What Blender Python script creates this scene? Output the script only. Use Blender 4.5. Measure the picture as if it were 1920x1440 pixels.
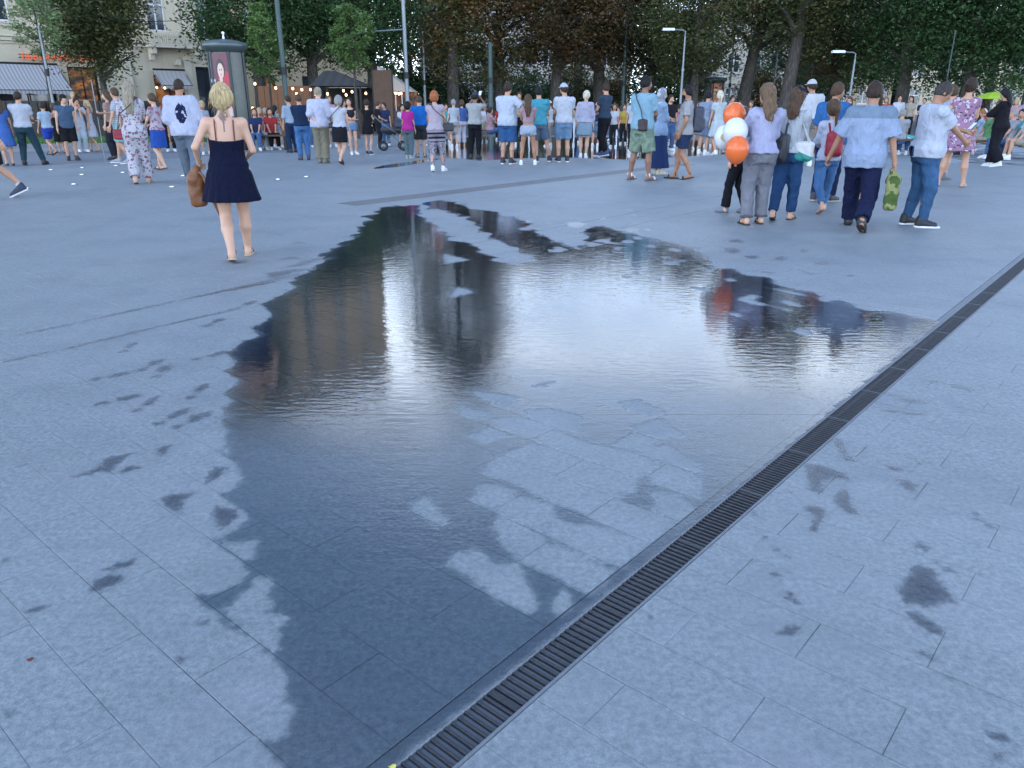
import bpy, math, random, time
import numpy as np
from mathutils import Vector, Matrix, Euler
T0 = time.time()
random.seed(7); RNG = np.random.default_rng(7)
sc = bpy.context.scene
for o in list(bpy.data.objects): bpy.data.objects.remove(o)
# ------------------------------------------------------------------ camera
F_PX, CAM_H, PITCH = 1442.0, 1.45, math.atan(531 / 1442.0)
cam_d = bpy.data.cameras.new('camera'); cam = bpy.data.objects.new('camera', cam_d)
sc.collection.objects.link(cam); sc.camera = cam
cam_d.sensor_fit = 'HORIZONTAL'; cam_d.sensor_width = 36.0
cam_d.lens = 36.0 * F_PX / 1920.0; cam_d.clip_start = 0.05; cam_d.clip_end = 3000
cam.location = (0, 0, CAM_H); cam.rotation_euler = (math.pi / 2 - PITCH, 0, 0)
# ------------------------------------------------------------------ world: dusk sky with broken cloud
SUN_EL, SUN_AZ = math.radians(36), math.radians(218)      # azimuth from +Y towards +X
w = bpy.data.worlds.new('World'); sc.world = w; w.use_nodes = True
nt = w.node_tree; N = nt.nodes; L = nt.links; N.clear()
def wn(t, **kw):
    n = N.new(t)
    for k, v in kw.items(): setattr(n, k, v)
    return n
out = wn('ShaderNodeOutputWorld'); bg = wn('ShaderNodeBackground'); bg.inputs['Strength'].default_value = 0.15
sky = wn('ShaderNodeTexSky', sky_type='NISHITA'); sky.sun_disc = False
sky.sun_elevation = SUN_EL; sky.sun_rotation = SUN_AZ; sky.air_density = 1.0; sky.dust_density = 0.6; sky.ozone_density = 4.0
tc = wn('ShaderNodeTexCoord'); sep = wn('ShaderNodeSeparateXYZ'); L.new(tc.outputs['Generated'], sep.inputs[0])
def wm(op, a, b=None, clamp=False):
    n = wn('ShaderNodeMath', operation=op); n.use_clamp = clamp
    for i, v in enumerate((a, b)):
        if v is None: continue
        if isinstance(v, (int, float)): n.inputs[i].default_value = v
        else: L.new(v, n.inputs[i])
    return n.outputs[0]
zc = wm('ADD', wm('MAXIMUM', sep.outputs['Z'], 0.0), 0.16)
comb = wn('ShaderNodeCombineXYZ')
L.new(wm('DIVIDE', sep.outputs['X'], zc), comb.inputs[0]); L.new(wm('DIVIDE', sep.outputs['Y'], zc), comb.inputs[1])
comb.inputs[2].default_value = 1.3
nz = wn('ShaderNodeTexNoise'); nz.inputs['Scale'].default_value = 0.8; nz.inputs['Detail'].default_value = 6; nz.inputs['Roughness'].default_value = 0.55
L.new(comb.outputs[0], nz.inputs['Vector'])
# cloud cover, thicker towards the horizon where the view passes through more of it
cover = wm('ADD', nz.outputs['Fac'], wm('MULTIPLY', wm('POWER', wm('SUBTRACT', 1.0, wm('MAXIMUM', sep.outputs['Z'], 0.0)), 3.8), 0.36))
ramp = wn('ShaderNodeValToRGB'); ramp.color_ramp.elements[0].position = 0.49; ramp.color_ramp.elements[1].position = 0.83
L.new(cover, ramp.inputs[0])
mixc = wn('ShaderNodeMix', data_type='RGBA')
L.new(ramp.outputs['Color'], mixc.inputs['Factor'])
skyb = wn('ShaderNodeMix', data_type='RGBA', blend_type='MULTIPLY'); skyb.inputs['Factor'].default_value = 1.0
L.new(sky.outputs[0], skyb.inputs['A']); skyb.inputs['B'].default_value = (1.4, 1.8, 2.15, 1)
L.new(skyb.outputs['Result'], mixc.inputs['A']); mixc.inputs['B'].default_value = (31.0, 35.5, 41.5, 1)
L.new(mixc.outputs['Result'], bg.inputs['Color']); L.new(bg.outputs[0], out.inputs[0])
# ------------------------------------------------------------------ sun (veiled)
sun_d = bpy.data.lights.new('sun', 'SUN'); sun = bpy.data.objects.new('sun', sun_d); sc.collection.objects.link(sun)
sun_d.energy = 0.5; sun_d.angle = math.radians(25); sun_d.color = (1.0, 0.96, 0.92)
sd = Vector((math.sin(SUN_AZ) * math.cos(SUN_EL), math.cos(SUN_AZ) * math.cos(SUN_EL), math.sin(SUN_EL)))
sun.rotation_euler = sd.to_track_quat('Z', 'Y').to_euler()
vs = sc.view_settings; vs.view_transform = 'Standard'; vs.look = 'None'; vs.gamma = 1; vs.exposure = 0.05; vs.use_curve_mapping = False
sc.render.engine = 'CYCLES'; cy = sc.cycles
cy.use_denoising = True; cy.max_bounces = 6; cy.diffuse_bounces = 3; cy.glossy_bounces = 3; cy.transparent_max_bounces = 16; cy.transmission_bounces = 4
cy.use_adaptive_sampling = True; cy.adaptive_threshold = 0.015; cy.caustics_reflective = False; cy.caustics_refractive = False
try: cy.denoiser = 'OPENIMAGEDENOISE'
except Exception: pass
# ------------------------------------------------------------------ helpers
COL = sc.collection
def ray(x, y):
    u = (x - 960) / F_PX; v = (y - 720) / F_PX
    return (u, math.cos(PITCH) - v * math.sin(PITCH), -math.sin(PITCH) - v * math.cos(PITCH))
def ground(x, y, z=0.0):
    r = ray(x, y); t = (z - CAM_H) / r[2]
    return Vector((r[0] * t, r[1] * t, z))
def at(x, y, Y):
    r = ray(x, y); t = Y / r[1]
    return Vector((r[0] * t, Y, CAM_H + r[2] * t))
def hx(x, Y): return (x - 960) / F_PX * math.cos(PITCH) * Y      # world X of a horizon pixel at depth Y
AX = math.radians(49.3)
DV = Vector((math.cos(AX), math.sin(AX), 0)); NV = Vector((math.sin(AX), -math.cos(AX), 0))
def st2w(s, t, z=0.0): return DV * s + NV * t + Vector((0, 0, z))
def tag(o, label=None, cat=None, group=None, kind=None):
    if label: o['label'] = label
    if cat: o['category'] = cat
    if group: o['group'] = group
    if kind: o['kind'] = kind
    return o
def empty(name, loc=(0, 0, 0), rz=0.0):
    o = bpy.data.objects.new(name, None); o.location = loc; o.rotation_euler = (0, 0, rz); o.empty_display_size = 0.2
    COL.objects.link(o); return o
def mk_mesh(name, V, Fs, smooth=False):
    """V (n,3) array, Fs: (m,k) array or list of index lists"""
    me = bpy.data.meshes.new(name)
    V = np.asarray(V, dtype=np.float32)
    if isinstance(Fs, np.ndarray) and Fs.ndim == 2:
        m, k = Fs.shape
        me.vertices.add(len(V)); me.vertices.foreach_set('co', V.ravel())
        me.loops.add(m * k); me.loops.foreach_set('vertex_index', Fs.astype(np.int32).ravel())
        me.polygons.add(m); me.polygons.foreach_set('loop_start', np.arange(0, m * k, k, dtype=np.int32))
        try: me.polygons.foreach_set('loop_total', np.full(m, k, dtype=np.int32))
        except Exception: pass
        me.update(calc_edges=True)
    else:
        me.from_pydata([tuple(v) for v in V], [], [list(f) for f in Fs]); me.update()
    if len(me.polygons): me.polygons.foreach_set('use_smooth', np.full(len(me.polygons), bool(smooth)))
    return me
def obj(name, me, mat=None, parent=None, loc=None):
    if mat is not None and len(me.materials) == 0: me.materials.append(mat)
    o = bpy.data.objects.new(name, me); COL.objects.link(o)
    if parent: o.parent = parent
    if loc is not None: o.location = loc
    return o
class MB:
    """collects boxes, tubes, lathes, prisms into one mesh"""
    def __init__(s): s.v = []; s.f = []
    def add(s, V, Fs, M=None):
        b = len(s.v)
        for p in V:
            p = Vector(p); s.v.append(tuple(M @ p if M is not None else p))
        for f in Fs: s.f.append([i + b for i in f])
        return s
    def box(s, x0, x1, y0, y1, z0, z1, M=None, ch=0.0):
        if ch <= 0:
            V = [(x0, y0, z0), (x1, y0, z0), (x1, y1, z0), (x0, y1, z0), (x0, y0, z1), (x1, y0, z1), (x1, y1, z1), (x0, y1, z1)]
            Fs = [(0, 3, 2, 1), (4, 5, 6, 7), (0, 1, 5, 4), (1, 2, 6, 5), (2, 3, 7, 6), (3, 0, 4, 7)]
        else:
            V = [(x0, y0, z0), (x1, y0, z0), (x1, y1, z0), (x0, y1, z0), (x0, y0, z1 - ch), (x1, y0, z1 - ch), (x1, y1, z1 - ch), (x0, y1, z1 - ch),
                 (x0 + ch, y0 + ch, z1), (x1 - ch, y0 + ch, z1), (x1 - ch, y1 - ch, z1), (x0 + ch, y1 - ch, z1)]
            Fs = [(0, 3, 2, 1), (0, 1, 5, 4), (1, 2, 6, 5), (2, 3, 7, 6), (3, 0, 4, 7), (4, 5, 9, 8), (5, 6, 10, 9), (6, 7, 11, 10), (7, 4, 8, 11), (8, 9, 10, 11)]
        return s.add(V, Fs, M)
    def tube(s, pts, rad, n=8, cap=True):
        pts = [Vector(p) for p in pts]; rad = rad if hasattr(rad, '__len__') else [rad] * len(pts)
        V = []; Fs = []; up = None
        for i, p in enumerate(pts):
            d = (pts[min(i + 1, len(pts) - 1)] - pts[max(i - 1, 0)]).normalized()
            if up is None:
                up = Vector((0, 0, 1)) if abs(d.z) < 0.9 else Vector((1, 0, 0))
            a = d.cross(up)
            if a.length < 1e-5: a = d.cross(Vector((0, 1, 0)))
            a.normalize(); b = a.cross(d).normalized(); up = b
            for j in range(n):
                t = 2 * math.pi * j / n; V.append(p + (a * math.cos(t) + b * math.sin(t)) * rad[i])
        for i in range(len(pts) - 1):
            for j in range(n):
                k = (j + 1) % n; Fs.append((i * n + j, i * n + k, (i + 1) * n + k, (i + 1) * n + j))
        if cap:
            Fs.append(tuple(range(n))); Fs.append(tuple(reversed(range((len(pts) - 1) * n, len(pts) * n))))
        return s.add(V, Fs)
    def lathe(s, prof, n=24, c=(0, 0), M=None, a0=0.0, a1=2 * math.pi):
        full = abs(a1 - a0 - 2 * math.pi) < 1e-6; m = n if full else n + 1
        V = []; Fs = []
        for r, z in prof:
            for j in range(m):
                t = a0 + (a1 - a0) * j / n; V.append((c[0] + r * math.cos(t), c[1] + r * math.sin(t), z))
        for i in range(len(prof) - 1):
            for j in range(n):
                k = (j + 1) % m; Fs.append((i * m + j, i * m + k, (i + 1) * m + k, (i + 1) * m + j))
        return s.add(V, Fs, M)
    def build(s, name, mat, parent=None, smooth=False, loc=None):
        me = mk_mesh(name, s.v, s.f, smooth)
        return obj(name, me, mat, parent, loc)
# ------------------------------------------------------------------ materials
MATS = {}
def nodes(name):
    m = bpy.data.materials.new(name); m.use_nodes = True
    t = m.node_tree; b = t.nodes['Principled BSDF']
    def nn(ty, ins=None, **kw):
        n = t.nodes.new(ty)
        for k, v in kw.items(): setattr(n, k, v)
        for k, v in (ins or {}).items():
            if hasattr(v, 'is_linked') or isinstance(v, bpy.types.NodeSocket): t.links.new(v, n.inputs[k])
            else: n.inputs[k].default_value = v
        return n
    return m, t, b, nn
def lk(t, a, b): t.links.new(a, b)
def mth(nn, op, a, b=0.0, clamp=False):
    n = nn('ShaderNodeMath', {0: a, 1: b}, operation=op); n.use_clamp = clamp; return n.outputs[0]
def mixcol(nn, f, a, b, blend='MIX'):
    n = nn('ShaderNodeMix', data_type='RGBA', blend_type=blend)
    for k, v in (('Factor', f), ('A', a), ('B', b)):
        if isinstance(v, bpy.types.NodeSocket): n.id_data.links.new(v, n.inputs[k])
        else: n.inputs[k].default_value = v if k == 'Factor' else (tuple(v) + (1,) if len(v) == 3 else v)
    return n.outputs['Result']
def ramp2(nn, f, p0, p1, c0=(0, 0, 0), c1=(1, 1, 1)):
    r = nn('ShaderNodeValToRGB', {'Fac': f}); e = r.color_ramp.elements
    e[0].position = p0; e[1].position = p1; e[0].color = tuple(c0) + (1,); e[1].color = tuple(c1) + (1,)
    return r.outputs['Color']
def plain(name, col, rough=0.6, metal=0.0, var=0.12, scale=3.0, bump=0.0, bscale=30.0, spec=0.5):
    key = ('plain', name)
    if key in MATS: return MATS[key]
    m, t, b, nn = nodes(name)
    g = nn('ShaderNodeTexCoord').outputs['Object']
    n = nn('ShaderNodeTexNoise', {'Vector': g, 'Scale': scale, 'Detail': 5.0, 'Roughness': 0.6})
    c = mixcol(nn, n.outputs['Fac'], [x * (1 - var) for x in col], [min(1, x * (1 + var)) for x in col])
    lk(t, c, b.inputs['Base Color']); b.inputs['Roughness'].default_value = rough; b.inputs['Metallic'].default_value = metal
    b.inputs['Specular IOR Level'].default_value = spec
    if bump > 0:
        n2 = nn('ShaderNodeTexNoise', {'Vector': g, 'Scale': bscale, 'Detail': 4.0})
        bm = nn('ShaderNodeBump', {'Strength': bump, 'Distance': 0.02, 'Height': n2.outputs['Fac']}); lk(t, bm.outputs[0], b.inputs['Normal'])
    MATS[key] = m; return m
def emit(name, col, strength):
    key = ('emit', name)
    if key in MATS: return MATS[key]
    m, t, b, nn = nodes(name)
    b.inputs['Base Color'].default_value = tuple(col) + (1,); b.inputs['Emission Color'].default_value = tuple(col) + (1,); b.inputs['Emission Strength'].default_value = strength
    MATS[key] = m; return m
# ================================================================== ground
def stone_mat():
    m, t, b, nn = nodes('granite_paving')
    geo = nn('ShaderNodeNewGeometry').outputs['Position']
    oi = nn('ShaderNodeObjectInfo').outputs['Random']
    at_ = nn('ShaderNodeAttribute', attribute_name='rnd').outputs['Fac']
    r = mth(nn, 'FRACT', mth(nn, 'ADD', oi, at_))
    n1 = nn('ShaderNodeTexNoise', {'Vector': geo, 'Scale': 1.1, 'Detail': 5.0, 'Roughness': 0.6})
    n2 = nn('ShaderNodeTexNoise', {'Vector': geo, 'Scale': 150.0, 'Detail': 4.0, 'Roughness': 0.7})
    n3 = nn('ShaderNodeTexNoise', {'Vector': geo, 'Scale': 14.0, 'Detail': 8.0, 'Roughness': 0.72})
    base = mixcol(nn, r, (0.172, 0.200, 0.205), (0.205, 0.234, 0.239))
    base = mixcol(nn, mth(nn, 'MULTIPLY', ramp2(nn, n1.outputs['Fac'], 0.3, 0.7), 0.45), base, (0.235, 0.265, 0.27))
    base = mixcol(nn, mth(nn, 'MULTIPLY', ramp2(nn, n3.outputs['Fac'], 0.43, 0.62), 0.8), base, (0.30, 0.335, 0.34))
    base = mixcol(nn, mth(nn, 'MULTIPLY', ramp2(nn, n2.outputs['Fac'], 0.52, 0.66), 0.7), base, (0.50, 0.54, 0.55))
    base = mixcol(nn, mth(nn, 'MULTIPLY', ramp2(nn, n2.outputs['Fac'], 0.48, 0.31), 0.65), base, (0.15, 0.165, 0.185))
    n5 = nn('ShaderNodeTexNoise', {'Vector': geo, 'Scale': 48.0, 'Detail': 6.0, 'Roughness': 0.75})
    base = mixcol(nn, mth(nn, 'MULTIPLY', ramp2(nn, n5.outputs['Fac'], 0.40, 0.60), 0.75), mixcol(nn, 0.32, base, (0.085, 0.10, 0.105)), mixcol(nn, 0.38, base, (0.46, 0.50, 0.505)))
    n6 = nn('ShaderNodeTexNoise', {'Vector': geo, 'Scale': 1.7, 'Detail': 7.0, 'Roughness': 0.7})
    base = mixcol(nn, mth(nn, 'MULTIPLY', ramp2(nn, n6.outputs['Fac'], 0.47, 0.66), 0.5), base, (0.15, 0.17, 0.185))
    n7 = nn('ShaderNodeTexNoise', {'Vector': geo, 'Scale': 0.45, 'Detail': 4.0, 'Roughness': 0.6})
    base = mixcol(nn, mth(nn, 'MULTIPLY', ramp2(nn, n7.outputs['Fac'], 0.42, 0.62), 0.3), base, (0.28, 0.305, 0.31))
    # faint pinkish grime
    n4 = nn('ShaderNodeTexNoise', {'Vector': geo, 'Scale': 2.3, 'Detail': 3.0})
    base = mixcol(nn, mth(nn, 'MULTIPLY', ramp2(nn, n4.outputs['Fac'], 0.52, 0.72), 0.25), base, (0.31, 0.30, 0.33))
    lk(t, base, b.inputs['Base Color'])
    b.inputs['Roughness'].default_value = 0.52; b.inputs['Specular IOR Level'].default_value = 0.45
    h = mth(nn, 'ADD', mth(nn, 'MULTIPLY', n2.outputs['Fac'], 0.5), n3.outputs['Fac'])
    bp = nn('ShaderNodeBump', {'Strength': 0.8, 'Distance': 0.006, 'Height': h}); lk(t, bp.outputs[0], b.inputs['Normal'])
    return m
M_STONE = stone_mat()
M_JOINT = plain('paving_joint', (0.17, 0.185, 0.20), 0.8, var=0.3, scale=8)
M_ASPH = plain('asphalt_far', (0.085, 0.09, 0.10), 0.75, var=0.2, scale=0.6)
def joint_mat():
    m, t, b, nn = nodes('joint_sand'); geo = nn('ShaderNodeNewGeometry').outputs['Position']
    n = nn('ShaderNodeTexNoise', {'Vector': geo, 'Scale': 1.6, 'Detail': 5.0, 'Roughness': 0.6}); lk(t, ramp2(nn, n.outputs['Fac'], .42, .62, (.30, .325, .345), (.05, .055, .062)), b.inputs['Base Color']); b.inputs['Roughness'].default_value = .85; return m
jb = mk_mesh('joint_bed', [(-40, -2, -.0024), (40, -2, -.0024), (40, 27.5, -.0024), (-40, 27.5, -.0024)], [(0, 1, 2, 3)])
g_me = mk_mesh('ground', [(-600, -60, -0.012), (600, -60, -0.012), (600, 900, -0.012), (-600, 900, -0.012)], [(0, 1, 2, 3)])
tag(obj('ground', g_me, M_JOINT), kind='structure')
# slabs: rows of 0.197 m laid across the drain, 0.59 m long, half bond
PIT, LEN, GAP = 0.197, 0.590, 0.0019
D0, D1 = -1.148, -0.985            # drain band in t
B0, B1 = -5.76, -5.15              # plain border band
W0, W1 = -9.72, -9.24              # far slotted band
def view_px(p):
    y = p.y * math.cos(PITCH) - (p.z - CAM_H) * math.sin(PITCH); u = p.x; v = -(p.y * math.sin(PITCH) + (p.z - CAM_H) * math.cos(PITCH))
    if y < 0.2: return None
    return 960 + F_PX * u / y, 720 + F_PX * v / y
slabs = []
def region(t0, t1, soff, rows, big=False):
    pit = 0.59 if big else PIT
    for i in range(*rows):
        s0 = 0.70 + soff + i * pit
        if big:
            slabs.append((s0, s0 + pit, t0, t1)); continue
        off = -1.72 if i % 2 == 0 else -1.43
        k0 = math.floor((t0 - off) / LEN); k1 = math.ceil((t1 - off) / LEN)
        for k in range(k0, k1):
            a = max(t0, off + k * LEN); b_ = min(t1, off + (k + 1) * LEN)
            if b_ - a > 0.03: slabs.append((s0, s0 + pit, a, b_))
region(D1, 9.0, -0.05, (-12, 90)); region(B1 + .008, D0, 0.0, (-12, 110)); region(B0, B1, 0.1, (-2, 40), True)
region(W1, B0 - .008, 0.07, (-8, 120)); region(-21.0, W0, 0.03, (-8, 130)); region(W0, W1, 0.03, (-8, 33)); region(W0, W1, 0.03, (86, 130))
vis = []
for s0, s1, t0, t1 in slabs:
    c = st2w((s0 + s1) / 2, (t0 + t1) / 2)
    if c.y < 0.6 or c.y > 27: continue
    px = view_px(c)
    if px is None or not (-260 < px[0] < 2180 and px[1] < 1700): continue
    q = [view_px(st2w(s, t)) for s, t in ((s0, t0), (s1, t0), (s1, t1), (s0, t1))]
    if any(k is None for k in q): area = 0
    else: area = abs(sum(q[i][0] * q[(i + 1) % 4][1] - q[(i + 1) % 4][0] * q[i][1] for i in range(4))) / 2
    inside = -40 < px[0] < 1960 and px[1] < 1480
    vis.append((area if inside else 0, s0, s1, t0, t1))
vis.sort(key=lambda a: -a[0])
pave = tag(empty('plaza_pavement', (0, 0, 0), AX), kind='structure')
def bed(t0, t1):
    V = [(-4, -t1, -.0024), (34, -t1, -.0024), (34, -t0, -.0024), (-4, -t0, -.0024)]; obj('joint_bed', mk_mesh('joint_bed', V, [(0, 1, 2, 3)]), M_BED, pave)
M_BED = joint_mat(); bpy.data.meshes.remove(jb); bed(-21, W0); bed(W1, D0); bed(D1, 9.0)
CH = 0.0018
def slab_geo(a, b, c, d, z, gap=GAP, ch=CH):      # local x along s, local y = -t
    g = gap / 2
    x0, x1, y0, y1 = a + g, b - g, -d + g, -c - g
    V = [(x0, y0, -0.03), (x1, y0, -0.03), (x1, y1, -0.03), (x0, y1, -0.03), (x0, y0, z - ch), (x1, y0, z - ch), (x1, y1, z - ch), (x0, y1, z - ch),
         (x0 + ch, y0 + ch, z), (x1 - ch, y0 + ch, z), (x1 - ch, y1 - ch, z), (x0 + ch, y1 - ch, z)]
    Fs = [(0, 1, 5, 4), (1, 2, 6, 5), (2, 3, 7, 6), (3, 0, 4, 7), (4, 5, 9, 8), (5, 6, 10, 9), (6, 7, 11, 10), (7, 4, 8, 11), (8, 9, 10, 11)]
    return V, Fs
cache = {}
for i, (ar, s0, s1, t0, t1) in enumerate(vis[:300]):
    key = (round(s1 - s0, 3), round(t1 - t0, 3))
    if key not in cache:
        V, Fs = slab_geo(0, s1 - s0, 0, t1 - t0, 0.0); me = mk_mesh('slab', V, Fs)
        me.attributes.new('rnd', 'FLOAT', 'POINT'); me.materials.append(M_STONE); cache[key] = me
    o = obj('slab', cache[key], None, pave); o.location = (s0, -t0, random.uniform(-0.0004, 0.0004))
    o.rotation_euler = (random.uniform(-.0004, .0004), random.uniform(-.0004, .0004), 0)
VV = []; FF = []; RR = []
for ar, s0, s1, t0, t1 in vis[300:]:
    V, Fs = slab_geo(s0, s1, t0, t1, *((random.uniform(-0.0002, 0.0002), 0.0010, 0.0006) if st2w((s0 + s1) / 2, (t0 + t1) / 2).y < 5 else (random.uniform(-.0001, .0001), 0.0006, 0.0002))); b0 = len(VV); VV += V
    FF += [[k + b0 for k in f] for f in Fs]; RR += [(.5 if st2w((s0 + s1) / 2, (t0 + t1) / 2).y > 9 else random.uniform(.35, .65))] * len(V)
me = mk_mesh('slab_field', np.array(VV), np.array(FF)); a_ = me.attributes.new('rnd', 'FLOAT', 'POINT'); a_.data.foreach_set('value', np.array(RR, dtype=np.float32))
tag(obj('slab_field', me, M_STONE, pave), kind='stuff')
# plain paving beyond the slabs that can be told apart
me = mk_mesh('far_paving', [(-90, 24.5, -0.006), (90, 24.5, -0.006), (90, 60, -0.006), (-90, 60, -0.006)], [(0, 1, 2, 3)])
tag(obj('far_paving', me, M_STONE), kind='structure')
# ------------------------------------------------------------------ slot drain
M_GRATE = plain('drain_cast_iron', (0.04, 0.042, 0.048), 0.42, metal=0.3, var=0.35, scale=25, bump=0.4, bscale=160)
M_EDGE = plain('drain_edge_concrete', (0.17, 0.185, 0.20), 0.6, var=0.3, scale=14, bump=0.5, bscale=90)
M_PIT = plain('drain_pit', (0.006, 0.006, 0.007), 0.9)
drain = tag(empty('drain_channel', (0, 0, 0), AX), 'long slotted channel drain with dark iron bars crossing the wet paving', 'drain')
S0, S1 = 0.2, 12.5
MB().box(S0, S1, 0.998, 1.0975, -0.26, -0.235).build('channel_bottom', M_PIT, drain)
MB().box(S0, S1, 1.0975, 1.1455, -0.26, -0.0012, ch=0.002).build('edge_strip', M_EDGE, drain)
MB().box(S0, S1, 0.9865, 0.9978, -0.26, -0.0010, ch=0.002).build('edge_strip', M_EDGE, drain)
PB = 0.0235
bar_me = None; nb = 0; mb = MB()
n_all = int((S1 - S0) / PB)
for i in range(n_all):
    s = S0 + i * PB
    seen = 0.55 < s
    m_ = i % 21 == 0
    if seen and nb < 290:
        if bar_me is None:
            q = MB().box(-0.0042, 0.0042, 0, 0.0996, -0.028, 0.0, ch=0.0014); bar_me = mk_mesh('grate_bar', q.v, q.f); bar_me.materials.append(M_GRATE)
        o = obj('grate_bar', bar_me, None, drain); o.location = (s, 0.9979, -0.0022 + random.uniform(-.0006, .0006)); o.scale = (2.6 if m_ else random.uniform(.9, 1.12), 1, 1); nb += 1
    else: mb.box(s - 0.0042, s + 0.0042, 0.9979, 1.0975, -0.028, -0.002, ch=0.0018)
tag(mb.build('grate_run', M_GRATE, drain), kind='stuff')
for tt in (1.0475,):
    MB().box(S0, S1, tt - 0.003, tt + 0.003, -0.05, -0.029).build('spine_rib', M_GRATE, drain)
# second, wide perforated strip further off
M_STRIP = plain('perforated_strip', (0.16, 0.17, 0.185), 0.45, metal=0.3, var=0.25, scale=6)
dr2 = tag(empty('drain_strip', (0, 0, 0), AX), 'wide dark perforated drain strip at the far tip of the puddle', 'drain')
MB().box(7.2, 17.5, -W1 + 0.004, -W0 - 0.004, -0.08, -0.055).build('channel_bottom', M_PIT, dr2)
mb = MB()
for k in range(7):
    y = -W1 + 0.006 + k * 0.0765; mb.box(7.2, 17.5, y, y + 0.012, -0.03, -0.001)
for k in range(int(10.3 / 0.045)):
    mb.box(7.2 + k * 0.045, 7.224 + k * 0.045, -W1 + 0.007, -W0 - 0.007, -0.028, -0.002)
tag(mb.build('grate_lattice', M_STRIP, dr2), kind='stuff')
# ------------------------------------------------------------------ water film: traced outline on the ground, real thin sheet
def gp(L_): return np.array([ground(x, y)[:2] for x, y in L_])
def sdf(P, poly):
    """signed distance, positive inside"""
    A = poly; B = np.roll(poly, -1, 0); d2 = np.full(len(P), 1e9); ins = np.zeros(len(P), bool)
    for a, b in zip(A, B):
        e = b - a; wv = P - a; tt = np.clip((wv @ e) / max(e @ e, 1e-12), 0, 1)[:, None]
        d2 = np.minimum(d2, ((wv - tt * e) ** 2).sum(1))
        c = (a[1] > P[:, 1]) != (b[1] > P[:, 1])
        if abs(e[1]) > 1e-12: ins ^= c & (P[:, 0] < e[0] * (P[:, 1] - a[1]) / e[1] + a[0])
    return np.where(ins, 1, -1) * np.sqrt(d2)
def c7(L_): return [(760 + x * .4307, 700 + y * .4307) for x, y in L_]
def c5(L_): return [(x * .4307, 820 + y * .4307) for x, y in L_]
def c8(L_): return [(1280 + x * .4307, 820 + y * .4307) for x, y in L_]
def ef(p): return tuple(p)
edge_pts = [st2w(s, D0 + 0.09) for s in (0.2, 5.83)]
MAIN = [(735, 387), (710, 391), (690, 411), (672, 430), (657, 448), (632, 464), (600, 481), (612, 487), (580, 505), (547, 530), (552, 540), (538, 553), (515, 560), (493, 571), (507, 583),
        (500, 598), (470, 615), (483, 630), (452, 645), (430, 667), (436, 680), (423, 694), (443, 712), (420, 736), (438, 752), (424, 765), (428, 783), (420, 800), (428, 808), (418, 822), (428, 852), (447, 868), (440, 880), (454, 895), (440, 912),
        (420, 927), (438, 945), (462, 955), (470, 968), (440, 992), (408, 1008), (420, 1026), (448, 1040), (466, 1062), (452, 1090), (430, 1104), (398, 1115), (374, 1121), (385, 1136), (412, 1140), (413, 1173),
        (450, 1190), (487, 1208), (517, 1229), (543, 1268), (534, 1290), (536, 1315), (553, 1335), (540, 1352), (531, 1376), (512, 1397), (524, 1420), (540, 1442), (520, 1480), (500, 1560)]
RIGHT = [(1753, 601), (1690, 590), (1630, 580), (1607, 577), (1560, 560), (1500, 545), (1465, 536), (1435, 522), (1400, 516), (1370, 506), (1345, 503), (1330, 487), (1300, 466), (1263, 456), (1225, 446), (1177, 437), (1130, 424), (1105, 432),
         (1087, 470), (1073, 465), (1030, 450), (992, 428), (965, 407), (935, 399), (878, 391), (850, 378), (820, 374), (800, 381), (808, 391), (830, 394), (857, 401), (884, 415), (905, 434), (935, 450), (975, 470), (1000, 486), (975, 497), (941, 492), (914, 478), (884, 458), (840, 449), (813, 423), (792, 401), (781, 385)]
m_poly = np.vstack([gp(MAIN), [edge_pts[0][:2]], [edge_pts[1][:2]], gp(RIGHT)])
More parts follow.
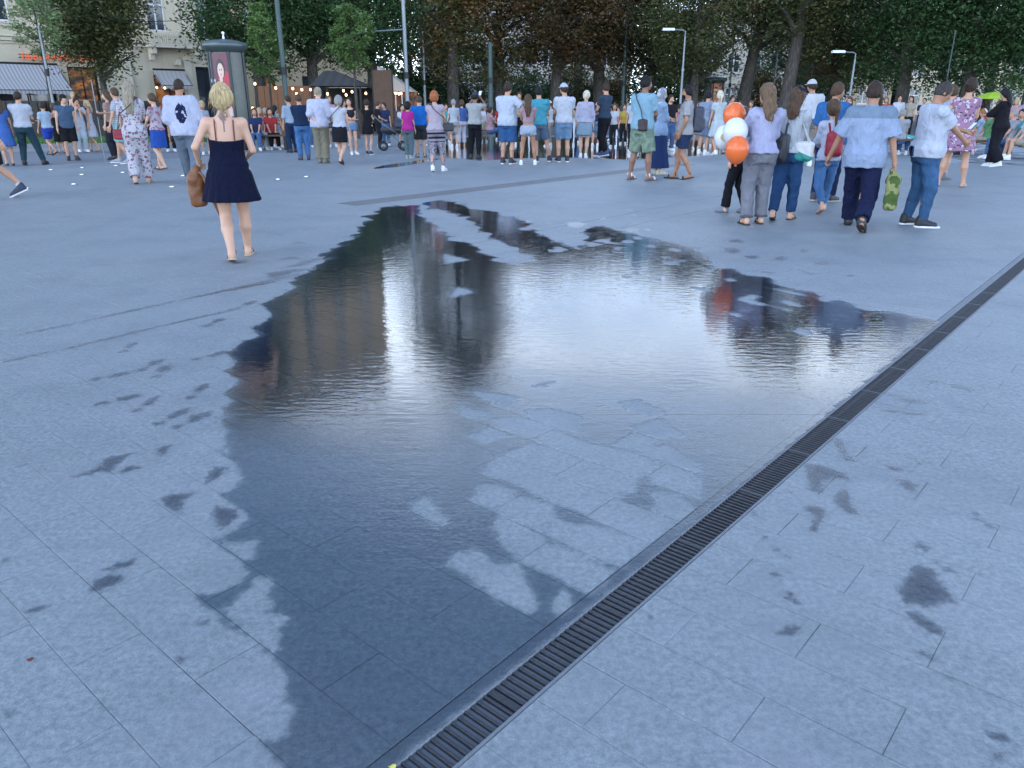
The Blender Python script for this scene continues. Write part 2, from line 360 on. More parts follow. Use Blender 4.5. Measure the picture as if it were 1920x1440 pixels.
HOLES = [c7(h) for h in (
    [(500, 800), (600, 742), (680, 775), (790, 830), (890, 862), (800, 948), (640, 862), (520, 822)],
    [(410, 590), (500, 545), (560, 560), (620, 580), (640, 640), (760, 680), (800, 662), (880, 705), (960, 712), (1040, 745), (940, 826), (840, 812), (700, 742), (560, 662), (440, 622)],
    [(420, 640), (470, 652), (600, 722), (540, 770), (470, 792), (430, 742)],
    [(365, 430), (410, 370), (470, 385), (440, 352), (560, 310), (640, 332), (980, 452), (970, 512), (880, 542), (930, 560), (1040, 602), (1170, 650), (1050, 742), (960, 690), (860, 652), (790, 602), (740, 577), (690, 566), (620, 542), (480, 472)],
    [(580, 270), (640, 250), (800, 312), (960, 342), (1090, 392), (1020, 440), (980, 445), (650, 320)],
    [(1080, 432), (1150, 402), (1270, 452), (1285, 540), (1190, 512), (1090, 472)],
    [(1090, 522), (1190, 532), (1250, 590), (1190, 642), (1080, 602), (1110, 562)],
    [(390, 202), (500, 195), (560, 210), (620, 240), (570, 266), (440, 237)],
    [(540, 162), (640, 165), (740, 182), (750, 250), (640, 232), (560, 190)],
    [(1000, 242), (1100, 202), (1200, 270), (1050, 267)], [(930, 310), (1010, 262), (1070, 290), (1000, 322)],
    [(1020, 327), (1130, 322), (1280, 402), (1270, 432), (1150, 387)], [(300, 270), (370, 240), (430, 270), (350, 296)],
    [(250, 140), (290, 165), (355, 170), (330, 192), (260, 180)], [(310, 85), (400, 93), (480, 105), (440, 150), (390, 118)],
    [(930, 130), (1010, 120), (1120, 170), (1060, 187), (960, 152)], [(305, 552), (340, 492), (400, 487), (470, 515), (440, 550), (360, 572)],
    [(60, 580), (90, 553), (115, 592), (172, 630), (160, 647), (100, 622)],
    [(213, 832), (250, 795), (272, 832), (300, 785), (335, 800), (372, 852), (430, 882), (436, 840), (482, 833), (492, 872), (490, 902), (542, 970), (532, 1024), (460, 992), (390, 942), (322, 912), (290, 872)],
    [(668, 1002), (690, 958), (704, 1010), (680, 1034)], [(600, 60), (560, 62), (640, 40)])] + [c5(h) for h in (
    [(1000, 752), (1060, 700), (1100, 660), (1130, 620), (1172, 640), (1150, 700), (1172, 742), (1090, 782), (1040, 803)],
    [(1068, 832), (1110, 800), (1160, 770), (1212, 800), (1160, 852), (1196, 932), (1130, 892)], [(990, 470), (1050, 468), (1102, 455), (1080, 522), (1030, 502)])] + [
    [(895, 455), (925, 448), (915, 462)], [(835, 478), (875, 488), (838, 494)], [(860, 540), (885, 548), (850, 556)]]
# small damp marks, footprints and splashes beside the puddle
DAMPW = []
def blob(x, y, rx, ry, rot=0.0, n=9):
    c, s = math.cos(rot), math.sin(rot); o = []
    for i in range(n):
        a = 2 * math.pi * i / n; r = random.uniform(.75, 1.2); X, Y = rx * r * math.cos(a), ry * r * math.sin(a)
        o.append((x + X * c - Y * s, y + X * s + Y * c))
    return o
DAMP = [c5(p) for p in (
    [(320, 175), (400, 140), (450, 90), (590, 65), (520, 110), (490, 155), (430, 150), (400, 165)], [(505, 160), (560, 120), (615, 130), (560, 150)], [(680, 50), (720, 35), (760, 30), (700, 85)],
    [(900, 170), (930, 120), (1000, 130), (960, 170), (890, 210)], [(700, 270), (740, 240), (860, 238), (800, 280), (790, 340), (730, 320)], [(910, 320), (940, 297), (1020, 310), (1040, 350), (980, 400), (950, 430), (935, 360)],
    [(370, 680), (410, 620), (470, 595), (550, 600), (520, 640), (440, 670)], [(435, 580), (500, 550), (600, 520), (635, 490), (600, 545), (520, 580)], [(120, 760), (150, 735), (215, 735), (160, 765)],
    [(760, 985), (780, 955), (820, 955), (800, 985)], [(705, 1135), (725, 1115), (745, 1130), (725, 1150)], [(0, 540), (70, 510), (30, 560)], [(0, 1195), (50, 1185), (70, 1200), (20, 1215)], [(850, 815), (900, 790), (960, 780), (900, 812)])] + [c8(p) for p in (
    [(525, 110), (600, 125), (700, 150), (740, 190), (650, 175), (620, 200), (600, 240), (560, 240), (545, 180)], [(650, 0), (700, 10), (720, 80), (770, 105), (700, 100), (680, 60)], [(660, 280), (690, 205), (730, 240), (735, 300), (775, 340), (720, 335)],
    [(525, 310), (570, 280), (620, 310), (640, 335), (610, 370), (580, 420), (545, 400), (570, 350)], [(870, 120), (920, 115), (985, 155), (920, 150)], [(930, 175), (1000, 190), (1035, 220), (1010, 245), (950, 215)], [(1015, 100), (1060, 105), (1120, 150), (1110, 165), (1050, 130)], [(1030, 60), (1090, 60), (1105, 85), (1040, 80)],
    [(270, 325), (310, 315), (350, 360), (320, 350)], [(330, 445), (370, 415), (385, 445), (350, 455)], [(375, 490), (400, 470), (430, 500), (465, 525), (420, 515)], [(362, 580), (400, 575), (440, 600), (430, 640), (490, 690), (545, 742), (500, 730), (440, 700), (450, 665), (400, 630)],
    [(420, 850), (470, 820), (512, 825), (490, 855)], [(920, 660), (970, 620), (1000, 550), (1090, 570), (1140, 640), (1200, 720), (1130, 720), (1080, 755), (960, 720)], [(1000, 470), (1040, 455), (1105, 495), (1060, 510)], [(1060, 520), (1150, 560), (1235, 605), (1150, 580), (1090, 550)],
    [(965, 760), (1020, 760), (1130, 820), (1155, 875), (1080, 860)], [(970, 880), (1000, 910), (1100, 965), (1095, 980), (1010, 930)], [(1245, 300), (1290, 330), (1330, 375), (1420, 400), (1400, 412), (1320, 385), (1270, 345)], [(1310, 200), (1365, 225), (1330, 215)],
    [(1300, 1270), (1370, 1280), (1486, 1340), (1440, 1350), (1360, 1320)], [(1340, 1380), (1400, 1370), (1430, 1420), (1380, 1410)], [(450, 230), (480, 230), (490, 255), (465, 250)], [(1145, 1035), (1190, 1055), (1160, 1055)])] + [
    [(527, 503), (560, 492), (600, 481), (640, 472), (606, 487), (560, 500)], [(500, 512), (545, 505), (585, 503), (540, 515), (505, 523)], [(1060, 419), (1080, 416), (1104, 421), (1086, 427), (1066, 425)]]
for (xa, ya, xb, yb) in ((0, 680, 110, 657), (120, 655, 300, 612), (310, 610, 455, 576), (30, 629, 140, 607), (150, 604, 330, 565), (340, 563, 560, 514), (430, 545, 520, 527)):
    DAMP.append([(xa, ya - 1.2), ((xa + xb) / 2, (ya + yb) / 2 - 2), (xb, yb - 1.6), (xb, yb + 1.4), ((xa + xb) / 2, (ya + yb) / 2 + 1.6), (xa, ya + 1)])
for (x, y, rx, ry, n_) in ((460, 572, 30, 5, 1), (400, 605, 34, 7, 1), (240, 652, 26, 5, 1), (390, 668, 26, 7, 1), (205, 706, 34, 4, 1), (282, 685, 20, 5, 1), (303, 697, 18, 7, 1), (220, 750, 20, 7, 1), (275, 758, 14, 6, 1), (368, 735, 18, 8, 1), (355, 790, 22, 9, 1), (320, 783, 24, 6, 1), (450, 492, 14, 3, 1), (545, 484, 18, 3, 1),
        (1370, 470, 16, 5, 1), (1410, 482, 14, 4, 1), (1380, 452, 16, 3, 1), (1466, 485, 12, 4, 1), (1430, 510, 14, 6, 1), (1510, 510, 16, 6, 1), (1508, 470, 12, 3, 1), (1540, 493, 16, 3, 1), (1594, 517, 8, 2, 1), (1187, 404, 8, 2, 1), (1190, 418, 9, 2, 1), (1185, 432, 16, 5, 1), (1180, 394, 6, 2, 1), (1130, 410, 6, 2, 1), (1030, 420, 7, 2, 1), (990, 415, 8, 3, 1), (1215, 432, 8, 3, 1), (560, 455, 10, 2, 1), (520, 440, 7, 1.5, 1),
        (980, 398, 6, 2, 1), (1010, 440, 8, 2, 1), (1690, 745, 24, 7, 1), (1700, 775, 22, 6, 1), (1650, 700, 14, 3, 1), (1780, 720, 16, 3, 1), (1216, 1157, 6, 4, 1)):
    if rx < 11 or y < 500: DAMP.append(blob(x, y, rx, ry, random.uniform(-.1, .1))); continue
    c0 = ground(x, y); a_ = random.uniform(-.5, .5) + (1.2 if x < 700 else -.9); ca, sa = math.cos(a_), math.sin(a_)
    for (ox, rl, rw) in ((.055, .075, .040), (-.075, .034, .030)):
        DAMPW.append(np.array([(c0.x + (ox + rl * math.cos(q_) * random.uniform(.85, 1.1)) * ca - rw * math.sin(q_) * random.uniform(.8, 1.1) * sa, c0.y + (ox + rl * math.cos(q_)) * sa + rw * math.sin(q_) * ca) for q_ in [6.283 * i_ / 11 for i_ in range(11)]]))
MIRR = gp([(700, 380), (860, 370), (960, 395), (1120, 420), (1350, 490), (1720, 600), (1600, 720), (1420, 740), (1180, 720), (980, 690), (880, 760), (760, 830), (420, 800), (400, 690), (540, 530)])
JRND = {}
PATCH = gp([(1085, 425), (1130, 418), (1220, 440), (1345, 490), (1420, 515), (1600, 572), (1720, 598), (1640, 640), (1480, 600), (1300, 540), (1150, 500), (1080, 480)])
_ph = np.random.default_rng(3)
_W = [(_ph.normal(size=2) * k_, _ph.uniform(0, 6.28), 1.0 / (1 + i_ * .12)) for i_, k_ in enumerate([3, 4, 5, 6, 8, 10, 12, 15, 19, 24, 30, 38])]
def fbm(P): return sum(a_ * np.sin(P @ w_ + p_ + 1.7 * np.sin(P[:, ::-1] @ w_ * .6)) for w_, p_, a_ in _W) / 4.0
def field(P):
    nz_ = fbm(P)
    f = sdf(P, m_poly) + nz_ * np.clip((P[:, 1] - 2.5) * .016, 0.008, .11)
    pz = sdf(P, PATCH); f = np.where(pz > -.3, np.minimum(f, .085 + nz_ * .2), f)
    s_ = P @ np.array(DV[:2]); t_ = P @ np.array(NV[:2])
    # water creeps along the joints and clings to slab edges
    js = np.abs(((s_ - 0.70) / PIT + .5) % 1 - .5) * PIT
    f = f + 0.034 * np.exp(-(js / 0.015) ** 2)
    for h in HOLES:
        q = gp(h); lo = q.min(0) - .25; hi = q.max(0) + .25
        k = np.where(((P > lo) & (P < hi)).all(1))[0]
        if len(k): f[k] = np.minimum(f[k], -sdf(P[k], q) - 0.014 + nz_[k] * .012)
    f = np.where(js < 0.004, np.maximum(f, np.where(f > -0.06, 0.01, f)), f)
    dmp = np.zeros(len(P))
    for q in [gp(h) for h in DAMP] + DAMPW:
        lo = q.min(0) - .1; hi = q.max(0) + .1
        k = np.where(((P > lo) & (P < hi)).all(1))[0]
        if len(k):
            v = sdf(P[k], q) + nz_[k] * .006; new = v > f[k]; dmp[k[new]] = 1; f[k] = np.maximum(f[k], v)
    return f, dmp
def film(name, x0, x1, y0, y1, h):
    xs = np.arange(x0, x1 + h / 2, h); ys = np.arange(y0, y1 + h / 2, h)
    G = np.stack(np.meshgrid(xs, ys, indexing='ij'), -1).reshape(-1, 2); nx, ny = len(xs), len(ys)
    f, dm = field(G); t_ = G @ np.array(NV[:2])
    keep = f > (-0.02 if h < .02 else -0.07)
    K = keep.reshape(nx, ny); q = (K[:-1, :-1] | K[1:, :-1] | K[1:, 1:] | K[:-1, 1:])
    I = np.arange(nx * ny).reshape(nx, ny)
    quads = np.stack([I[:-1, :-1], I[1:, :-1], I[1:, 1:], I[:-1, 1:]], -1)[q]; tq = t_[quads]; quads = quads[(tq.max(1) < -1.098) | (tq.min(1) > D1 + .001)]
    return G, f, dm, quads
def film_mesh(name, parts, want, mat):
    VV = []; FF = []; A = []; B = []; C = []; b0 = 0
    for G, f, dm, quads in parts:
        sel = (dm[quads].mean(1) > 0.5) == want; quads = quads[sel]
        u, inv = np.unique(quads, return_inverse=True)
        V = np.c_[G[u], np.full(len(u), 0.0026 if not want else 0.0021)]
        VV.append(V); FF.append(inv.reshape(-1, 4) + b0); A.append(f[u]); C.append(np.clip(sdf(G[u], MIRR) / 0.5 + 0.5, 0, 1)); b0 += len(u)
    me = mk_mesh(name, np.vstack(VV), np.vstack(FF), True)
    for nm, arr in (('wet', np.concatenate(A)), ('mirror', np.concatenate(C))):
        a_ = me.attributes.new(nm, 'FLOAT', 'POINT'); a_.data.foreach_set('value', arr.astype(np.float32))
    return tag(obj(name, me, mat), kind='structure')
def water_mat(name, damp):
    m, t, b, nn = nodes(name); t.nodes.remove(b); o = t.nodes['Material Output']
    geo = nn('ShaderNodeNewGeometry').outputs['Position']
    wet = nn('ShaderNodeAttribute', attribute_name='wet').outputs['Fac']; mir = nn('ShaderNodeAttribute', attribute_name='mirror').outputs['Fac']
    far = mth(nn, 'ADD', 0.5, mth(nn, 'MULTIPLY', nn('ShaderNodeSeparateXYZ', {0: geo}).outputs['Y'], 0.19))
    e1 = nn('ShaderNodeTexNoise', {'Vector': geo, 'Scale': 40.0, 'Detail': 9.0, 'Roughness': 0.78})
    e2 = nn('ShaderNodeTexNoise', {'Vector': geo, 'Scale': 9.0, 'Detail': 3.0})
    e = mth(nn, 'ADD', wet, mth(nn, 'MULTIPLY', mth(nn, 'SUBTRACT', e1.outputs['Fac'], 0.5), mth(nn, 'MULTIPLY', 0.15, far)))
    e = mth(nn, 'ADD', e, mth(nn, 'MULTIPLY', mth(nn, 'SUBTRACT', e2.outputs['Fac'], 0.5), mth(nn, 'MULTIPLY', 0.035, far)))
    alpha = mth(nn, 'MULTIPLY', e, 110.0 if damp else 220.0, clamp=True)
    if damp: alpha = mth(nn, 'MULTIPLY', alpha, nn('ShaderNodeMapRange', {'Value': nn('ShaderNodeTexNoise', {'Vector': geo, 'Scale': 70.0, 'Detail': 6.0, 'Roughness': 0.7}).outputs['Fac'], 'From Min': .36, 'From Max': .54, 'To Min': .55}).outputs[0])
    alpha = nn('ShaderNodeClamp', {'Value': alpha}).outputs[0]
    if not damp: alpha = mth(nn, 'MULTIPLY', mth(nn, 'MULTIPLY', alpha, nn('ShaderNodeMapRange', {'Value': e, 'From Min': 0.0, 'From Max': 0.02, 'To Min': .80}).outputs[0]), mth(nn, 'ADD', .85, mth(nn, 'MULTIPLY', mir, .15)))
    depth = nn('ShaderNodeMapRange', {'Value': e, 'From Min': 0.0, 'From Max': 0.07}).outputs[0]
    # ripples, stretched across the breeze; thin film elsewhere follows the stone
    mp = nn('ShaderNodeMapping', {'Vector': geo, 'Rotation': (0, 0, 0.12), 'Scale': (9, 24, 1)})
    r1 = nn('ShaderNodeTexNoise', {'Vector': mp.outputs[0], 'Scale': 1.0, 'Detail': 3.0, 'Roughness': 0.5})
    r2 = nn('ShaderNodeTexNoise', {'Vector': geo, 'Scale': 2.2, 'Detail': 2.0})
    r3 = nn('ShaderNodeTexNoise', {'Vector': geo, 'Scale': 60.0, 'Detail': 3.0})
    hh = mth(nn, 'ADD', mth(nn, 'MULTIPLY', r1.outputs['Fac'], mth(nn, 'ADD', mth(nn, 'MULTIPLY', r2.outputs['Fac'], 0.0017), 0.00038)),
             mth(nn, 'MULTIPLY', r3.outputs['Fac'], mth(nn, 'SUBTRACT', 0.0012, mth(nn, 'MULTIPLY', mir, 0.0011))))
    bp = nn('ShaderNodeBump', {'Strength': 1.0, 'Distance': 1.0, 'Height': hh})
    rough = nn('ShaderNodeMapRange', {'Value': mir, 'To Min': 0.17, 'To Max': 0.02}).outputs[0]
    if damp: rough = mth(nn, 'ADD', 0.36, 0.0)
    gl = nn('ShaderNodeBsdfGlossy', {'Color': (1, 1, 1, 1), 'Roughness': rough, 'Normal': bp.outputs[0]})
    tint = mixcol(nn, depth, (0.85, 0.86, 0.88), (0.66, 0.67, 0.70)) if damp else mixcol(nn, mth(nn, 'MULTIPLY', depth, mir), (0.92, 0.98, 1.0), (0.52, 0.54, 0.57))
    tr = nn('ShaderNodeBsdfTransparent'); lk(t, tint, tr.inputs['Color'])
    fr = nn('ShaderNodeFresnel', {'IOR': 1.33 if damp else 1.40, 'Normal': bp.outputs[0]})
    mx = nn('ShaderNodeMixShader'); lk(t, fr.outputs[0], mx.inputs[0]); lk(t, tr.outputs[0], mx.inputs[1]); lk(t, gl.outputs[0], mx.inputs[2])
    cl = nn('ShaderNodeBsdfTransparent'); m2 = nn('ShaderNodeMixShader'); lk(t, alpha, m2.inputs[0]); lk(t, cl.outputs[0], m2.inputs[1]); lk(t, mx.outputs[0], m2.inputs[2])
    lk(t, m2.outputs[0], o.inputs['Surface'])
    return m
M_WATER = water_mat('puddle_water', False); M_DAMP = water_mat('damp_film', True)
parts = [film('near', -1.95, 1.75, 1.02, 3.5, 0.0125), film('far', -3.8, 4.4, 3.5, 13.2, 0.025)]
film_mesh('puddle', parts, False, M_WATER)
dp = film_mesh('damp_marks', parts, True, M_DAMP); dp['kind'] = 'stuff'
# fountain basin water on the paving behind
fp = gp([(815, 263), (900, 255), (1180, 258), (1420, 268), (1390, 288), (1180, 300), (1060, 296), (960, 298), (905, 302), (835, 296), (800, 285)])
def flat_film(name, poly, mat):
    c = poly.mean(0); n_ = len(poly); V = [(*c, 0.003)]; W = []
    for r in (0.5, 0.9, 1.0):
        for p in poly: V.append((*(c + (p - c) * r), 0.003))
    Fs = [(0, 1 + i, 1 + (i + 1) % n_) for i in range(n_)]
    for k in range(2):
        for i in range(n_): a = 1 + k * n_ + i; b_ = 1 + k * n_ + (i + 1) % n_; Fs.append((a, a + n_, b_ + n_, b_))
    me = mk_mesh(name, V, Fs)
    a_ = me.attributes.new('wet', 'FLOAT', 'POINT'); a_.data.foreach_set('value', np.array([.2] + [.2] * n_ + [.08] * n_ + [0.0] * n_, dtype=np.float32))
    a_ = me.attributes.new('mirror', 'FLOAT', 'POINT'); a_.data.foreach_set('value', np.ones(len(V), dtype=np.float32))
    return tag(obj(name, me, mat), kind='structure')
flat_film('fountain_water', fp, M_WATER)
flat_film('wet_streak', gp([(688, 318), (720, 310), (790, 300), (830, 297), (800, 304), (740, 314)]), M_WATER)
# ================================================================== setting behind the plaza
def grass_mat():
    m, t, b, nn = nodes('lawn_soil'); g = nn('ShaderNodeNewGeometry').outputs['Position']
    n = nn('ShaderNodeTexNoise', {'Vector': g, 'Scale': 3.0, 'Detail': 6.0})
    lk(t, ramp2(nn, n.outputs['Fac'], .3, .7, (0.03, 0.07, 0.015), (0.07, 0.14, 0.03)), b.inputs['Base Color']); b.inputs['Roughness'].default_value = .9
    return m
M_LAWN = grass_mat(); M_KERB = plain('kerb_stone', (0.17, 0.175, 0.185), .7, var=.2, bump=.3)
# kerb and lawn strip on the left, parallel to the picture of the plaza edge
ka, kb = Vector((-24, 24.6, 0)), Vector((-9.3, 27.5, 0))
kd = (kb - ka).normalized(); kn = Vector((-kd.y, kd.x, 0))
kr = math.atan2(kd.y, kd.x); KL = (kb - ka).length
kerb = tag(empty('kerb', ka, kr), kind='structure')
kme = None
for i in range(int(KL / 1.0)):
    if kme is None:
        q = MB().box(0.004, 0.996, 0, .16, -.02, .13, ch=.012); kme = mk_mesh('kerb_stone', q.v, q.f); kme.materials.append(M_KERB)
    o = obj('kerb_stone', kme, None, kerb); o.location = (i * 1.0, 0, random.uniform(-.003, .003))
q = MB().box(0, KL, .165, 5.2, -.02, .10); lawn = q.build('lawn', M_LAWN); lawn.location = ka; lawn.rotation_euler = (0, 0, kr); tag(lawn, kind='structure')
nbl = 26000; P = np.c_[RNG.uniform(0, KL, nbl), RNG.uniform(.18, 5.0, nbl), np.full(nbl, .1)]; a = RNG.uniform(0, 6.28, nbl); hgt = RNG.uniform(.05, .12, nbl)
w_ = .012; dx = np.c_[np.cos(a) * w_, np.sin(a) * w_, np.zeros(nbl)]; tip = np.c_[RNG.normal(0, .025, nbl), RNG.normal(0, .025, nbl), hgt]
V = np.stack([P - dx, P + dx, P + tip], 1).reshape(-1, 3); Fa = np.arange(nbl * 3).reshape(-1, 3)
M_BLADE = plain('grass_blade', (0.06, 0.15, 0.03), .7, var=.5, scale=1.5)
gr = obj('grass', mk_mesh('grass', V, Fa), M_BLADE); gr.location = ka; gr.rotation_euler = (0, 0, kr); tag(gr, 'short bright green grass on the strip behind the kerb', 'grass', kind='stuff')
road = mk_mesh('road', [(-200, 36, -.002), (200, 36, -.002), (200, 62, -.002), (-200, 62, -.002)], [(0, 1, 2, 3)]); tag(obj('road', road, M_ASPH), kind='structure')
# ------------------------------------------------------------------ buildings
def stucco(name, col, var=.14):
    m, t, b, nn = nodes(name); g = nn('ShaderNodeTexCoord').outputs['Object']
    n = nn('ShaderNodeTexNoise', {'Vector': g, 'Scale': .55, 'Detail': 6.0, 'Roughness': .65}); n2 = nn('ShaderNodeTexNoise', {'Vector': g, 'Scale': 9.0, 'Detail': 5.0})
    mp = nn('ShaderNodeMapping', {'Vector': g, 'Scale': (2.5, 2.5, .18)}); n3 = nn('ShaderNodeTexNoise', {'Vector': mp.outputs[0], 'Scale': 1.5, 'Detail': 4.0})
    c = mixcol(nn, n.outputs['Fac'], [x * (1 - var) for x in col], [x * (1 + var) for x in col])
    c = mixcol(nn, mth(nn, 'MULTIPLY', ramp2(nn, n3.outputs['Fac'], .52, .75), .4), c, [x * .55 for x in col])
    lk(t, c, b.inputs['Base Color']); b.inputs['Roughness'].default_value = .85
    bp = nn('ShaderNodeBump', {'Strength': .35, 'Distance': .02, 'Height': n2.outputs['Fac']}); lk(t, bp.outputs[0], b.inputs['Normal']); return m
M_SAND = stucco('sandstone_facade', (0.58, 0.50, 0.36)); M_TRIM = stucco('sandstone_trim', (0.60, 0.53, 0.40)); M_BROWN = stucco('brown_facade', (0.42, 0.32, 0.20))
M_PALE = stucco('pale_facade', (0.58, 0.56, 0.52)); M_CREAM = stucco('cream_facade', (0.50, 0.46, 0.38)); M_PINK = stucco('ochre_facade', (0.42, 0.33, 0.22))
M_WIN = plain('window_frame_white', (0.72, 0.72, 0.72), .5, var=.05); M_DARKIRON = plain('dark_iron', (0.02, 0.021, 0.023), .5, metal=.4)
M_ROOF = plain('roof_tile', (0.30, 0.075, 0.045), .8, var=.35, scale=2.5, bump=.5, bscale=6); M_SLATE = plain('roof_metal', (0.14, 0.15, 0.155), .5, metal=.4)
def glass_mat():
    m, t, b, nn = nodes('window_glass'); b.inputs['Base Color'].default_value = (.035, .045, .055, 1); b.inputs['Roughness'].default_value = .06; b.inputs['Specular IOR Level'].default_value = .8
    g = nn('ShaderNodeTexCoord').outputs['Object']; n = nn('ShaderNodeTexNoise', {'Vector': g, 'Scale': .8}); bp = nn('ShaderNodeBump', {'Strength': .05, 'Height': n.outputs['Fac']}); lk(t, bp.outputs[0], b.inputs['Normal']); return m
M_GLASS = glass_mat()
def interior():
    m, t, b, nn = nodes('warm_interior'); g = nn('ShaderNodeTexCoord').outputs['Object']; mp = nn('ShaderNodeMapping', {'Vector': g, 'Scale': (1.2, 1.2, 2.2)}); n = nn('ShaderNodeTexNoise', {'Vector': mp.outputs[0], 'Scale': 1.6, 'Detail': 4.0})
    c_ = ramp2(nn, n.outputs['Fac'], .42, .66, (.02, .008, .002), (.55, .21, .05)); lk(t, c_, b.inputs['Emission Color']); b.inputs['Emission Strength'].default_value = .55; b.inputs['Base Color'].default_value = (.06, .04, .03, 1); return m
M_INT = interior(); M_BULB = emit('warm_bulb', (1.0, .62, .28), 6.0)
def wall(name, x0, x1, z0, z1, openings, mat, parent, depth=.28, y=0.0):
    """front wall in the local x-z plane facing -y, with real openings and reveals"""
    xs = sorted({x0, x1, *[v for o in openings for v in o[:2]]}); zs = sorted({z0, z1, *[v for o in openings for v in o[2:4]]})
    mb = MB()
    for i in range(len(xs) - 1):
        for j in range(len(zs) - 1):
            cx, cz = (xs[i] + xs[i + 1]) / 2, (zs[j] + zs[j + 1]) / 2
            if any(o[0] < cx < o[1] and o[2] < cz < o[3] for o in openings): continue
            mb.add([(xs[i], y, zs[j]), (xs[i + 1], y, zs[j]), (xs[i + 1], y, zs[j + 1]), (xs[i], y, zs[j + 1])], [(0, 1, 2, 3)])
    for a, b_, c, d in [o[:4] for o in openings]:
        for q in (((a, y, c), (a, y, d), (a, y + depth, d), (a, y + depth, c)), ((b_, y, d), (b_, y, c), (b_, y + depth, c), (b_, y + depth, d)),
                  ((a, y, d), (b_, y, d), (b_, y + depth, d), (a, y + depth, d)), ((b_, y, c), (a, y, c), (a, y + depth, c), (b_, y + depth, c))): mb.add(q, [(0, 1, 2, 3)])
    return mb.build(name, mat, parent)
WMESH = {}
def window(x0, x1, z0, z1, parent, y=.18, cross=True, glass=None, sill=True):
    w_, h_ = round(x1 - x0, 2), round(z1 - z0, 2); key = (w_, h_, cross, sill)
    if key not in WMESH:
        mb = MB(); f = .085
        mb.box(0, f, 0, .09, 0, h_).box(w_ - f, w_, 0, .09, 0, h_).box(f, w_ - f, 0, .09, 0, f).box(f, w_ - f, 0, .09, h_ - f, h_)
        if cross: mb.box(w_ / 2 - .045, w_ / 2 + .045, -.012, .07, f, h_ - f).box(f, w_ - f, -.01, .07, h_ * .66 - .04, h_ * .66 + .04)
        fm = mk_mesh('window', mb.v, mb.f); fm.materials.append(M_WIN)
        g_ = MB().box(f * .8, w_ - f * .8, .045, .06, f * .8, h_ - f * .8); gm = mk_mesh('pane', g_.v, g_.f); gm.materials.append(M_GLASS)
        s_ = MB().box(-.12, w_ + .12, -.32, .0, -.14, -.004, ch=.02); sm = mk_mesh('sill', s_.v, s_.f); sm.materials.append(M_TRIM)
        WMESH[key] = (fm, gm, sm)
    fm, gm, sm = WMESH[key]
    f_ = obj('window', fm, None, parent); f_.location = (x0, y, z0)
    p_ = obj('pane', gm, None, f_)
    if glass: p_.material_slots[0].link = 'OBJECT'; p_.material_slots[0].material = glass
    if sill: obj('sill', sm, None, f_)
    return f_
# --- cafe building: long facade parallel to the drain axis, from the left frame edge to behind the kiosk
cb = tag(empty('cafe_building', (-30, 55, 0), AX), 'sandstone corner building with cafe awnings and orange lettering at the left edge', 'building')
ops = []; wins = []
for i, wx in enumerate((-16.9, -12.1, -7.3, -3.62, 2.0, 6.5)):
    for z in (6.15, 11.0, 15.6, 20.0): wins.append((wx, wx + 1.32, z, z + (2.6 if z < 10 else 2.2)))
for z in (6.15, 11.0, 15.6, 20.0): wins.append((10.2, 11.5, z - .4, z + 2.4))
for x in (14.2, 17.3, 20.4, 23.5):
    for z in (6.15, 11.0, 15.6, 20.0): wins.append((x, x + 1.2, z, z + 2.2))
gops = [(-12.5, -9.0, .25, 3.4), (-3.9, -.15, .3, 3.3), (.5, 2.4, .25, 3.6), (6.3, 8.55, .3, 3.2), (9.6, 11.25, .05, 3.85), (14.4, 16.4, .3, 3.4), (19, 21.5, .3, 3.4)]
wall('wall', -22, 12.6, 0, 24.2, wins_ := [w for w in wins if w[0] < 12] + [g for g in gops if g[0] < 12], M_SAND, cb, .35)
wall('wall', 12.6, 26.5, 0, 24.2, [w for w in wins if w[0] > 12] + [g for g in gops if g[0] > 12], M_BROWN, cb, .35)
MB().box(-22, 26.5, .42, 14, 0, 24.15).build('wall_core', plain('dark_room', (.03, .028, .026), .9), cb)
for wv in wins: window(*wv, cb)
MB().box(-22.2, 26.7, -.45, -.004, 23.6, 24.5, ch=.1).build('cornice', M_TRIM, cb)
MB().box(-22.4, 26.9, -.5, 14, 24.52, 24.7).box(-22, 26.4, .5, 13, 24.7, 26.3).build('roof', M_SLATE, cb)
for z0, z1, pr in ((4.86, 4.98, .10), (5.02, 5.22, .22), (5.26, 5.34, .30), (5.86, 5.98, .14)):
    MB().box(-22, 12.58, -pr, -.003, z0, z1, ch=.015).build('string_course', M_TRIM, cb)
for x in (-14.6, -5.4, -.2, 4.45, 8.95, 12.1):
    MB().box(x - .28, x + .28, -.16, -.002, .0, 4.55, ch=.02).box(x - .36, x + .36, -.22, -.161, .0, .5, ch=.02).box(x - .38, x + .38, -.24, -.161, 4.25, 4.55, ch=.02).build('pilaster', M_TRIM, cb)
for x in (4.9, 8.7):
    for k in range(2): MB().box(x + k * .45 - .13, x + k * .45 + .13, -.09, -.002, 6.1, 12.0, ch=.02).build('pilaster_strip', M_TRIM, cb)
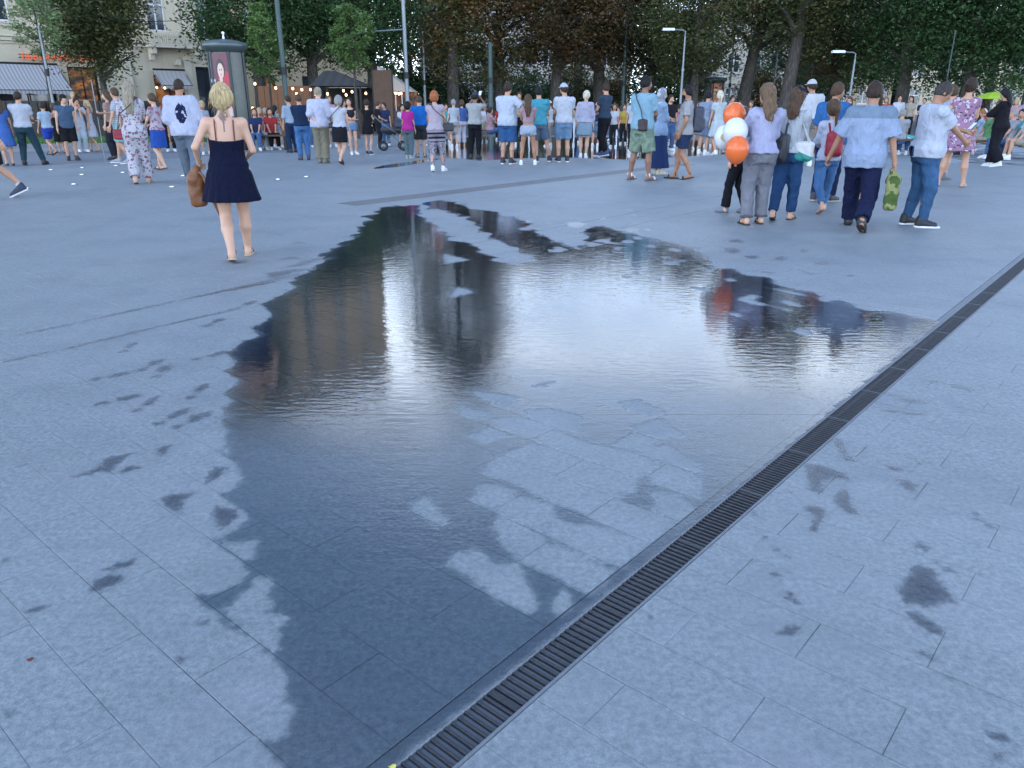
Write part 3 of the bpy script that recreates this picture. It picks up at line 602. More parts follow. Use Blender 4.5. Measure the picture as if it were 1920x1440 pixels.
# balcony in front of the window that shows beside the kiosk
MB().box(5.9, 9.7, -1.05, -.31, 5.02, 5.17, ch=.02).build('balcony_slab', M_TRIM, cb)
MB().box(5.9, 9.7, -1.05, -.97, 5.86, 5.98).box(5.9, 9.7, -1.05, -.97, 5.172, 5.25).build('balcony_rail', M_TRIM, cb)
for k in range(24):
    x = 5.98 + k * .158; MB().lathe([(.03, 5.25), (.055, 5.4), (.03, 5.55), (.05, 5.75), (.03, 5.86)], 8, (x, -1.01)).build('baluster', M_TRIM, cb, True)
for x in (6.1, 9.3): MB().box(x, x + .3, -.9, -.16, 4.6, 5.015).box(x, x + .3, -.45, -.165, 4.2, 4.598).build('bracket', M_TRIM, cb)
MB().box(8.0, 8.35, -.4, -.0, 3.9, 4.3, ch=.06).build('keystone', M_TRIM, cb)
# shop windows and the dark doorway
for a, b_, c, d in gops:
    MB().box(a, a + .08, .1, .2, c, d).box(b_ - .08, b_, .1, .2, c, d).box(a + .08, b_ - .08, .1, .2, d - .1, d).box((a + b_) / 2 - .03, (a + b_) / 2 + .03, .1, .2, c, d - .1).build('shop_frame', M_DARKIRON, cb)
    MB().box(a + .08, b_ - .08, .34, .36, c, d - .1).build('shop_interior', M_INT if a in (.5, 6.3, -12.5, 14.4) else M_GLASS, cb)
# awnings
def awn_mat(name, c1, c2, sx):
    m, t, b, nn = nodes(name); g = nn('ShaderNodeTexCoord').outputs['Object']; sp = nn('ShaderNodeSeparateXYZ', {0: g})
    f = mth(nn, 'FRACT', mth(nn, 'MULTIPLY', sp.outputs['X'], sx)); f = mth(nn, 'GREATER_THAN', f, .6)
    lk(t, mixcol(nn, f, c1, c2), b.inputs['Base Color']); b.inputs['Roughness'].default_value = .8; return m
M_AWN = awn_mat('striped_awning', (.40, .40, .405), (.25, .25, .255), 4.6); M_AWNP = awn_mat('awning_plain', (.40, .38, .35), (.34, .32, .30), 3)
def awning(x0, x1, z_top, z_bot, proj, parent_M, label, mat):
    r = empty('awning', cb.matrix_world @ Vector((x0, 0, 0)) if False else Vector((0, 0, 0)), 0); r.location = Vector((-30, 55, 0)) + DV * x0 - (-NV) * 0; r.rotation_euler = (0, 0, AX)
    tag(r, label, 'awning', 'awnings over the cafe front'); w_ = x1 - x0
    n_ = 14; V = []; Fs = []
    for k, (yy, zz) in enumerate(((-.30, z_top), (-proj * .5, (z_top + z_bot) / 2 - .03), (-proj, z_bot), (-proj - .01, z_bot - .24))):
        for i in range(n_ + 1): V.append((w_ * i / n_, yy, zz + (.05 * math.sin(i * 9) if k == 3 else 0)))
    for k in range(3):
        for i in range(n_): a = k * (n_ + 1) + i; Fs.append((a, a + 1, a + n_ + 2, a + n_ + 1))
    me = mk_mesh('fabric', V, Fs); o = obj('fabric', me, mat, r); so = o.modifiers.new('t', 'SOLIDIFY'); so.thickness = .012
    MB().tube([(0, -proj, z_bot), (w_, -proj, z_bot)], .025).build('front_bar', M_DARKIRON, r)
    for x in (.03, w_ - .03): MB().tube([(x, -.3, z_top - .1), (x, -proj, z_bot)], .02).build('arm', M_DARKIRON, r)
    MB().box(0, w_, -.3, -.245, z_top, z_top + .14).build('cassette', M_DARKIRON, r)
    return r
awning(-9.5, -.15, 3.62, 2.08, 2.1, None, 'wide grey striped awning at the left edge over the cafe window', M_AWN)
awning(6.2, 8.6, 3.5, 2.5, 1.2, None, 'small pale awning between the stone pilasters beside the poster column', M_AWNP)
# lettering
def text(name, s, size, mat, M, parent=None, ext=.03, align='LEFT', spacing=1.0):
    cu = bpy.data.curves.new(name, 'FONT'); cu.body = s; cu.size = size; cu.extrude = ext; cu.align_x = align; cu.space_character = spacing
    o = bpy.data.objects.new(name, cu); COL.objects.link(o); bpy.context.view_layer.update()
    me = bpy.data.meshes.new_from_object(o); bpy.data.objects.remove(o); me.materials.append(mat)
    p = obj(name, me, None, parent); p.matrix_local = M; return p
M_SIGN = emit('orange_sign_letters', (.75, .13, .03), .5)
sg = empty('cafe_sign', Vector((-30, 55, 0)) + DV * -2.3 + NV * .42); sg.rotation_euler = (0, 0, AX); tag(sg, 'orange red raised cafe lettering above the striped awning', 'sign')
text('lettering', 'ЛЬВІВСЬКІ', .50, M_SIGN, Matrix.Translation((0, 0, 3.95)) @ Matrix.Rotation(math.pi / 2, 4, 'X'), sg, .04)
text('lettering', 'ПЛЯЦКИ', .50, M_SIGN, Matrix.Translation((2.5, 0, 3.95)) @ Matrix.Rotation(math.pi / 2, 4, 'X'), sg, .04)
MB().box(-.1, 4.9, .03, .06, 4.02, 4.07).box(-.1, 4.9, .03, .06, 4.2, 4.25).build('mounting_rail', M_DARKIRON, sg)
# --- other blocks far behind the trees
def block(name, label, x0, x1, Y, h, mat, nf, nwin, wz=1.7, roof=None, rz=0.0, rise=3.0):
    r = tag(empty(name, (x0, Y, 0), rz), label, 'building'); w_ = x1 - x0
    fh = h / nf; wn_ = []
    for j in range(nf):
        for i in range(nwin):
            cx = w_ * (i + .5) / nwin; wn_.append((round(cx - .6, 2), round(cx + .6, 2), round(j * fh + fh * .3, 2), round(j * fh + fh * .3 + wz, 2)))
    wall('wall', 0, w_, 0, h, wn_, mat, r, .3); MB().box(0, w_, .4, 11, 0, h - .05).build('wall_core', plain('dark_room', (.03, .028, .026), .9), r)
    for v in wn_: window(*v, r)
    MB().box(-.3, w_ + .3, -.4, -.005, h - .35, h + .15, ch=.08).build('cornice', M_TRIM, r)
    for j in range(1, nf): MB().box(0, w_, -.1, -.004, j * fh - .12, j * fh + .06).build('string_course', M_TRIM, r)
    if roof: MB().add([(-.6, -.6, h + .16), (w_ + .6, -.6, h + .16), (w_ + .6, 11.6, h + .16), (-.6, 11.6, h + .16), (2, 5.5, h + rise), (w_ - 2, 5.5, h + rise)], [(0, 1, 5, 4), (1, 2, 5), (2, 3, 4, 5), (3, 0, 4), (0, 3, 2, 1)]).build('roof', roof, r)
    return r
block('town_building', 'white building glimpsed through the brown chestnut leaves mid picture', hx(790, 88), hx(1075, 88), 88, 11.5, M_PALE, 3, 9, 1.9, M_SLATE, rise=2.0)
block('town_building', 'stone house with red framed windows between the tree trunks', hx(1090, 80), hx(1180, 80), 80, 10.5, M_CREAM, 3, 3, 1.8, M_ROOF, rise=2)
block('town_building', 'cream arcaded house behind the orange poster column', hx(1310, 84), hx(1470, 84), 84, 9.5, M_CREAM, 3, 4, 1.7, M_ROOF, rise=2)
block('town_building', 'ochre house with red tiled roof showing above the trees', hx(1530, 90), hx(1670, 90), 90, 11.3, M_PINK, 3, 4, 1.7, M_ROOF, rise=4.0)
block('town_building', 'grey house hidden behind the dark trees at the right edge', hx(1690, 90), hx(2150, 90), 90, 9.0, M_SAND, 3, 10, 1.7, M_SLATE, rise=2)
# ------------------------------------------------------------------ trees
def leaf_mat(name, ramp_cols):
    m, t, b, nn = nodes(name); f = nn('ShaderNodeAttribute', attribute_name='tint').outputs['Fac']
    r = nn('ShaderNodeValToRGB', {'Fac': f}); e = r.color_ramp.elements
    while len(e) < len(ramp_cols): e.new(.5)
    for i, c in enumerate(ramp_cols): e[i].position = i / (len(ramp_cols) - 1); e[i].color = tuple(c) + (1,)
    lk(t, r.outputs[0], b.inputs['Base Color']); b.inputs['Roughness'].default_value = .55; b.inputs['Specular IOR Level'].default_value = .3
    tl = nn('ShaderNodeBsdfTranslucent', {'Color': r.outputs[0]}); mx = nn('ShaderNodeMixShader', {0: .3}); o = t.nodes['Material Output']
    lk(t, b.outputs[0], mx.inputs[1]); lk(t, tl.outputs[0], mx.inputs[2]); lk(t, mx.outputs[0], o.inputs['Surface']); return m
LM = {'dark': leaf_mat('leaf_dark', [(0.027, 0.056, 0.024), (0.044, 0.090, 0.033), (0.060, 0.120, 0.040), (0.100, 0.160, 0.060)]),
      'mix': leaf_mat('leaf_mixed', [(0.040, 0.070, 0.024), (0.070, 0.110, 0.036), (0.120, 0.110, 0.040), (0.190, 0.100, 0.036), (0.260, 0.110, 0.040)]),
      'brown': leaf_mat('leaf_brown', [(.032, .045, .018), (.06, .058, .024), (.09, .062, .025), (.13, .068, .028), (.17, .09, .038)]),
      'green': leaf_mat('leaf_green', [(0.060, 0.110, 0.033), (0.100, 0.170, 0.048), (0.150, 0.240, 0.070), (0.200, 0.300, 0.100)]),
      'pale': leaf_mat('leaf_pale', [(0.120, 0.200, 0.080), (0.200, 0.300, 0.120), (0.280, 0.300, 0.160), (0.300, 0.300, 0.280)]),
      'olive': leaf_mat('leaf_olive', [(0.044, 0.060, 0.024), (0.080, 0.096, 0.036), (0.110, 0.120, 0.044), (0.160, 0.124, 0.053)])}
def bark():
    m, t, b, nn = nodes('bark'); g = nn('ShaderNodeTexCoord').outputs['Object']; mp = nn('ShaderNodeMapping', {'Vector': g, 'Scale': (6, 6, 1.2)}); n = nn('ShaderNodeTexNoise', {'Vector': mp.outputs[0], 'Scale': 3.0, 'Detail': 8.0})
    lk(t, ramp2(nn, n.outputs['Fac'], .35, .7, (.03, .026, .022), (.10, .086, .07)), b.inputs['Base Color']); b.inputs['Roughness'].default_value = .9
    bp = nn('ShaderNodeBump', {'Strength': .8, 'Distance': .05, 'Height': n.outputs['Fac']}); lk(t, bp.outputs[0], b.inputs['Normal']); return m
M_BARK = bark()
def tree(label, X, Y, H, low, R, kind, n_leaf=11000, leaf=.17, trunk_r=.22, lean=0.0, cone=0.0, clump=.55, group=None, limbs=7, name='broadleaf_tree', nclump=130):
    r = tag(empty(name, (X, Y, 0)), label, 'tree', group)
    n_leaf = int(n_leaf * 1.75); leaf *= .76
    rs = np.random.default_rng(int(abs(X * 37 + Y * 101 + H * 7)) + 5)
    tp = [Vector((0, 0, -.1)), Vector((lean * .15, 0, low * .6)), Vector((lean * .5, .1, low + (H - low) * .3)), Vector((lean, 0, low + (H - low) * .75))]
    mb = MB().tube(tp, [trunk_r * 1.25, trunk_r, trunk_r * .75, trunk_r * .2], 9)
    for k in range(limbs):
        f = rs.uniform(.25, .95); p0 = tp[1].lerp(tp[3], f * .7); a = rs.uniform(0, 6.28); ln = R * rs.uniform(.55, .95)
        p1 = p0 + Vector((math.cos(a) * ln * .5, math.sin(a) * ln * .5, ln * .35)); p2 = p0 + Vector((math.cos(a) * ln, math.sin(a) * ln, ln * .55))
        mb.tube([p0, p1, p2], [trunk_r * .5, trunk_r * .32, trunk_r * .08], 6)
    mb.build('trunk', M_BARK, r, True)
    # crown: uneven clumps of leaves through an ellipsoid, gaps between them
    ctr = np.array([lean * .8, 0, (H + low) / 2]); hz = (H - low) / 2
    C = rs.normal(size=(nclump, 3)); C /= np.linalg.norm(C, axis=1)[:, None]; rad = rs.uniform(.35, 1.0, nclump) ** .6 * rs.uniform(.82, 1.08, nclump)
    zrel = C[:, 2] * rad; shrink = 1 - cone * (zrel + 1) / 2
    C = ctr + C * rad[:, None] * np.c_[R * shrink, R * shrink, np.full(nclump, hz)]
    idx = rs.integers(0, nclump, n_leaf); cs = clump * rs.uniform(.6, 1.35, nclump) * min(1.0, R / 2.2)
    P = C[idx] + rs.normal(size=(n_leaf, 3)) * cs[idx][:, None] * np.array([1, 1, .6])
    a = rs.uniform(0, 6.28, n_leaf); tl = rs.normal(0, .7, n_leaf); u = np.c_[np.cos(a), np.sin(a), rs.normal(0, .5, n_leaf)]; u /= np.linalg.norm(u, axis=1)[:, None]
    w_ = np.c_[-np.sin(a) * np.cos(tl), np.cos(a) * np.cos(tl), np.sin(tl)]; s = leaf * rs.uniform(.6, 1.35, n_leaf)[:, None]
    V = np.stack([P - u * s * .65, P + w_ * s * .36, P + u * s * .65, P - w_ * s * .36], 1).reshape(-1, 3)
    me = mk_mesh('crown', V, np.arange(n_leaf * 4).reshape(-1, 4))
    tint = np.clip(rs.uniform(0, 1, nclump)[idx] * .55 + rs.uniform(0, .45, n_leaf), 0, 1)
    at_ = me.attributes.new('tint', 'FLOAT', 'POINT'); at_.data.foreach_set('value', np.repeat(tint, 4).astype(np.float32))
    obj('crown', me, LM[kind], r); return r
GT = 'trees along the far side of the plaza'; GY = 'young street trees'
tree('slim young pale green tree tied to a stake beside the striped awning', hx(95, 31), 31, 6.4, 2.5, 1.15, 'pale', 2600, .13, .045, 0, .35, .3, GY, 5, 'young_tree', 50)
tree('bushy dark green tree with browning tips in front of the sandstone cafe', hx(198, 35), 35, 8.2, 2.0, 2.1, 'olive', 17000, .16, .14, 0, .15, .45, GT, 6, nclump=150)
tree('slender light green young tree right of the poster column', hx(508, 29.5), 29.5, 5.0, 2.0, .85, 'green', 2600, .11, .04, 0, .5, .24, GY, 4, 'young_tree', 60)
tree('round headed light green young tree before the grey canopy roof', hx(668, 33), 33, 5.2, 2.5, .98, 'green', 3400, .12, .06, 0, 0, .28, GY, 5, 'young_tree', 60)
tree('tall dark tree rising behind the poster column', hx(418, 46), 46, 17.5, 6.9, 2.6, 'dark', 9000, .2, .3, 0, .2, .7, GT)
tree('very dark dense tree behind the lamp post left of the terrace', hx(490, 42), 42, 8.8, 2.7, 3.3, 'dark', 14000, .18, .3, 0, .1, .55, GT, nclump=190)
tree('very dark dense tree over the grey terrace canopy', hx(590, 44), 44, 9.3, 3.4, 3.2, 'dark', 13000, .18, .3, 0, .1, .55, GT, nclump=190)
tree('dark green tree behind the tram pole with the long arm', hx(700, 46), 46, 8.6, 2.4, 2.9, 'dark', 11000, .18, .3, 0, .1, .55, GT, nclump=160)
tree('tall half brown chestnut left of the white building', hx(850, 47), 47, 17.5, 2.3, 3.3, 'mix', 21000, .2, .35, 0, .15, .7, GT, nclump=240)
tree('chestnut with thin rusty leaves and white gaps behind it', hx(935, 50), 50, 9.8, 2.4, 3.6, 'mix', 10000, .2, .3, 0, 0, .55, GT, nclump=140)
tree('rusty brown chestnut right of centre', hx(1040, 49), 49, 9.6, 2.7, 3.5, 'brown', 10500, .2, .33, .3, 0, .55, GT, nclump=150)
tree('brown chestnut with a thick dark trunk by the stone house', hx(1125, 51), 51, 9.9, 3.0, 3.4, 'brown', 9500, .2, .38, -.4, 0, .6, GT, nclump=140)
tree('olive brown tree behind the green tram mast', hx(1215, 54), 54, 9.9, 2.2, 3.4, 'olive', 10500, .2, .34, .4, 0, .6, GT, nclump=150)
tree('dark olive tree with low foliage behind the tall street lamp', hx(1300, 48), 48, 9.8, 2.0, 3.2, 'olive', 13000, .18, .3, 0, 0, .55, GT, nclump=170)
tree('leaning forked tree behind the orange poster column', hx(1390, 49), 49, 10.8, 4.2, 3.6, 'olive', 9500, .19, .36, 1.6, 0, .6, GT, 10, nclump=150)
tree('tall tree with a leaning dark trunk behind the long haired woman', hx(1470, 46), 46, 15.0, 4.0, 3.4, 'olive', 14000, .2, .36, 1.2, .1, .65, GT, 10, nclump=190)
tree('green brown tree behind the short street lamp', hx(1560, 52), 52, 10.2, 2.0, 3.6, 'mix', 13000, .19, .34, 0, 0, .6, GT, nclump=180)
tree('broad dark green tree above the man in the two tone blue shirt', hx(1690, 45), 45, 13.5, 1.7, 4.2, 'dark', 19000, .2, .36, 0, .1, .65, GT, nclump=230)
tree('broad dark green tree above the woman in the floral dress', hx(1810, 43), 43, 13.0, 1.6, 4.2, 'dark', 19000, .2, .36, 0, .1, .65, GT, nclump=230)
tree('dark green tree cut by the right edge of the picture', hx(1930, 41), 41, 12.5, 1.6, 4.0, 'dark', 17000, .2, .36, 0, .1, .65, GT, nclump=210)
tree('low dark tree in the back row between the orange poster column and the ochre house', hx(1640, 62), 62, 12.0, 1.2, 5.0, 'dark', 13000, .24, .34, 0, 0, .8, GT, nclump=200)
tree('low dark tree in the back row left of the white building', hx(770, 60), 60, 9.2, 1.5, 3.6, 'dark', 10000, .24, .3, 0, 0, .7, GT, nclump=140)
tree('low dark tree in the back row behind the tall street lamp', hx(1240, 66), 66, 11.0, .8, 4.6, 'olive', 9000, .26, .34, 0, 0, .8, GT, nclump=170)
tree('low dark tree in the back row between the cream and ochre houses', hx(1500, 68), 68, 11.5, .8, 4.6, 'dark', 9000, .26, .34, 0, 0, .8, GT, nclump=170)
tree('low dark tree in the back row at the right edge', hx(1850, 64), 64, 12.0, .8, 6.0, 'dark', 11000, .26, .34, 0, 0, .9, GT, nclump=200)
SHR = ['low dark shrub behind the man in the bright blue T shirt', 'low dark shrub behind the man taking a photo', 'low dark shrub behind the couple at mid picture', 'low dark shrub behind the man in the white cap', 'low dark shrub behind the blond woman in the denim skirt', 'low dark shrub below the stone house', 'low dark shrub behind the woman in the headscarf', 'low dark shrub beside the orange poster column', 'low dark shrub behind the long haired woman', 'low dark shrub behind the man in the blue shirt']
for i, x in enumerate((800, 860, 930, 1000, 1070, 1130, 1225, 1290, 1420, 1540)):
    tree(SHR[i], hx(x, 61 + (i % 3) * 2), 61 + (i % 3) * 2, 3.4 + (i * 7 % 5) * .25, .2, 1.9, ('dark', 'olive', 'mix')[i % 3], 3600, .2, .08, 0, .1, .5, 'shrubs under the far trees', 4, 'shrub', 80)['category'] = 'shrub'
# ------------------------------------------------------------------ street furniture
M_STEEL = plain('galvanised_pole', (.20, .225, .24), .45, metal=.6, var=.1); M_GPOLE = plain('green_pole', (.045, .075, .07), .5, metal=.2); M_KIOSK = plain('kiosk_dark_paint', (.035, .045, .048), .45, metal=.2); M_KROOF = plain('kiosk_roof', (.10, .125, .125), .4, metal=.5)
M_LAMPG = plain('lamp_glass', (.75, .76, .78), .3, var=.02)
def lamp(label, x, Y, h, arm=-1.0, name='street_lamp'):
    r = tag(empty(name, (hx(x, Y), Y, 0)), label, 'street lamp', 'street lamps')
    MB().lathe([(.13, 0), (.13, .5), (.075, .6), (.06, h * .5), (.045, h - .3)], 10).build('post', M_STEEL, r, True)
    MB().tube([(0, 0, h - .3), (0, 0, h - .06), (arm * .12, 0, h), (arm * .6, 0, h + .02)], .035).build('arm', M_STEEL, r, True)
    MB().box(*sorted((arm * .55, arm * 1.15)), -.12, .12, h - .02, h + .09, ch=.03).build('lamp_head', M_LAMPG, r)
    MB().tube([(0, 0, h * .6), (0, 0, h * .6 + .12)], .085).build('clamp', M_STEEL, r)
    return r
lamp('slender grey street lamp with a short head behind the bearded man', 1276, 42, 4.75)
lamp('short grey street lamp behind the man in the two tone blue shirt', 1592, 40, 3.62, -1.0)
def mast(label, x, Y, h, mat, r0=.1, arm=None, name='tram_mast'):
    r = tag(empty(name, (hx(x, Y), Y, 0)), label, 'pole', 'overhead line masts')
    MB().lathe([(r0 * 1.6, 0), (r0 * 1.6, .35), (r0 * 1.1, .45), (r0, h * .5), (r0 * .8, h)], 10).build('post', mat, r, True)
    MB().lathe([(r0 * 1.35, 2.3), (r0 * 1.35, 2.55)], 10).build('band', M_DARKIRON, r)
    if arm: MB().tube([(0, 0, arm[1]), (arm[0], 0, arm[1] - .12)], .03).build('arm', M_STEEL, r); MB().tube([(arm[0] * .8, 0, arm[1] - .1), (arm[0] * .8, 0, arm[1] + .35)], .035).build('insulator', M_LAMPG, r)
    return r
mast('tall dark green pole right of the poster column', 537, 29, 8.2, M_GPOLE, .085)
mast('tall grey mast carrying a long cantilever arm over the terrace', 764, 34, 8.5, M_STEEL, .08, (-1.95, 4.15))
mast('thin grey mast right of the cantilever mast', 797, 47, 5.1, M_STEEL, .075)
mast('dark green mast before the rusty chestnut', 1168, 50, 8.0, M_GPOLE, .1)
mast('thin mast in the leaves beside the orange poster column', 1366, 55, 5.9, M_STEEL, .07)
mast('thin mast behind the long haired woman', 1448, 57, 4.6, M_STEEL, .06)
mast('short dark mast standing in the chestnut shade at mid picture', 920, 42, 4.2, M_GPOLE, .13)
mast('very thin dark pole against the right hand trees', 1768, 40, 4.6, M_GPOLE, .035)
mast('thin stake tied to the pale young tree', 99, 30.6, 4.0, M_STEEL, .05)
def wire(label, a, b_, sag=.25):
    pts = [a.lerp(b_, k / 10) - Vector((0, 0, sag * 4 * (k / 10) * (1 - k / 10))) for k in range(11)]
    tag(MB().tube(pts, .012, 4, False).build('overhead_wire', M_DARKIRON), label, 'wire', 'overhead wires')
wire('overhead wire crossing the upper windows at the left edge', at(-60, 22, 34), at(120, 0, 34)); wire('overhead wire from the street lamp to the green mast', at(1276, 104, 42), at(1170, 116, 49.6))
wire('overhead wire right of the short street lamp', at(1500, 133, 40), at(1592, 133, 40)); wire('overhead wire under the balcony left of the poster column', at(180, 28, 33), at(400, 26, 33))
def kiosk(label, x, Y, dia, h, poster, face=0.0):
    r = tag(empty('poster_column', (hx(x, Y), Y, 0)), label, 'poster column', 'round poster columns'); R_ = dia / 2
    MB().lathe([(R_ + .05, 0), (R_ + .05, .35), (R_ - .02, .42)], 32).build('plinth', M_KIOSK, r, True)
    MB().lathe([(R_ - .03, .4), (R_ - .03, h - .45)], 40).build('drum', plain('drum_paper', (.15, .155, .13), .6, var=.3, scale=5), r, True)
    for k in range(6):
        a = math.radians(-90 + face + 37 + k * 60) if k % 3 else math.radians(-90 + face + 37 + (k // 3) * 286); c, s = math.cos(a), math.sin(a)
        MB().tube([(R_ * c, R_ * s, .4), (R_ * c, R_ * s, h - .45)], .055, 6).build('mullion', M_KIOSK, r)
    MB().lathe([(R_ - .03, h - .46), (R_ + .02, h - .45), (R_ + .05, h - .38), (R_ + .12, h - .34), (R_ + .16, h - .24), (R_ + .12, h - .16), (R_ * .75, h - .09), (R_ * .3, h - .05), (.05, h - .03), (.0, h - .02)], 40).build('roof', M_KROOF, r, True)
    MB().lathe([(.05, h - .05), (.03, h + .05), (.025, h + .09), (.05, h + .12), (.05, h + .16), (.0, h + .2)], 12).build('finial', M_LAMPG, r, True)
    # curved poster sheet between two mullions
    a0, a1 = math.radians(-90 - 34 + face), math.radians(-90 + 34 + face); n_ = 12; V = []; Fs = []; rp = R_ + .012
    for j in range(2):
        for i in range(n_ + 1): a = a0 + (a1 - a0) * i / n_; V.append((rp * math.cos(a), rp * math.sin(a), .55 if j == 0 else h - .5))
    for i in range(n_): Fs.append((i, i + 1, n_ + 2 + i, n_ + 1 + i))
    me = mk_mesh('poster', V, Fs); uv = me.uv_layers.new(name='uv')
    for p in me.polygons:
        for li in p.loop_indices: vi = me.loops[li].vertex_index; uv.data[li].uv = ((vi % (n_ + 1)) / n_, vi // (n_ + 1))
    o = obj('poster', me, poster, r); return r
def poster_mat(kind):
    m, t, b, nn = nodes('poster_' + kind); uv = nn('ShaderNodeUVMap').outputs[0]; sp = nn('ShaderNodeSeparateXYZ', {0: uv}); u, v = sp.outputs['X'], sp.outputs['Y']
    def ell(cx, cy, rx, ry):
        a = mth(nn, 'POWER', mth(nn, 'DIVIDE', mth(nn, 'ABSOLUTE', mth(nn, 'SUBTRACT', u, cx)), rx), 2.0); c = mth(nn, 'POWER', mth(nn, 'DIVIDE', mth(nn, 'ABSOLUTE', mth(nn, 'SUBTRACT', v, cy)), ry), 2.0)
        return mth(nn, 'LESS_THAN', mth(nn, 'ADD', a, c), 1.0)
    def rect(x0, x1, y0, y1): return mth(nn, 'MULTIPLY', mth(nn, 'MULTIPLY', mth(nn, 'GREATER_THAN', u, x0), mth(nn, 'LESS_THAN', u, x1)), mth(nn, 'MULTIPLY', mth(nn, 'GREATER_THAN', v, y0), mth(nn, 'LESS_THAN', v, y1)))
    if kind == 'red':
        c = mixcol(nn, u, (.07, .025, .035), (.17, .04, .06))
        for f, col in ((rect(.52, 1, .18, .66), (.42, .03, .05)), (ell(.75, .66, .28, .12), (.42, .03, .05)), (ell(.62, .80, .22, .125), (.05, .025, .03)), (ell(.62, .77, .145, .10), (.62, .42, .34)), (ell(.60, .66, .07, .05), (.60, .40, .33)), (ell(.58, .785, .022, .01), (.08, .05, .05)), (ell(.67, .785, .022, .01), (.08, .05, .05)), (ell(.62, .725, .035, .008), (.4, .1, .1)), (rect(.04, .14, .82, .88), (.7, .68, .7)),
                       (ell(.85, .22, .13, .10), (.66, .46, .40)), (rect(.5, 1, 0, .12), (.16, .03, .05))): c = mixcol(nn, f, c, col)
    else:
        c = mixcol(nn, v, (.42, .12, .035), (.55, .17, .06))
        for f, col in ((rect(.1, .8, .78, .84), (.75, .45, .3)), (rect(.1, .6, .68, .72), (.75, .45, .3)), (ell(.55, .35, .35, .16), (.6, .28, .14)), (rect(.1, .7, .08, .12), (.3, .08, .03))): c = mixcol(nn, f, c, col)
    lk(t, c, b.inputs['Base Color']); b.inputs['Roughness'].default_value = .35; return m
k1 = kiosk('round poster column with domed lid and red concert poster left of the terrace', 433, 28, 1.18, 3.42, poster_mat('red'), -10)
M_WHITE = plain('white_print', (.75, .75, .75), .5, var=.02)
def line_of_type(a0, n_, z, hgt, wdeg):
    mb = MB(); R_ = .616
    for i in range(n_):
        a = math.radians(-90 + a0 + i * wdeg); c, s_ = math.cos(a), math.sin(a); w_ = R_ * math.radians(wdeg) * .36
        M_ = Matrix.Translation((R_ * c, R_ * s_, z)) @ Matrix.Rotation(a + math.pi / 2, 4, 'Z'); k = (i * 7 + n_) % 3
        mb.box(-w_, -w_ * .45, -.002, .002, 0, hgt, M_)
        if k != 0: mb.box(w_ * .45, w_, -.002, .002, 0, hgt, M_)
        mb.box(-w_ * .44, w_ * (.44 if k else 1), -.002, .002, hgt * (.4 if k != 2 else .78), hgt * (.6 if k != 2 else 1), M_)
    return mb.build('lettering', M_WHITE, k1)
line_of_type(-40, 4, 2.02, .11, 5.2); line_of_type(-40, 9, 1.80, .12, 5.2); line_of_type(-40, 7, 1.68, .06, 3.4)
kiosk('round poster column with flat lid and orange poster behind the blond woman in white', 1338, 52, 1.15, 2.95, poster_mat('orange'))
# terrace: canopy roof, stalls, bulbs
M_TENT = awn_mat('grey_canopy', (.05, .048, .046), (.038, .036, .035), 2.2); M_WOOD = plain('brown_board', (.085, .042, .02), .6, var=.3, scale=4); M_DKWOOD = plain('dark_planter', (.022, .018, .015), .7)
can = tag(empty('terrace_canopy', (hx(634, 39), 39, 0)), 'dark grey pitched canopy roof over the lit cafe terrace', 'canopy')
MB().add([(-1.1, -1, 2.1), (1.35, -1, 2.1), (1.35, 2.6, 2.1), (-1.1, 2.6, 2.1), (-.75, .8, 2.8), (-.2, .8, 2.8)], [(0, 1, 5, 4), (1, 2, 5), (2, 3, 4, 5), (3, 0, 4), (0, 3, 2, 1)]).build('roof_cloth', M_TENT, can)
for x in (-1.0, 1.25):
    for y in (-.9, 2.5): MB().box(x - .04, x + .04, y - .04, y + .04, 0, 2.09).build('post', M_DARKIRON, can)
MB().box(-.95, 1.2, 2.5, 2.55, .1, 2.05).build('back_wall', M_DKWOOD, can)
MB().box(-.9, 1.15, 1.2, 1.7, .0, 1.05, ch=.03).build('counter', M_WOOD, can)
mbd = tag(empty('menu_board', (hx(719, 37.5), 37.5, 0)), 'tall brown wooden menu board beside the tram mast', 'board')
MB().box(-.42, .42, -.04, .04, .5, 2.75, ch=.02).build('panel', M_WOOD, mbd); MB().box(-.4, -.34, -.03, .03, 0, .498).box(.34, .4, -.03, .03, 0, .498).build('leg', M_DARKIRON, mbd)
MB().box(-.48, -.422, -.05, .05, .48, 2.78).box(.422, .48, -.05, .05, .48, 2.78).build('frame', M_DARKIRON, mbd)
stl = tag(empty('market_stall', (hx(745, 40), 40, 0)), 'small gabled market stall with pale roof edge and bulbs', 'stall')
MB().add([(-.8, -.6, 1.85), (.9, -.6, 1.85), (.9, 1.2, 1.85), (-.8, 1.2, 1.85), (-.8, -.6, 3.0), (-.8, 1.2, 3.0)], [(0, 1, 4), (3, 5, 2), (1, 2, 5, 4), (0, 4, 5, 3), (0, 3, 2, 1)]).build('roof', plain('stall_roof', (.35, .31, .26), .7), stl)
for x in (-.75, .85): MB().box(x - .04, x + .04, -.55, -.47, 0, 1.848).build('post', M_WOOD, stl)
MB().box(-.75, .85, -.5, .6, .0, .95, ch=.02).build('counter', M_WOOD, stl); MB().box(-.75, .85, 1.1, 1.15, .95, 1.84).build('back_panel', M_INT, stl)
bars = MB()
for k in range(5): MB().box(-.6 + k * .3, -.57 + k * .3, -.62, -.6, 1.0, 1.8).build('slat', M_LAMPG, stl)
BM = None
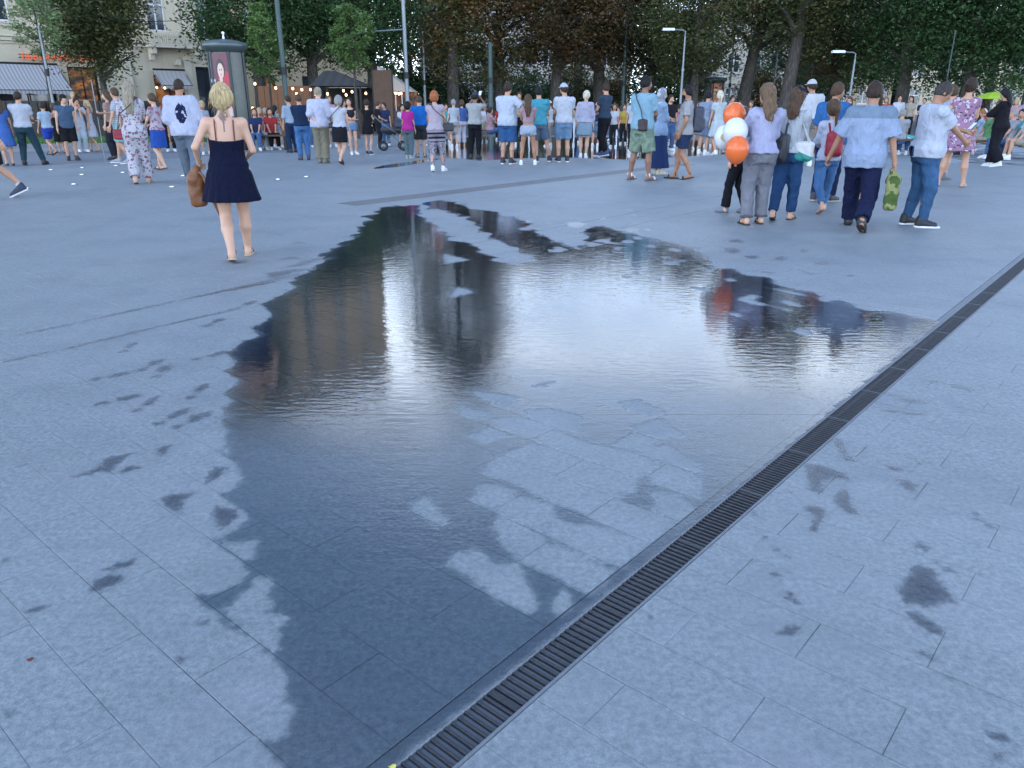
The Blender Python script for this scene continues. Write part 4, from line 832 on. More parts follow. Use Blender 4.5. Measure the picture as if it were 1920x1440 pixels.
for i, (x, y, Y) in enumerate(((478, 157, 36), (517, 165, 36), (534, 173, 36), (549, 166, 37), (566, 168, 37), (582, 168, 37), (592, 177, 37), (614, 176, 37), (644, 170, 38), (660, 172, 38), (649, 178, 38), (686, 175, 38), (702, 178, 38), (713, 176, 38), (731, 178, 39), (742, 175, 39), (752, 175, 39), (764, 174, 39), (474, 203, 34), (510, 203, 34), (294, 164, 44), (309, 165, 44), (484, 208, 34), (705, 175, 39), (748, 176, 39), (556, 176, 37))):
    p = at(x, y, Y)
    if BM is None:
        q = MB().lathe([(0, -.06), (.035, -.05), (.052, -.015), (.044, .025), (.03, .055)], 10); BM = mk_mesh('glow', q.v, q.f, True); BM.materials.append(M_BULB)
        q = MB().lathe([(.033, .055), (.033, .12), (.0, .12)], 8); SM = mk_mesh('socket', q.v, q.f); SM.materials.append(M_DARKIRON)
    r = tag(empty('terrace_bulb', p), 'warm glowing bulb strung along the terrace edge', 'bulb', 'warm bulbs strung over the cafe terrace'); obj('glow', BM, None, r); obj('socket', SM, None, r)
scr = tag(empty('terrace_screen', (hx(540, 38.5), 38.5, 0)), 'orange lit wooden screen behind the seated people', 'screen')
for k in range(9): MB().box(-1.35 + k * .3, -1.07 + k * .3, -.03, .03, .0, 2.1 + .0, ch=.01).build('plank', plain('orange_wood', (.17, .065, .02), .6, var=.4), scr)
# dark planters / fence behind the left group
for i, (x, Y, wd) in enumerate(((30, 31, 2.6), (68, 31.2, 2.2), (185, 31.5, 2.4), (225, 31.7, 1.8), (262, 32, 1.5))):
    r = tag(empty('planter_screen', (hx(x, Y), Y, 0)), ['dark planter screen at the left edge below the striped awning', 'dark planter screen behind the man in blue shorts', 'dark planter screen behind the blond girl in a white dress', 'dark planter screen behind the teenage boy with the stick', 'dark planter screen behind the woman in the floral jumpsuit'][i], 'screen', 'dark screens along the terrace')
    MB().box(-wd / 2, wd / 2, -.15, .15, .1, .75, ch=.02).build('trough', M_DKWOOD, r)
    for k in range(int(wd / .3)): MB().box(-wd / 2 + k * .3 + .01, -wd / 2 + k * .3 + .28, -.02, .02, .752, 1.45).build('plank', M_DKWOOD, r)
# ground spotlights set in the paving
gl = None
SPOT = ['lit paving spotlight nearest the trainer of the person in black at the left edge', 'lit paving spotlight in front of the boy in the slate vest', 'lit paving spotlight behind the feet of the man in teal jeans', 'lit paving spotlight just below the boy in the slate vest', 'lit paving spotlight middle one of three below the boy in the slate vest', 'lit paving spotlight at the feet of the boy with the stick', 'lit paving spotlight left of the floral jumpsuit trouser legs', 'lit paving spotlight between the printed T shirt man and the blue skirt', 'lit paving spotlight left of the brown handbag', 'lit paving spotlight nearer the navy strap dress of the two on its right', 'lit paving spotlight farther from the navy strap dress of the two on its right']
for (x, y) in ((49, 354), (138, 346), (95, 319), (154, 315), (153, 328), (217, 311), (230, 324), (343, 330), (322, 351), (521, 337), (574, 332)):
    p = ground(x, y, 0.001); r = tag(empty('ground_spotlight', p), SPOT.pop(0), 'spotlight', 'lit spotlights set in the paving on the left')
    if gl is None:
        q = MB().lathe([(.07, 0), (.07, .008), (.046, .012), (.044, .009)], 18); gl = mk_mesh('rim', q.v, q.f, True); gl.materials.append(M_STEEL)
        q = MB().lathe([(.044, .009), (.025, .014), (0, .016)], 16); gl2 = mk_mesh('lens', q.v, q.f, True); gl2.materials.append(emit('spot_lens', (.95, .97, 1.0), 2.2))
    obj('rim', gl, None, r); obj('lens', gl2, None, r)
# fountain jets
def jetmat():
    m, t, b, nn = nodes('water_spray'); b.inputs['Base Color'].default_value = (.8, .85, .9, 1); b.inputs['Roughness'].default_value = .15; b.inputs['Alpha'].default_value = .7; return m
M_JET = jetmat()
for x, y, h, lab in ((1075, 290, 1.0, 'thin white fountain jet left of the blond woman in the denim skirt'), (992, 292, .7, 'low fountain jet behind the girl in white denim shorts'), (1155, 280, .6, 'low fountain jet right of the man in the navy shirt')):
    p = ground(x, y); pts = [(random.uniform(-.01, .01), random.uniform(-.01, .01), h * k / 8) for k in range(9)]
    o = MB().tube(pts, [.012, .016, .02, .022, .025, .026, .03, .03, .012], 8).build('fountain_jet', M_JET, None, True); o.location = p; tag(o, lab, 'fountain jet', 'fountain jets')
# ================================================================== people: signed-distance bodies meshed to one continuous skin
class Vol:
    def __init__(s, lo, hi, h):
        s.h = h; s.ax = [np.arange(lo[i] - 2 * h, hi[i] + 2.5 * h, h, dtype=np.float32) for i in range(3)]
        s.D = np.full([len(a) for a in s.ax], 0.3, dtype=np.float32); s.o = np.array([a[0] for a in s.ax])
    def sub(s, lo, hi):
        sl = []
        for i in range(3):
            a = int(np.searchsorted(s.ax[i], lo[i])); b = int(np.searchsorted(s.ax[i], hi[i]))
            if b <= a: return None
            sl.append(slice(a, b))
        return tuple(sl)
    def grid(s, sl): return (s.ax[0][sl[0]][:, None, None], s.ax[1][sl[1]][None, :, None], s.ax[2][sl[2]][None, None, :])
    def put(s, sl, d, k):
        a = s.D[sl]
        if k > 0:
            h = np.maximum(k - np.abs(a - d), 0) / k; s.D[sl] = np.minimum(a, d) - h * h * k * .25
        else: s.D[sl] = np.minimum(a, d)
    def cone(s, p, q, r1, r2, k=.03, off=0.0, t0=None, t1=None, flat=None):
        p = np.array(p, dtype=np.float32); q = np.array(q, dtype=np.float32); r1 += off; r2 += off; m = max(r1, r2) + k + 3 * s.h
        sl = s.sub(np.minimum(p, q) - m, np.maximum(p, q) + m)
        if sl is None: return s
        X, Y, Z = s.grid(sl); e = q - p; L2 = float(e @ e) + 1e-9
        tr = ((X - p[0]) * e[0] + (Y - p[1]) * e[1] + (Z - p[2]) * e[2]) / L2; t = np.clip(tr, 0, 1)
        d = np.sqrt((X - p[0] - t * e[0]) ** 2 + (Y - p[1] - t * e[1]) ** 2 + (Z - p[2] - t * e[2]) ** 2) - (r1 + t * (r2 - r1))
        if t1 is not None: d = np.maximum(d, (tr - t1) * math.sqrt(L2))
        if t0 is not None: d = np.maximum(d, (t0 - tr) * math.sqrt(L2))
        s.put(sl, d, k); return s
    def ell(s, c, r, k=.02, R=None, off=0.0, cut=None):
        c = np.array(c, dtype=np.float32); r = np.array(r, dtype=np.float32) + off; m = float(r.max()) + k + 3 * s.h
        sl = s.sub(c - m, c + m)
        if sl is None: return s
        X, Y, Z = s.grid(sl); X = X - c[0]; Y = Y - c[1]; Z = Z - c[2]
        if R is not None: X, Y, Z = R[0][0] * X + R[1][0] * Y + R[2][0] * Z, R[0][1] * X + R[1][1] * Y + R[2][1] * Z, R[0][2] * X + R[1][2] * Y + R[2][2] * Z
        k0 = np.sqrt((X / r[0]) ** 2 + (Y / r[1]) ** 2 + (Z / r[2]) ** 2) + 1e-6; k1 = np.sqrt((X / r[0] ** 2) ** 2 + (Y / r[1] ** 2) ** 2 + (Z / r[2] ** 2) ** 2) + 1e-6
        d = k0 * (k0 - 1) / k1
        if cut is not None: d = np.maximum(d, cut(X, Y, Z))
        s.put(sl, d, k); return s
    def box(s, c, b, r, k=.0, R=None):
        c = np.array(c, dtype=np.float32); m = float(np.linalg.norm(b)) + k + 3 * s.h; sl = s.sub(c - m, c + m)
        if sl is None: return s
        X, Y, Z = s.grid(sl); X = X - c[0]; Y = Y - c[1]; Z = Z - c[2]
        if R is not None: X, Y, Z = R[0][0] * X + R[1][0] * Y + R[2][0] * Z, R[0][1] * X + R[1][1] * Y + R[2][1] * Z, R[0][2] * X + R[1][2] * Y + R[2][2] * Z
        qx, qy, qz = np.abs(X) - (b[0] - r), np.abs(Y) - (b[1] - r), np.abs(Z) - (b[2] - r)
        d = np.sqrt(np.maximum(qx, 0) ** 2 + np.maximum(qy, 0) ** 2 + np.maximum(qz, 0) ** 2) + np.minimum(np.maximum(qx, np.maximum(qy, qz)), 0) - r
        s.put(sl, d, k); return s
    def loft(s, prof, k=.03, off=0.0, pleat=None, soft=True):
        """prof rows: z, half width, half depth, cx, cy"""
        P = np.array(prof, dtype=np.float32); z0, z1 = P[0, 0], P[-1, 0]; m = P[:, 1:3].max() + abs(off) + k + 3 * s.h + .05
        sl = s.sub((P[:, 3].min() - m, P[:, 4].min() - m, z0 - m * .5), (P[:, 3].max() + m, P[:, 4].max() + m, z1 + m * .5))
        if sl is None: return s
        X, Y, Z = s.grid(sl); zz = np.clip(s.ax[2][sl[2]], z0, z1)
        a, b, cx, cy = [np.interp(zz, P[:, 0], P[:, i])[None, None, :].astype(np.float32) for i in (1, 2, 3, 4)]
        a = a + off; b = b + off; x = (X - cx); y = (Y - cy)
        rr = np.sqrt((x / a) ** 2 + (y / b) ** 2) + 1e-6
        if pleat:
            th = np.arctan2(y, x); amp = pleat[1] * np.clip((pleat[2] - zz[None, None, :]) / max(pleat[2] - z0, .01), 0, 1)
            rr = rr - amp * (np.sin(th * pleat[0] + 1.3 * np.sin(th * 3)) + .5 * np.sin(th * pleat[0] * .43 + 2))
        d = (rr - 1) * np.minimum(a, b) * .5 * (1 + np.minimum(a, b) / np.maximum(a, b))
        d = np.maximum(d, np.maximum(z0 - Z, Z - z1)); s.put(sl, d, k); return s
    def clip(s, fn):
        X, Y, Z = s.ax[0][:, None, None], s.ax[1][None, :, None], s.ax[2][None, None, :]
        s.D = np.maximum(s.D, fn(X, Y, Z)); return s
    def wrinkle(s, amp, f=1.0, seed=0.0):
        if amp <= 0: return s
        X, Y, Z = s.ax[0][:, None, None], s.ax[1][None, :, None], s.ax[2][None, None, :]
        n = np.sin(Z * 43 * f + 3 * np.sin(X * 19 * f + seed) + 2.2 * np.sin(Y * 17 * f + seed)) * .5 + np.sin(X * 37 * f + Z * 21 * f + seed * 2) * np.sin(Y * 33 * f - Z * 13 * f) * .6
        s.D = s.D + amp * n.astype(np.float32); return s
    def mesh(s):
        D = s.D; S = D < 0
        c = [D[i:D.shape[0] - 1 + i, j:D.shape[1] - 1 + j, k:D.shape[2] - 1 + k] for i in (0, 1) for j in (0, 1) for k in (0, 1)]
        n = sum((x < 0).astype(np.int8) for x in c); mix = (n > 0) & (n < 8); I = np.argwhere(mix)
        if len(I) == 0: return np.zeros((0, 3), np.float32), np.zeros((0, 4), np.int32)
        v = np.stack([x[mix] for x in c], 1); off = np.array([(i, j, k) for i in (0, 1) for j in (0, 1) for k in (0, 1)], dtype=np.float32)
        acc = np.zeros((len(I), 3), np.float32); cnt = np.zeros(len(I), np.float32)
        for a in range(8):
            for b in range(a + 1, 8):
                if np.abs(off[a] - off[b]).sum() != 1: continue
                m = (v[:, a] < 0) != (v[:, b] < 0); t = v[m, a] / (v[m, a] - v[m, b]); acc[m] += off[a] + t[:, None] * (off[b] - off[a]); cnt[m] += 1
        V = (I + acc / cnt[:, None]) * s.h + s.o; vid = np.full(mix.shape, -1, np.int32); vid[mix] = np.arange(len(I)); Q = []
        for ax in range(3):
            sa = [slice(None)] * 3; sb = [slice(None)] * 3; sa[ax] = slice(0, -1); sb[ax] = slice(1, None)
            E = S[tuple(sa)] != S[tuple(sb)]; o1, o2 = [i for i in range(3) if i != ax]
            E2 = E.copy(); z = [slice(None)] * 3; z[o1] = slice(0, 1); E2[tuple(z)] = False; z = [slice(None)] * 3; z[o2] = slice(0, 1); E2[tuple(z)] = False
            z = [slice(None)] * 3; z[o1] = slice(-1, None); E2[tuple(z)] = False; z = [slice(None)] * 3; z[o2] = slice(-1, None); E2[tuple(z)] = False
            J = np.argwhere(E2)
            if len(J) == 0: continue
            e1 = np.zeros(3, int); e1[o1] = 1; e2 = np.zeros(3, int); e2[o2] = 1
            q = np.stack([vid[tuple((J - e1 - e2).T)], vid[tuple((J - e2).T)], vid[tuple(J.T)], vid[tuple((J - e1).T)]], 1)
            fl = S[tuple(J.T)] ^ (ax == 1); q[~fl] = q[~fl][:, ::-1]; Q.append(q)
        return V.astype(np.float32), np.vstack(Q)
def smooth(V, Q, it=1):
    for _ in range(it):
        A = np.zeros_like(V); n = np.zeros(len(V), np.float32)
        for i in range(4):
            np.add.at(A, Q[:, i], V[Q[:, (i + 1) % 4]]); np.add.at(A, Q[:, i], V[Q[:, (i + 3) % 4]]); np.add.at(n, Q[:, i], 2)
        V = V * .5 + .5 * A / np.maximum(n, 1)[:, None]
    return V
# ------------------------------------------------------------------ cloth, skin, hair
def cloth(col, pat=None, c2=None, rough=.85, name=None):
    key = ('cloth', tuple(col), pat, tuple(c2) if c2 else None)
    if key in MATS: return MATS[key]
    if max(col) > .3: col = [q * (.72 if max(col) > .4 else .85) for q in col]
    m, t, b, nn = nodes(name or 'cloth'); g = nn('ShaderNodeTexCoord').outputs['Object']
    n = nn('ShaderNodeTexNoise', {'Vector': g, 'Scale': 6.0, 'Detail': 4.0}); c = mixcol(nn, n.outputs['Fac'], [x * .82 for x in col], [min(1, x * 1.12) for x in col])
    sp = nn('ShaderNodeSeparateXYZ', {0: g}); x, y, z = sp.outputs
    if pat == 'floral':
        wv = nn('ShaderNodeTexNoise', {'Vector': g, 'Scale': 11.0, 'Detail': 2.0}); gg = nn('ShaderNodeVectorMath', {0: g, 1: wv.outputs['Color']}, operation='MULTIPLY_ADD'); gg.inputs[1].default_value = (1, 1, 1)
        gg = nn('ShaderNodeMix', data_type='VECTOR', blend_type='MIX') if False else nn('ShaderNodeVectorMath', {0: g, 1: nn('ShaderNodeVectorMath', {0: wv.outputs['Color'], 3: .09}, operation='SCALE').outputs[0]}, operation='ADD')
        v1 = nn('ShaderNodeTexVoronoi', {'Vector': gg.outputs[0], 'Scale': 16.0}); v2 = nn('ShaderNodeTexVoronoi', {'Vector': gg.outputs[0], 'Scale': 22.0})
        f1 = mth(nn, 'LESS_THAN', v1.outputs['Distance'], .42); hs = nn('ShaderNodeSeparateColor', {0: v1.outputs['Color']}).outputs
        c = mixcol(nn, mth(nn, 'MULTIPLY', f1, mth(nn, 'GREATER_THAN', hs[0], .4)), c, c2[0]); c = mixcol(nn, mth(nn, 'MULTIPLY', mth(nn, 'LESS_THAN', v1.outputs['Distance'], .18), mth(nn, 'GREATER_THAN', hs[1], .4)), c, c2[1])
        h2 = nn('ShaderNodeSeparateColor', {0: v2.outputs['Color']}).outputs; c = mixcol(nn, mth(nn, 'MULTIPLY', mth(nn, 'LESS_THAN', v2.outputs['Distance'], .34), mth(nn, 'GREATER_THAN', h2[2], .5)), c, c2[2])
    elif pat in ('hstripe', 'vstripe'):
        f = mth(nn, 'GREATER_THAN', mth(nn, 'FRACT', mth(nn, 'MULTIPLY', z if pat == 'hstripe' else mth(nn, 'ADD', x, y), 22.0 if pat == 'hstripe' else 40.0)), .55); c = mixcol(nn, f, c, c2[0])
    elif pat == 'bigstripe':
        f = mth(nn, 'GREATER_THAN', mth(nn, 'FRACT', mth(nn, 'MULTIPLY', z, 11.0)), .55); v = nn('ShaderNodeTexVoronoi', {'Vector': g, 'Scale': 30.0}); lowp = mth(nn, 'LESS_THAN', z, .62)
        f2 = mth(nn, 'LESS_THAN', v.outputs['Distance'], .38); c = mixcol(nn, mth(nn, 'ADD', mth(nn, 'MULTIPLY', f2, lowp), mth(nn, 'MULTIPLY', f, mth(nn, 'SUBTRACT', 1.0, lowp))), c, c2[0])
    elif pat == 'plaid':
        f = mth(nn, 'ADD', mth(nn, 'MULTIPLY', mth(nn, 'GREATER_THAN', mth(nn, 'FRACT', mth(nn, 'MULTIPLY', z, 12.0)), .6), .5), mth(nn, 'MULTIPLY', mth(nn, 'GREATER_THAN', mth(nn, 'FRACT', mth(nn, 'MULTIPLY', x, 14.0)), .6), .5)); c = mixcol(nn, f, c, c2[0])
    elif pat == 'yoke':
        c = mixcol(nn, mth(nn, 'GREATER_THAN', z, c2[1]), c, c2[0])
    elif pat == 'camo':
        v = nn('ShaderNodeTexNoise', {'Vector': g, 'Scale': 9.0, 'Detail': 2.0}); c = mixcol(nn, mth(nn, 'GREATER_THAN', v.outputs['Fac'], .52), c, c2[0])
    elif pat == 'print':
        q = mth(nn, 'ADD', mth(nn, 'POWER', mth(nn, 'ABSOLUTE', mth(nn, 'MULTIPLY', mth(nn, 'SUBTRACT', x, .0), 9.0)), 2.0), mth(nn, 'POWER', mth(nn, 'ABSOLUTE', mth(nn, 'MULTIPLY', mth(nn, 'SUBTRACT', z, c2[1]), 5.2)), 2.0))
        v = nn('ShaderNodeTexNoise', {'Vector': g, 'Scale': 13.0, 'Detail': 3.0}); f = mth(nn, 'MULTIPLY', mth(nn, 'LESS_THAN', mth(nn, 'ADD', q, mth(nn, 'MULTIPLY', v.outputs['Fac'], .9)), 1.25), mth(nn, 'GREATER_THAN', v.outputs['Fac'], .42))
        c = mixcol(nn, mth(nn, 'MULTIPLY', f, mth(nn, 'LESS_THAN', y, 0.0)), c, c2[0])
    elif pat == 'denim':
        v = nn('ShaderNodeTexNoise', {'Vector': g, 'Scale': 4.0, 'Detail': 3.0}); c = mixcol(nn, ramp2(nn, v.outputs['Fac'], .4, .7), c, [min(1, q * 1.5) for q in col])
    lk(t, c, b.inputs['Base Color']); b.inputs['Roughness'].default_value = rough; b.inputs['Specular IOR Level'].default_value = .15
    b.inputs['Sheen Weight'].default_value = .0
    mp = nn('ShaderNodeMapping', {'Vector': g, 'Scale': (9, 9, 4.5)}); w_ = nn('ShaderNodeTexNoise', {'Vector': mp.outputs[0], 'Scale': 1.6, 'Detail': 3.0, 'Distortion': 1.2})
    bp = nn('ShaderNodeBump', {'Strength': .9, 'Distance': .035, 'Height': w_.outputs['Fac']}); lk(t, bp.outputs[0], b.inputs['Normal']); MATS[key] = m; return m
def skin(col, tattoo=None):
    key = ('skin', tuple(col), bool(tattoo))
    if key in MATS: return MATS[key]
    m, t, b, nn = nodes('skin'); g = nn('ShaderNodeTexCoord').outputs['Object']; n = nn('ShaderNodeTexNoise', {'Vector': g, 'Scale': 7.0, 'Detail': 3.0})
    c = mixcol(nn, n.outputs['Fac'], [col[0] * .86, col[1] * .8, col[2] * .78], [min(1, x * 1.1) for x in col])
    if tattoo:
        sp = nn('ShaderNodeSeparateXYZ', {0: g}); x, y, z = sp.outputs; ax = mth(nn, 'ABSOLUTE', mth(nn, 'SUBTRACT', x, tattoo[0])); dz = mth(nn, 'SUBTRACT', z, tattoo[1])
        a = mth(nn, 'MULTIPLY', mth(nn, 'LESS_THAN', ax, .007), mth(nn, 'LESS_THAN', mth(nn, 'ABSOLUTE', dz), .115))
        v = nn('ShaderNodeTexNoise', {'Vector': g, 'Scale': 60.0, 'Detail': 2.0}); q = mth(nn, 'ADD', mth(nn, 'MULTIPLY', ax, 20.0), mth(nn, 'MULTIPLY', mth(nn, 'ABSOLUTE', mth(nn, 'SUBTRACT', dz, .02)), 13.0))
        f = mth(nn, 'MULTIPLY', mth(nn, 'LESS_THAN', mth(nn, 'ADD', q, mth(nn, 'MULTIPLY', v.outputs['Fac'], .5)), 1.2), mth(nn, 'GREATER_THAN', v.outputs['Fac'], .44))
        f = mth(nn, 'MULTIPLY', mth(nn, 'MAXIMUM', a, f), mth(nn, 'LESS_THAN', y, -.03)); c = mixcol(nn, mth(nn, 'MULTIPLY', f, .75), c, (.05, .05, .06))
    lk(t, c, b.inputs['Base Color']); b.inputs['Roughness'].default_value = .5; b.inputs['Subsurface Weight'].default_value = .0; MATS[key] = m; return m
def hairm(col):
    key = ('hair', tuple(col))
    if key in MATS: return MATS[key]
    m, t, b, nn = nodes('hair'); g = nn('ShaderNodeTexCoord').outputs['Object']; mp = nn('ShaderNodeMapping', {'Vector': g, 'Scale': (70, 70, 5)}); n = nn('ShaderNodeTexNoise', {'Vector': mp.outputs[0], 'Scale': 1.0, 'Detail': 4.0, 'Distortion': .6})
    lk(t, ramp2(nn, n.outputs['Fac'], .3, .72, [x * .45 for x in col], [min(1, x * 1.35) for x in col]), b.inputs['Base Color']); b.inputs['Roughness'].default_value = .6; b.inputs['Specular IOR Level'].default_value = .2
    bp = nn('ShaderNodeBump', {'Strength': .7, 'Distance': .012, 'Height': n.outputs['Fac']}); lk(t, bp.outputs[0], b.inputs['Normal']); MATS[key] = m; return m
SK = {'l': (.58, .35, .24), 'm': (.48, .27, .175), 't': (.36, .185, .11), 'd': (.23, .115, .07)}
HC = {'blond': (.42, .33, .20), 'plat': (.62, .56, .44), 'ash': (.30, .25, .175), 'brown': (.085, .05, .03), 'dkbrown': (.04, .025, .018), 'black': (.012, .011, .012), 'ginger': (.34, .11, .04), 'grey': (.28, .27, .26), 'lbrown': (.16, .10, .06)}
# ------------------------------------------------------------------ hands and shoes as shared templates
def hand_template(h, curl):
    v = Vol((-.06, -.06, -.22), (.06, .08, .03), h); v.cone((0, 0, .02), (0, 0, -.03), .024, .03, .01); v.ell((0, .002, -.06), (.017, .042, .045), .012)
    for y, ln in ((-.032, .052), (-.011, .068), (.011, .074), (.033, .066)):
        p = np.array([0, y, -.093]); a = curl
        for j, f in enumerate((.45, .32, .25)):
            q = p + np.array([-math.sin(a), y * .06, -math.cos(a)]) * ln * f; v.cone(p, q, .0095 - .0008 * j, .0088 - .0008 * j, .004); p = q; a += curl * .9 + .1
    v.cone((-.004, .036, -.032), (-.012, .062, -.062), .013, .011, .008); v.cone((-.012, .062, -.062), (-.022, .066, -.09), .0105, .009, .004)
    V, Q = v.mesh(); return V, Q
HANDS = {('near', 0): hand_template(.0052, .22), ('near', 1): hand_template(.0052, .95), ('far', 0): hand_template(.0085, .22), ('far', 1): hand_template(.0085, .95)}
def shoe_template(kind):
    parts = {}
    def sole(zt, w=.045, L0=-.085, L1=.185, z0=0.0):
        v = Vol((-.07, L0 - .03, -.01), (.07, L1 + .03, zt + .02), .0085); n = 9
        for i in range(n):
            y = L0 + .03 + (L1 - L0 - .07) * i / (n - 1); ww = w * (.82 + .22 * math.sin(math.pi * (.15 + .75 * i / (n - 1)))); v.ell((0, y, zt * .5), (ww, .045, zt * 1.0), 0)
        v.clip(lambda X, Y, Z: np.maximum(z0 - Z, Z - zt) + 0 * X + 0 * Y); return v.mesh()
    if kind in ('sneaker', 'shoe'):
        zt = .028 if kind == 'sneaker' else .016
        v = Vol((-.07, -.11, 0), (.07, .2, .13), .0085); v.cone((0, -.045, .045), (0, .12, .035), .04, .037, .02); v.cone((0, -.05, .05), (0, -.045, .105 if kind == 'sneaker' else .085), .043, .043, .02); v.cone((0, -.03, .085), (0, .06, .05), .036, .034, .03)
        v.clip(lambda X, Y, Z: zt - .004 - Z + 0 * X + 0 * Y); parts['upper'] = v.mesh(); parts['sole'] = sole(zt, .046 if kind == 'sneaker' else .042)
    elif kind == 'sandal':
        parts['sole'] = sole(.022, .045); v = Vol((-.07, -.11, 0), (.07, .2, .14), .0085)
        for y, z, r, w_ in ((.10, .03, .046, .016), (-.03, .085, .052, .012)):
            v.ell((0, y, z), (r, w_, r * .95), 0)
        v.clip(lambda X, Y, Z: .015 - Z + 0 * X + 0 * Y); parts['upper'] = v.mesh()
    elif kind == 'flat':
        parts['sole'] = sole(.012, .04); v = Vol((-.07, -.11, 0), (.07, .2, .1), .0085); v.cone((0, -.045, .035), (0, .125, .022), .038, .034, .02); v.clip(lambda X, Y, Z: np.maximum(.008 - Z, Z - .055 - .03 * np.abs(Y - .03) / .1) + 0 * X); parts['upper'] = v.mesh()
    return parts
SHOES = {k: shoe_template(k) for k in ('sneaker', 'shoe', 'sandal', 'flat')}
SMESH = {}
def shoe_mesh(kind, part, mat):
    key = (kind, part, mat.name)
    if key not in SMESH:
        V, Q = SHOES[kind][part]; me = mk_mesh('shoe' if part == 'upper' else 'sole', V, Q, True); me.materials.append(mat); SMESH[key] = me
    return SMESH[key]
def ik(a, b, l1, l2, hint):
    a, b = np.array(a, float), np.array(b, float); d = b - a; L_ = np.linalg.norm(d); mx = (l1 + l2) * .999
    if L_ > mx: b = a + d / L_ * mx; d = b - a; L_ = mx
    u = d / L_; x = (l1 * l1 - l2 * l2 + L_ * L_) / (2 * L_); hgt = math.sqrt(max(l1 * l1 - x * x, 0)); hv = np.array(hint, float); hv = hv - (hv @ u) * u; hv /= np.linalg.norm(hv) + 1e-9
    return a + u * x + hv * hgt, b
TOR = {'m': [(.80, .15, .115, 0, 0), (.88, .165, .122, 0, -.005), (.96, .163, .118, 0, -.005), (1.06, .148, .106, 0, .005), (1.18, .158, .112, 0, .005), (1.30, .172, .116, 0, .0), (1.38, .165, .104, 0, -.005), (1.435, .125, .085, 0, -.01), (1.48, .065, .062, 0, -.01)],
       'f': [(.80, .15, .118, 0, -.005), (.88, .176, .128, 0, -.012), (.95, .168, .12, 0, -.01), (1.06, .130, .094, 0, .0), (1.14, .126, .092, 0, .005), (1.24, .138, .112, 0, .012), (1.31, .143, .106, 0, .005), (1.38, .134, .086, 0, -.005), (1.43, .098, .07, 0, -.01), (1.475, .052, .052, 0, -.01)]}
ARM = {'down': (.265, .05, .80), 'fwd': (.25, .16, .84), 'swf': (.23, .26, .88), 'swb': (.26, -.18, .86), 'fold': (-.06, .22, 1.10), 'phone': (.03, .36, 1.17), 'front': (.06, .27, 1.03), 'behind': (.02, -.17, .96), 'hip': (.20, .03, .97), 'raise': (.10, .28, 1.60), 'up': (.14, .12, 1.78), 'bag': (.29, .03, .79), 'out': (.44, .10, .92), 'side': (.50, .06, 1.12), 'lap': (.08, .30, .95), 'pocket': (.215, .09, .90), 'chin': (.03, .2, 1.42)}
WORLD_PEOPLE = {}
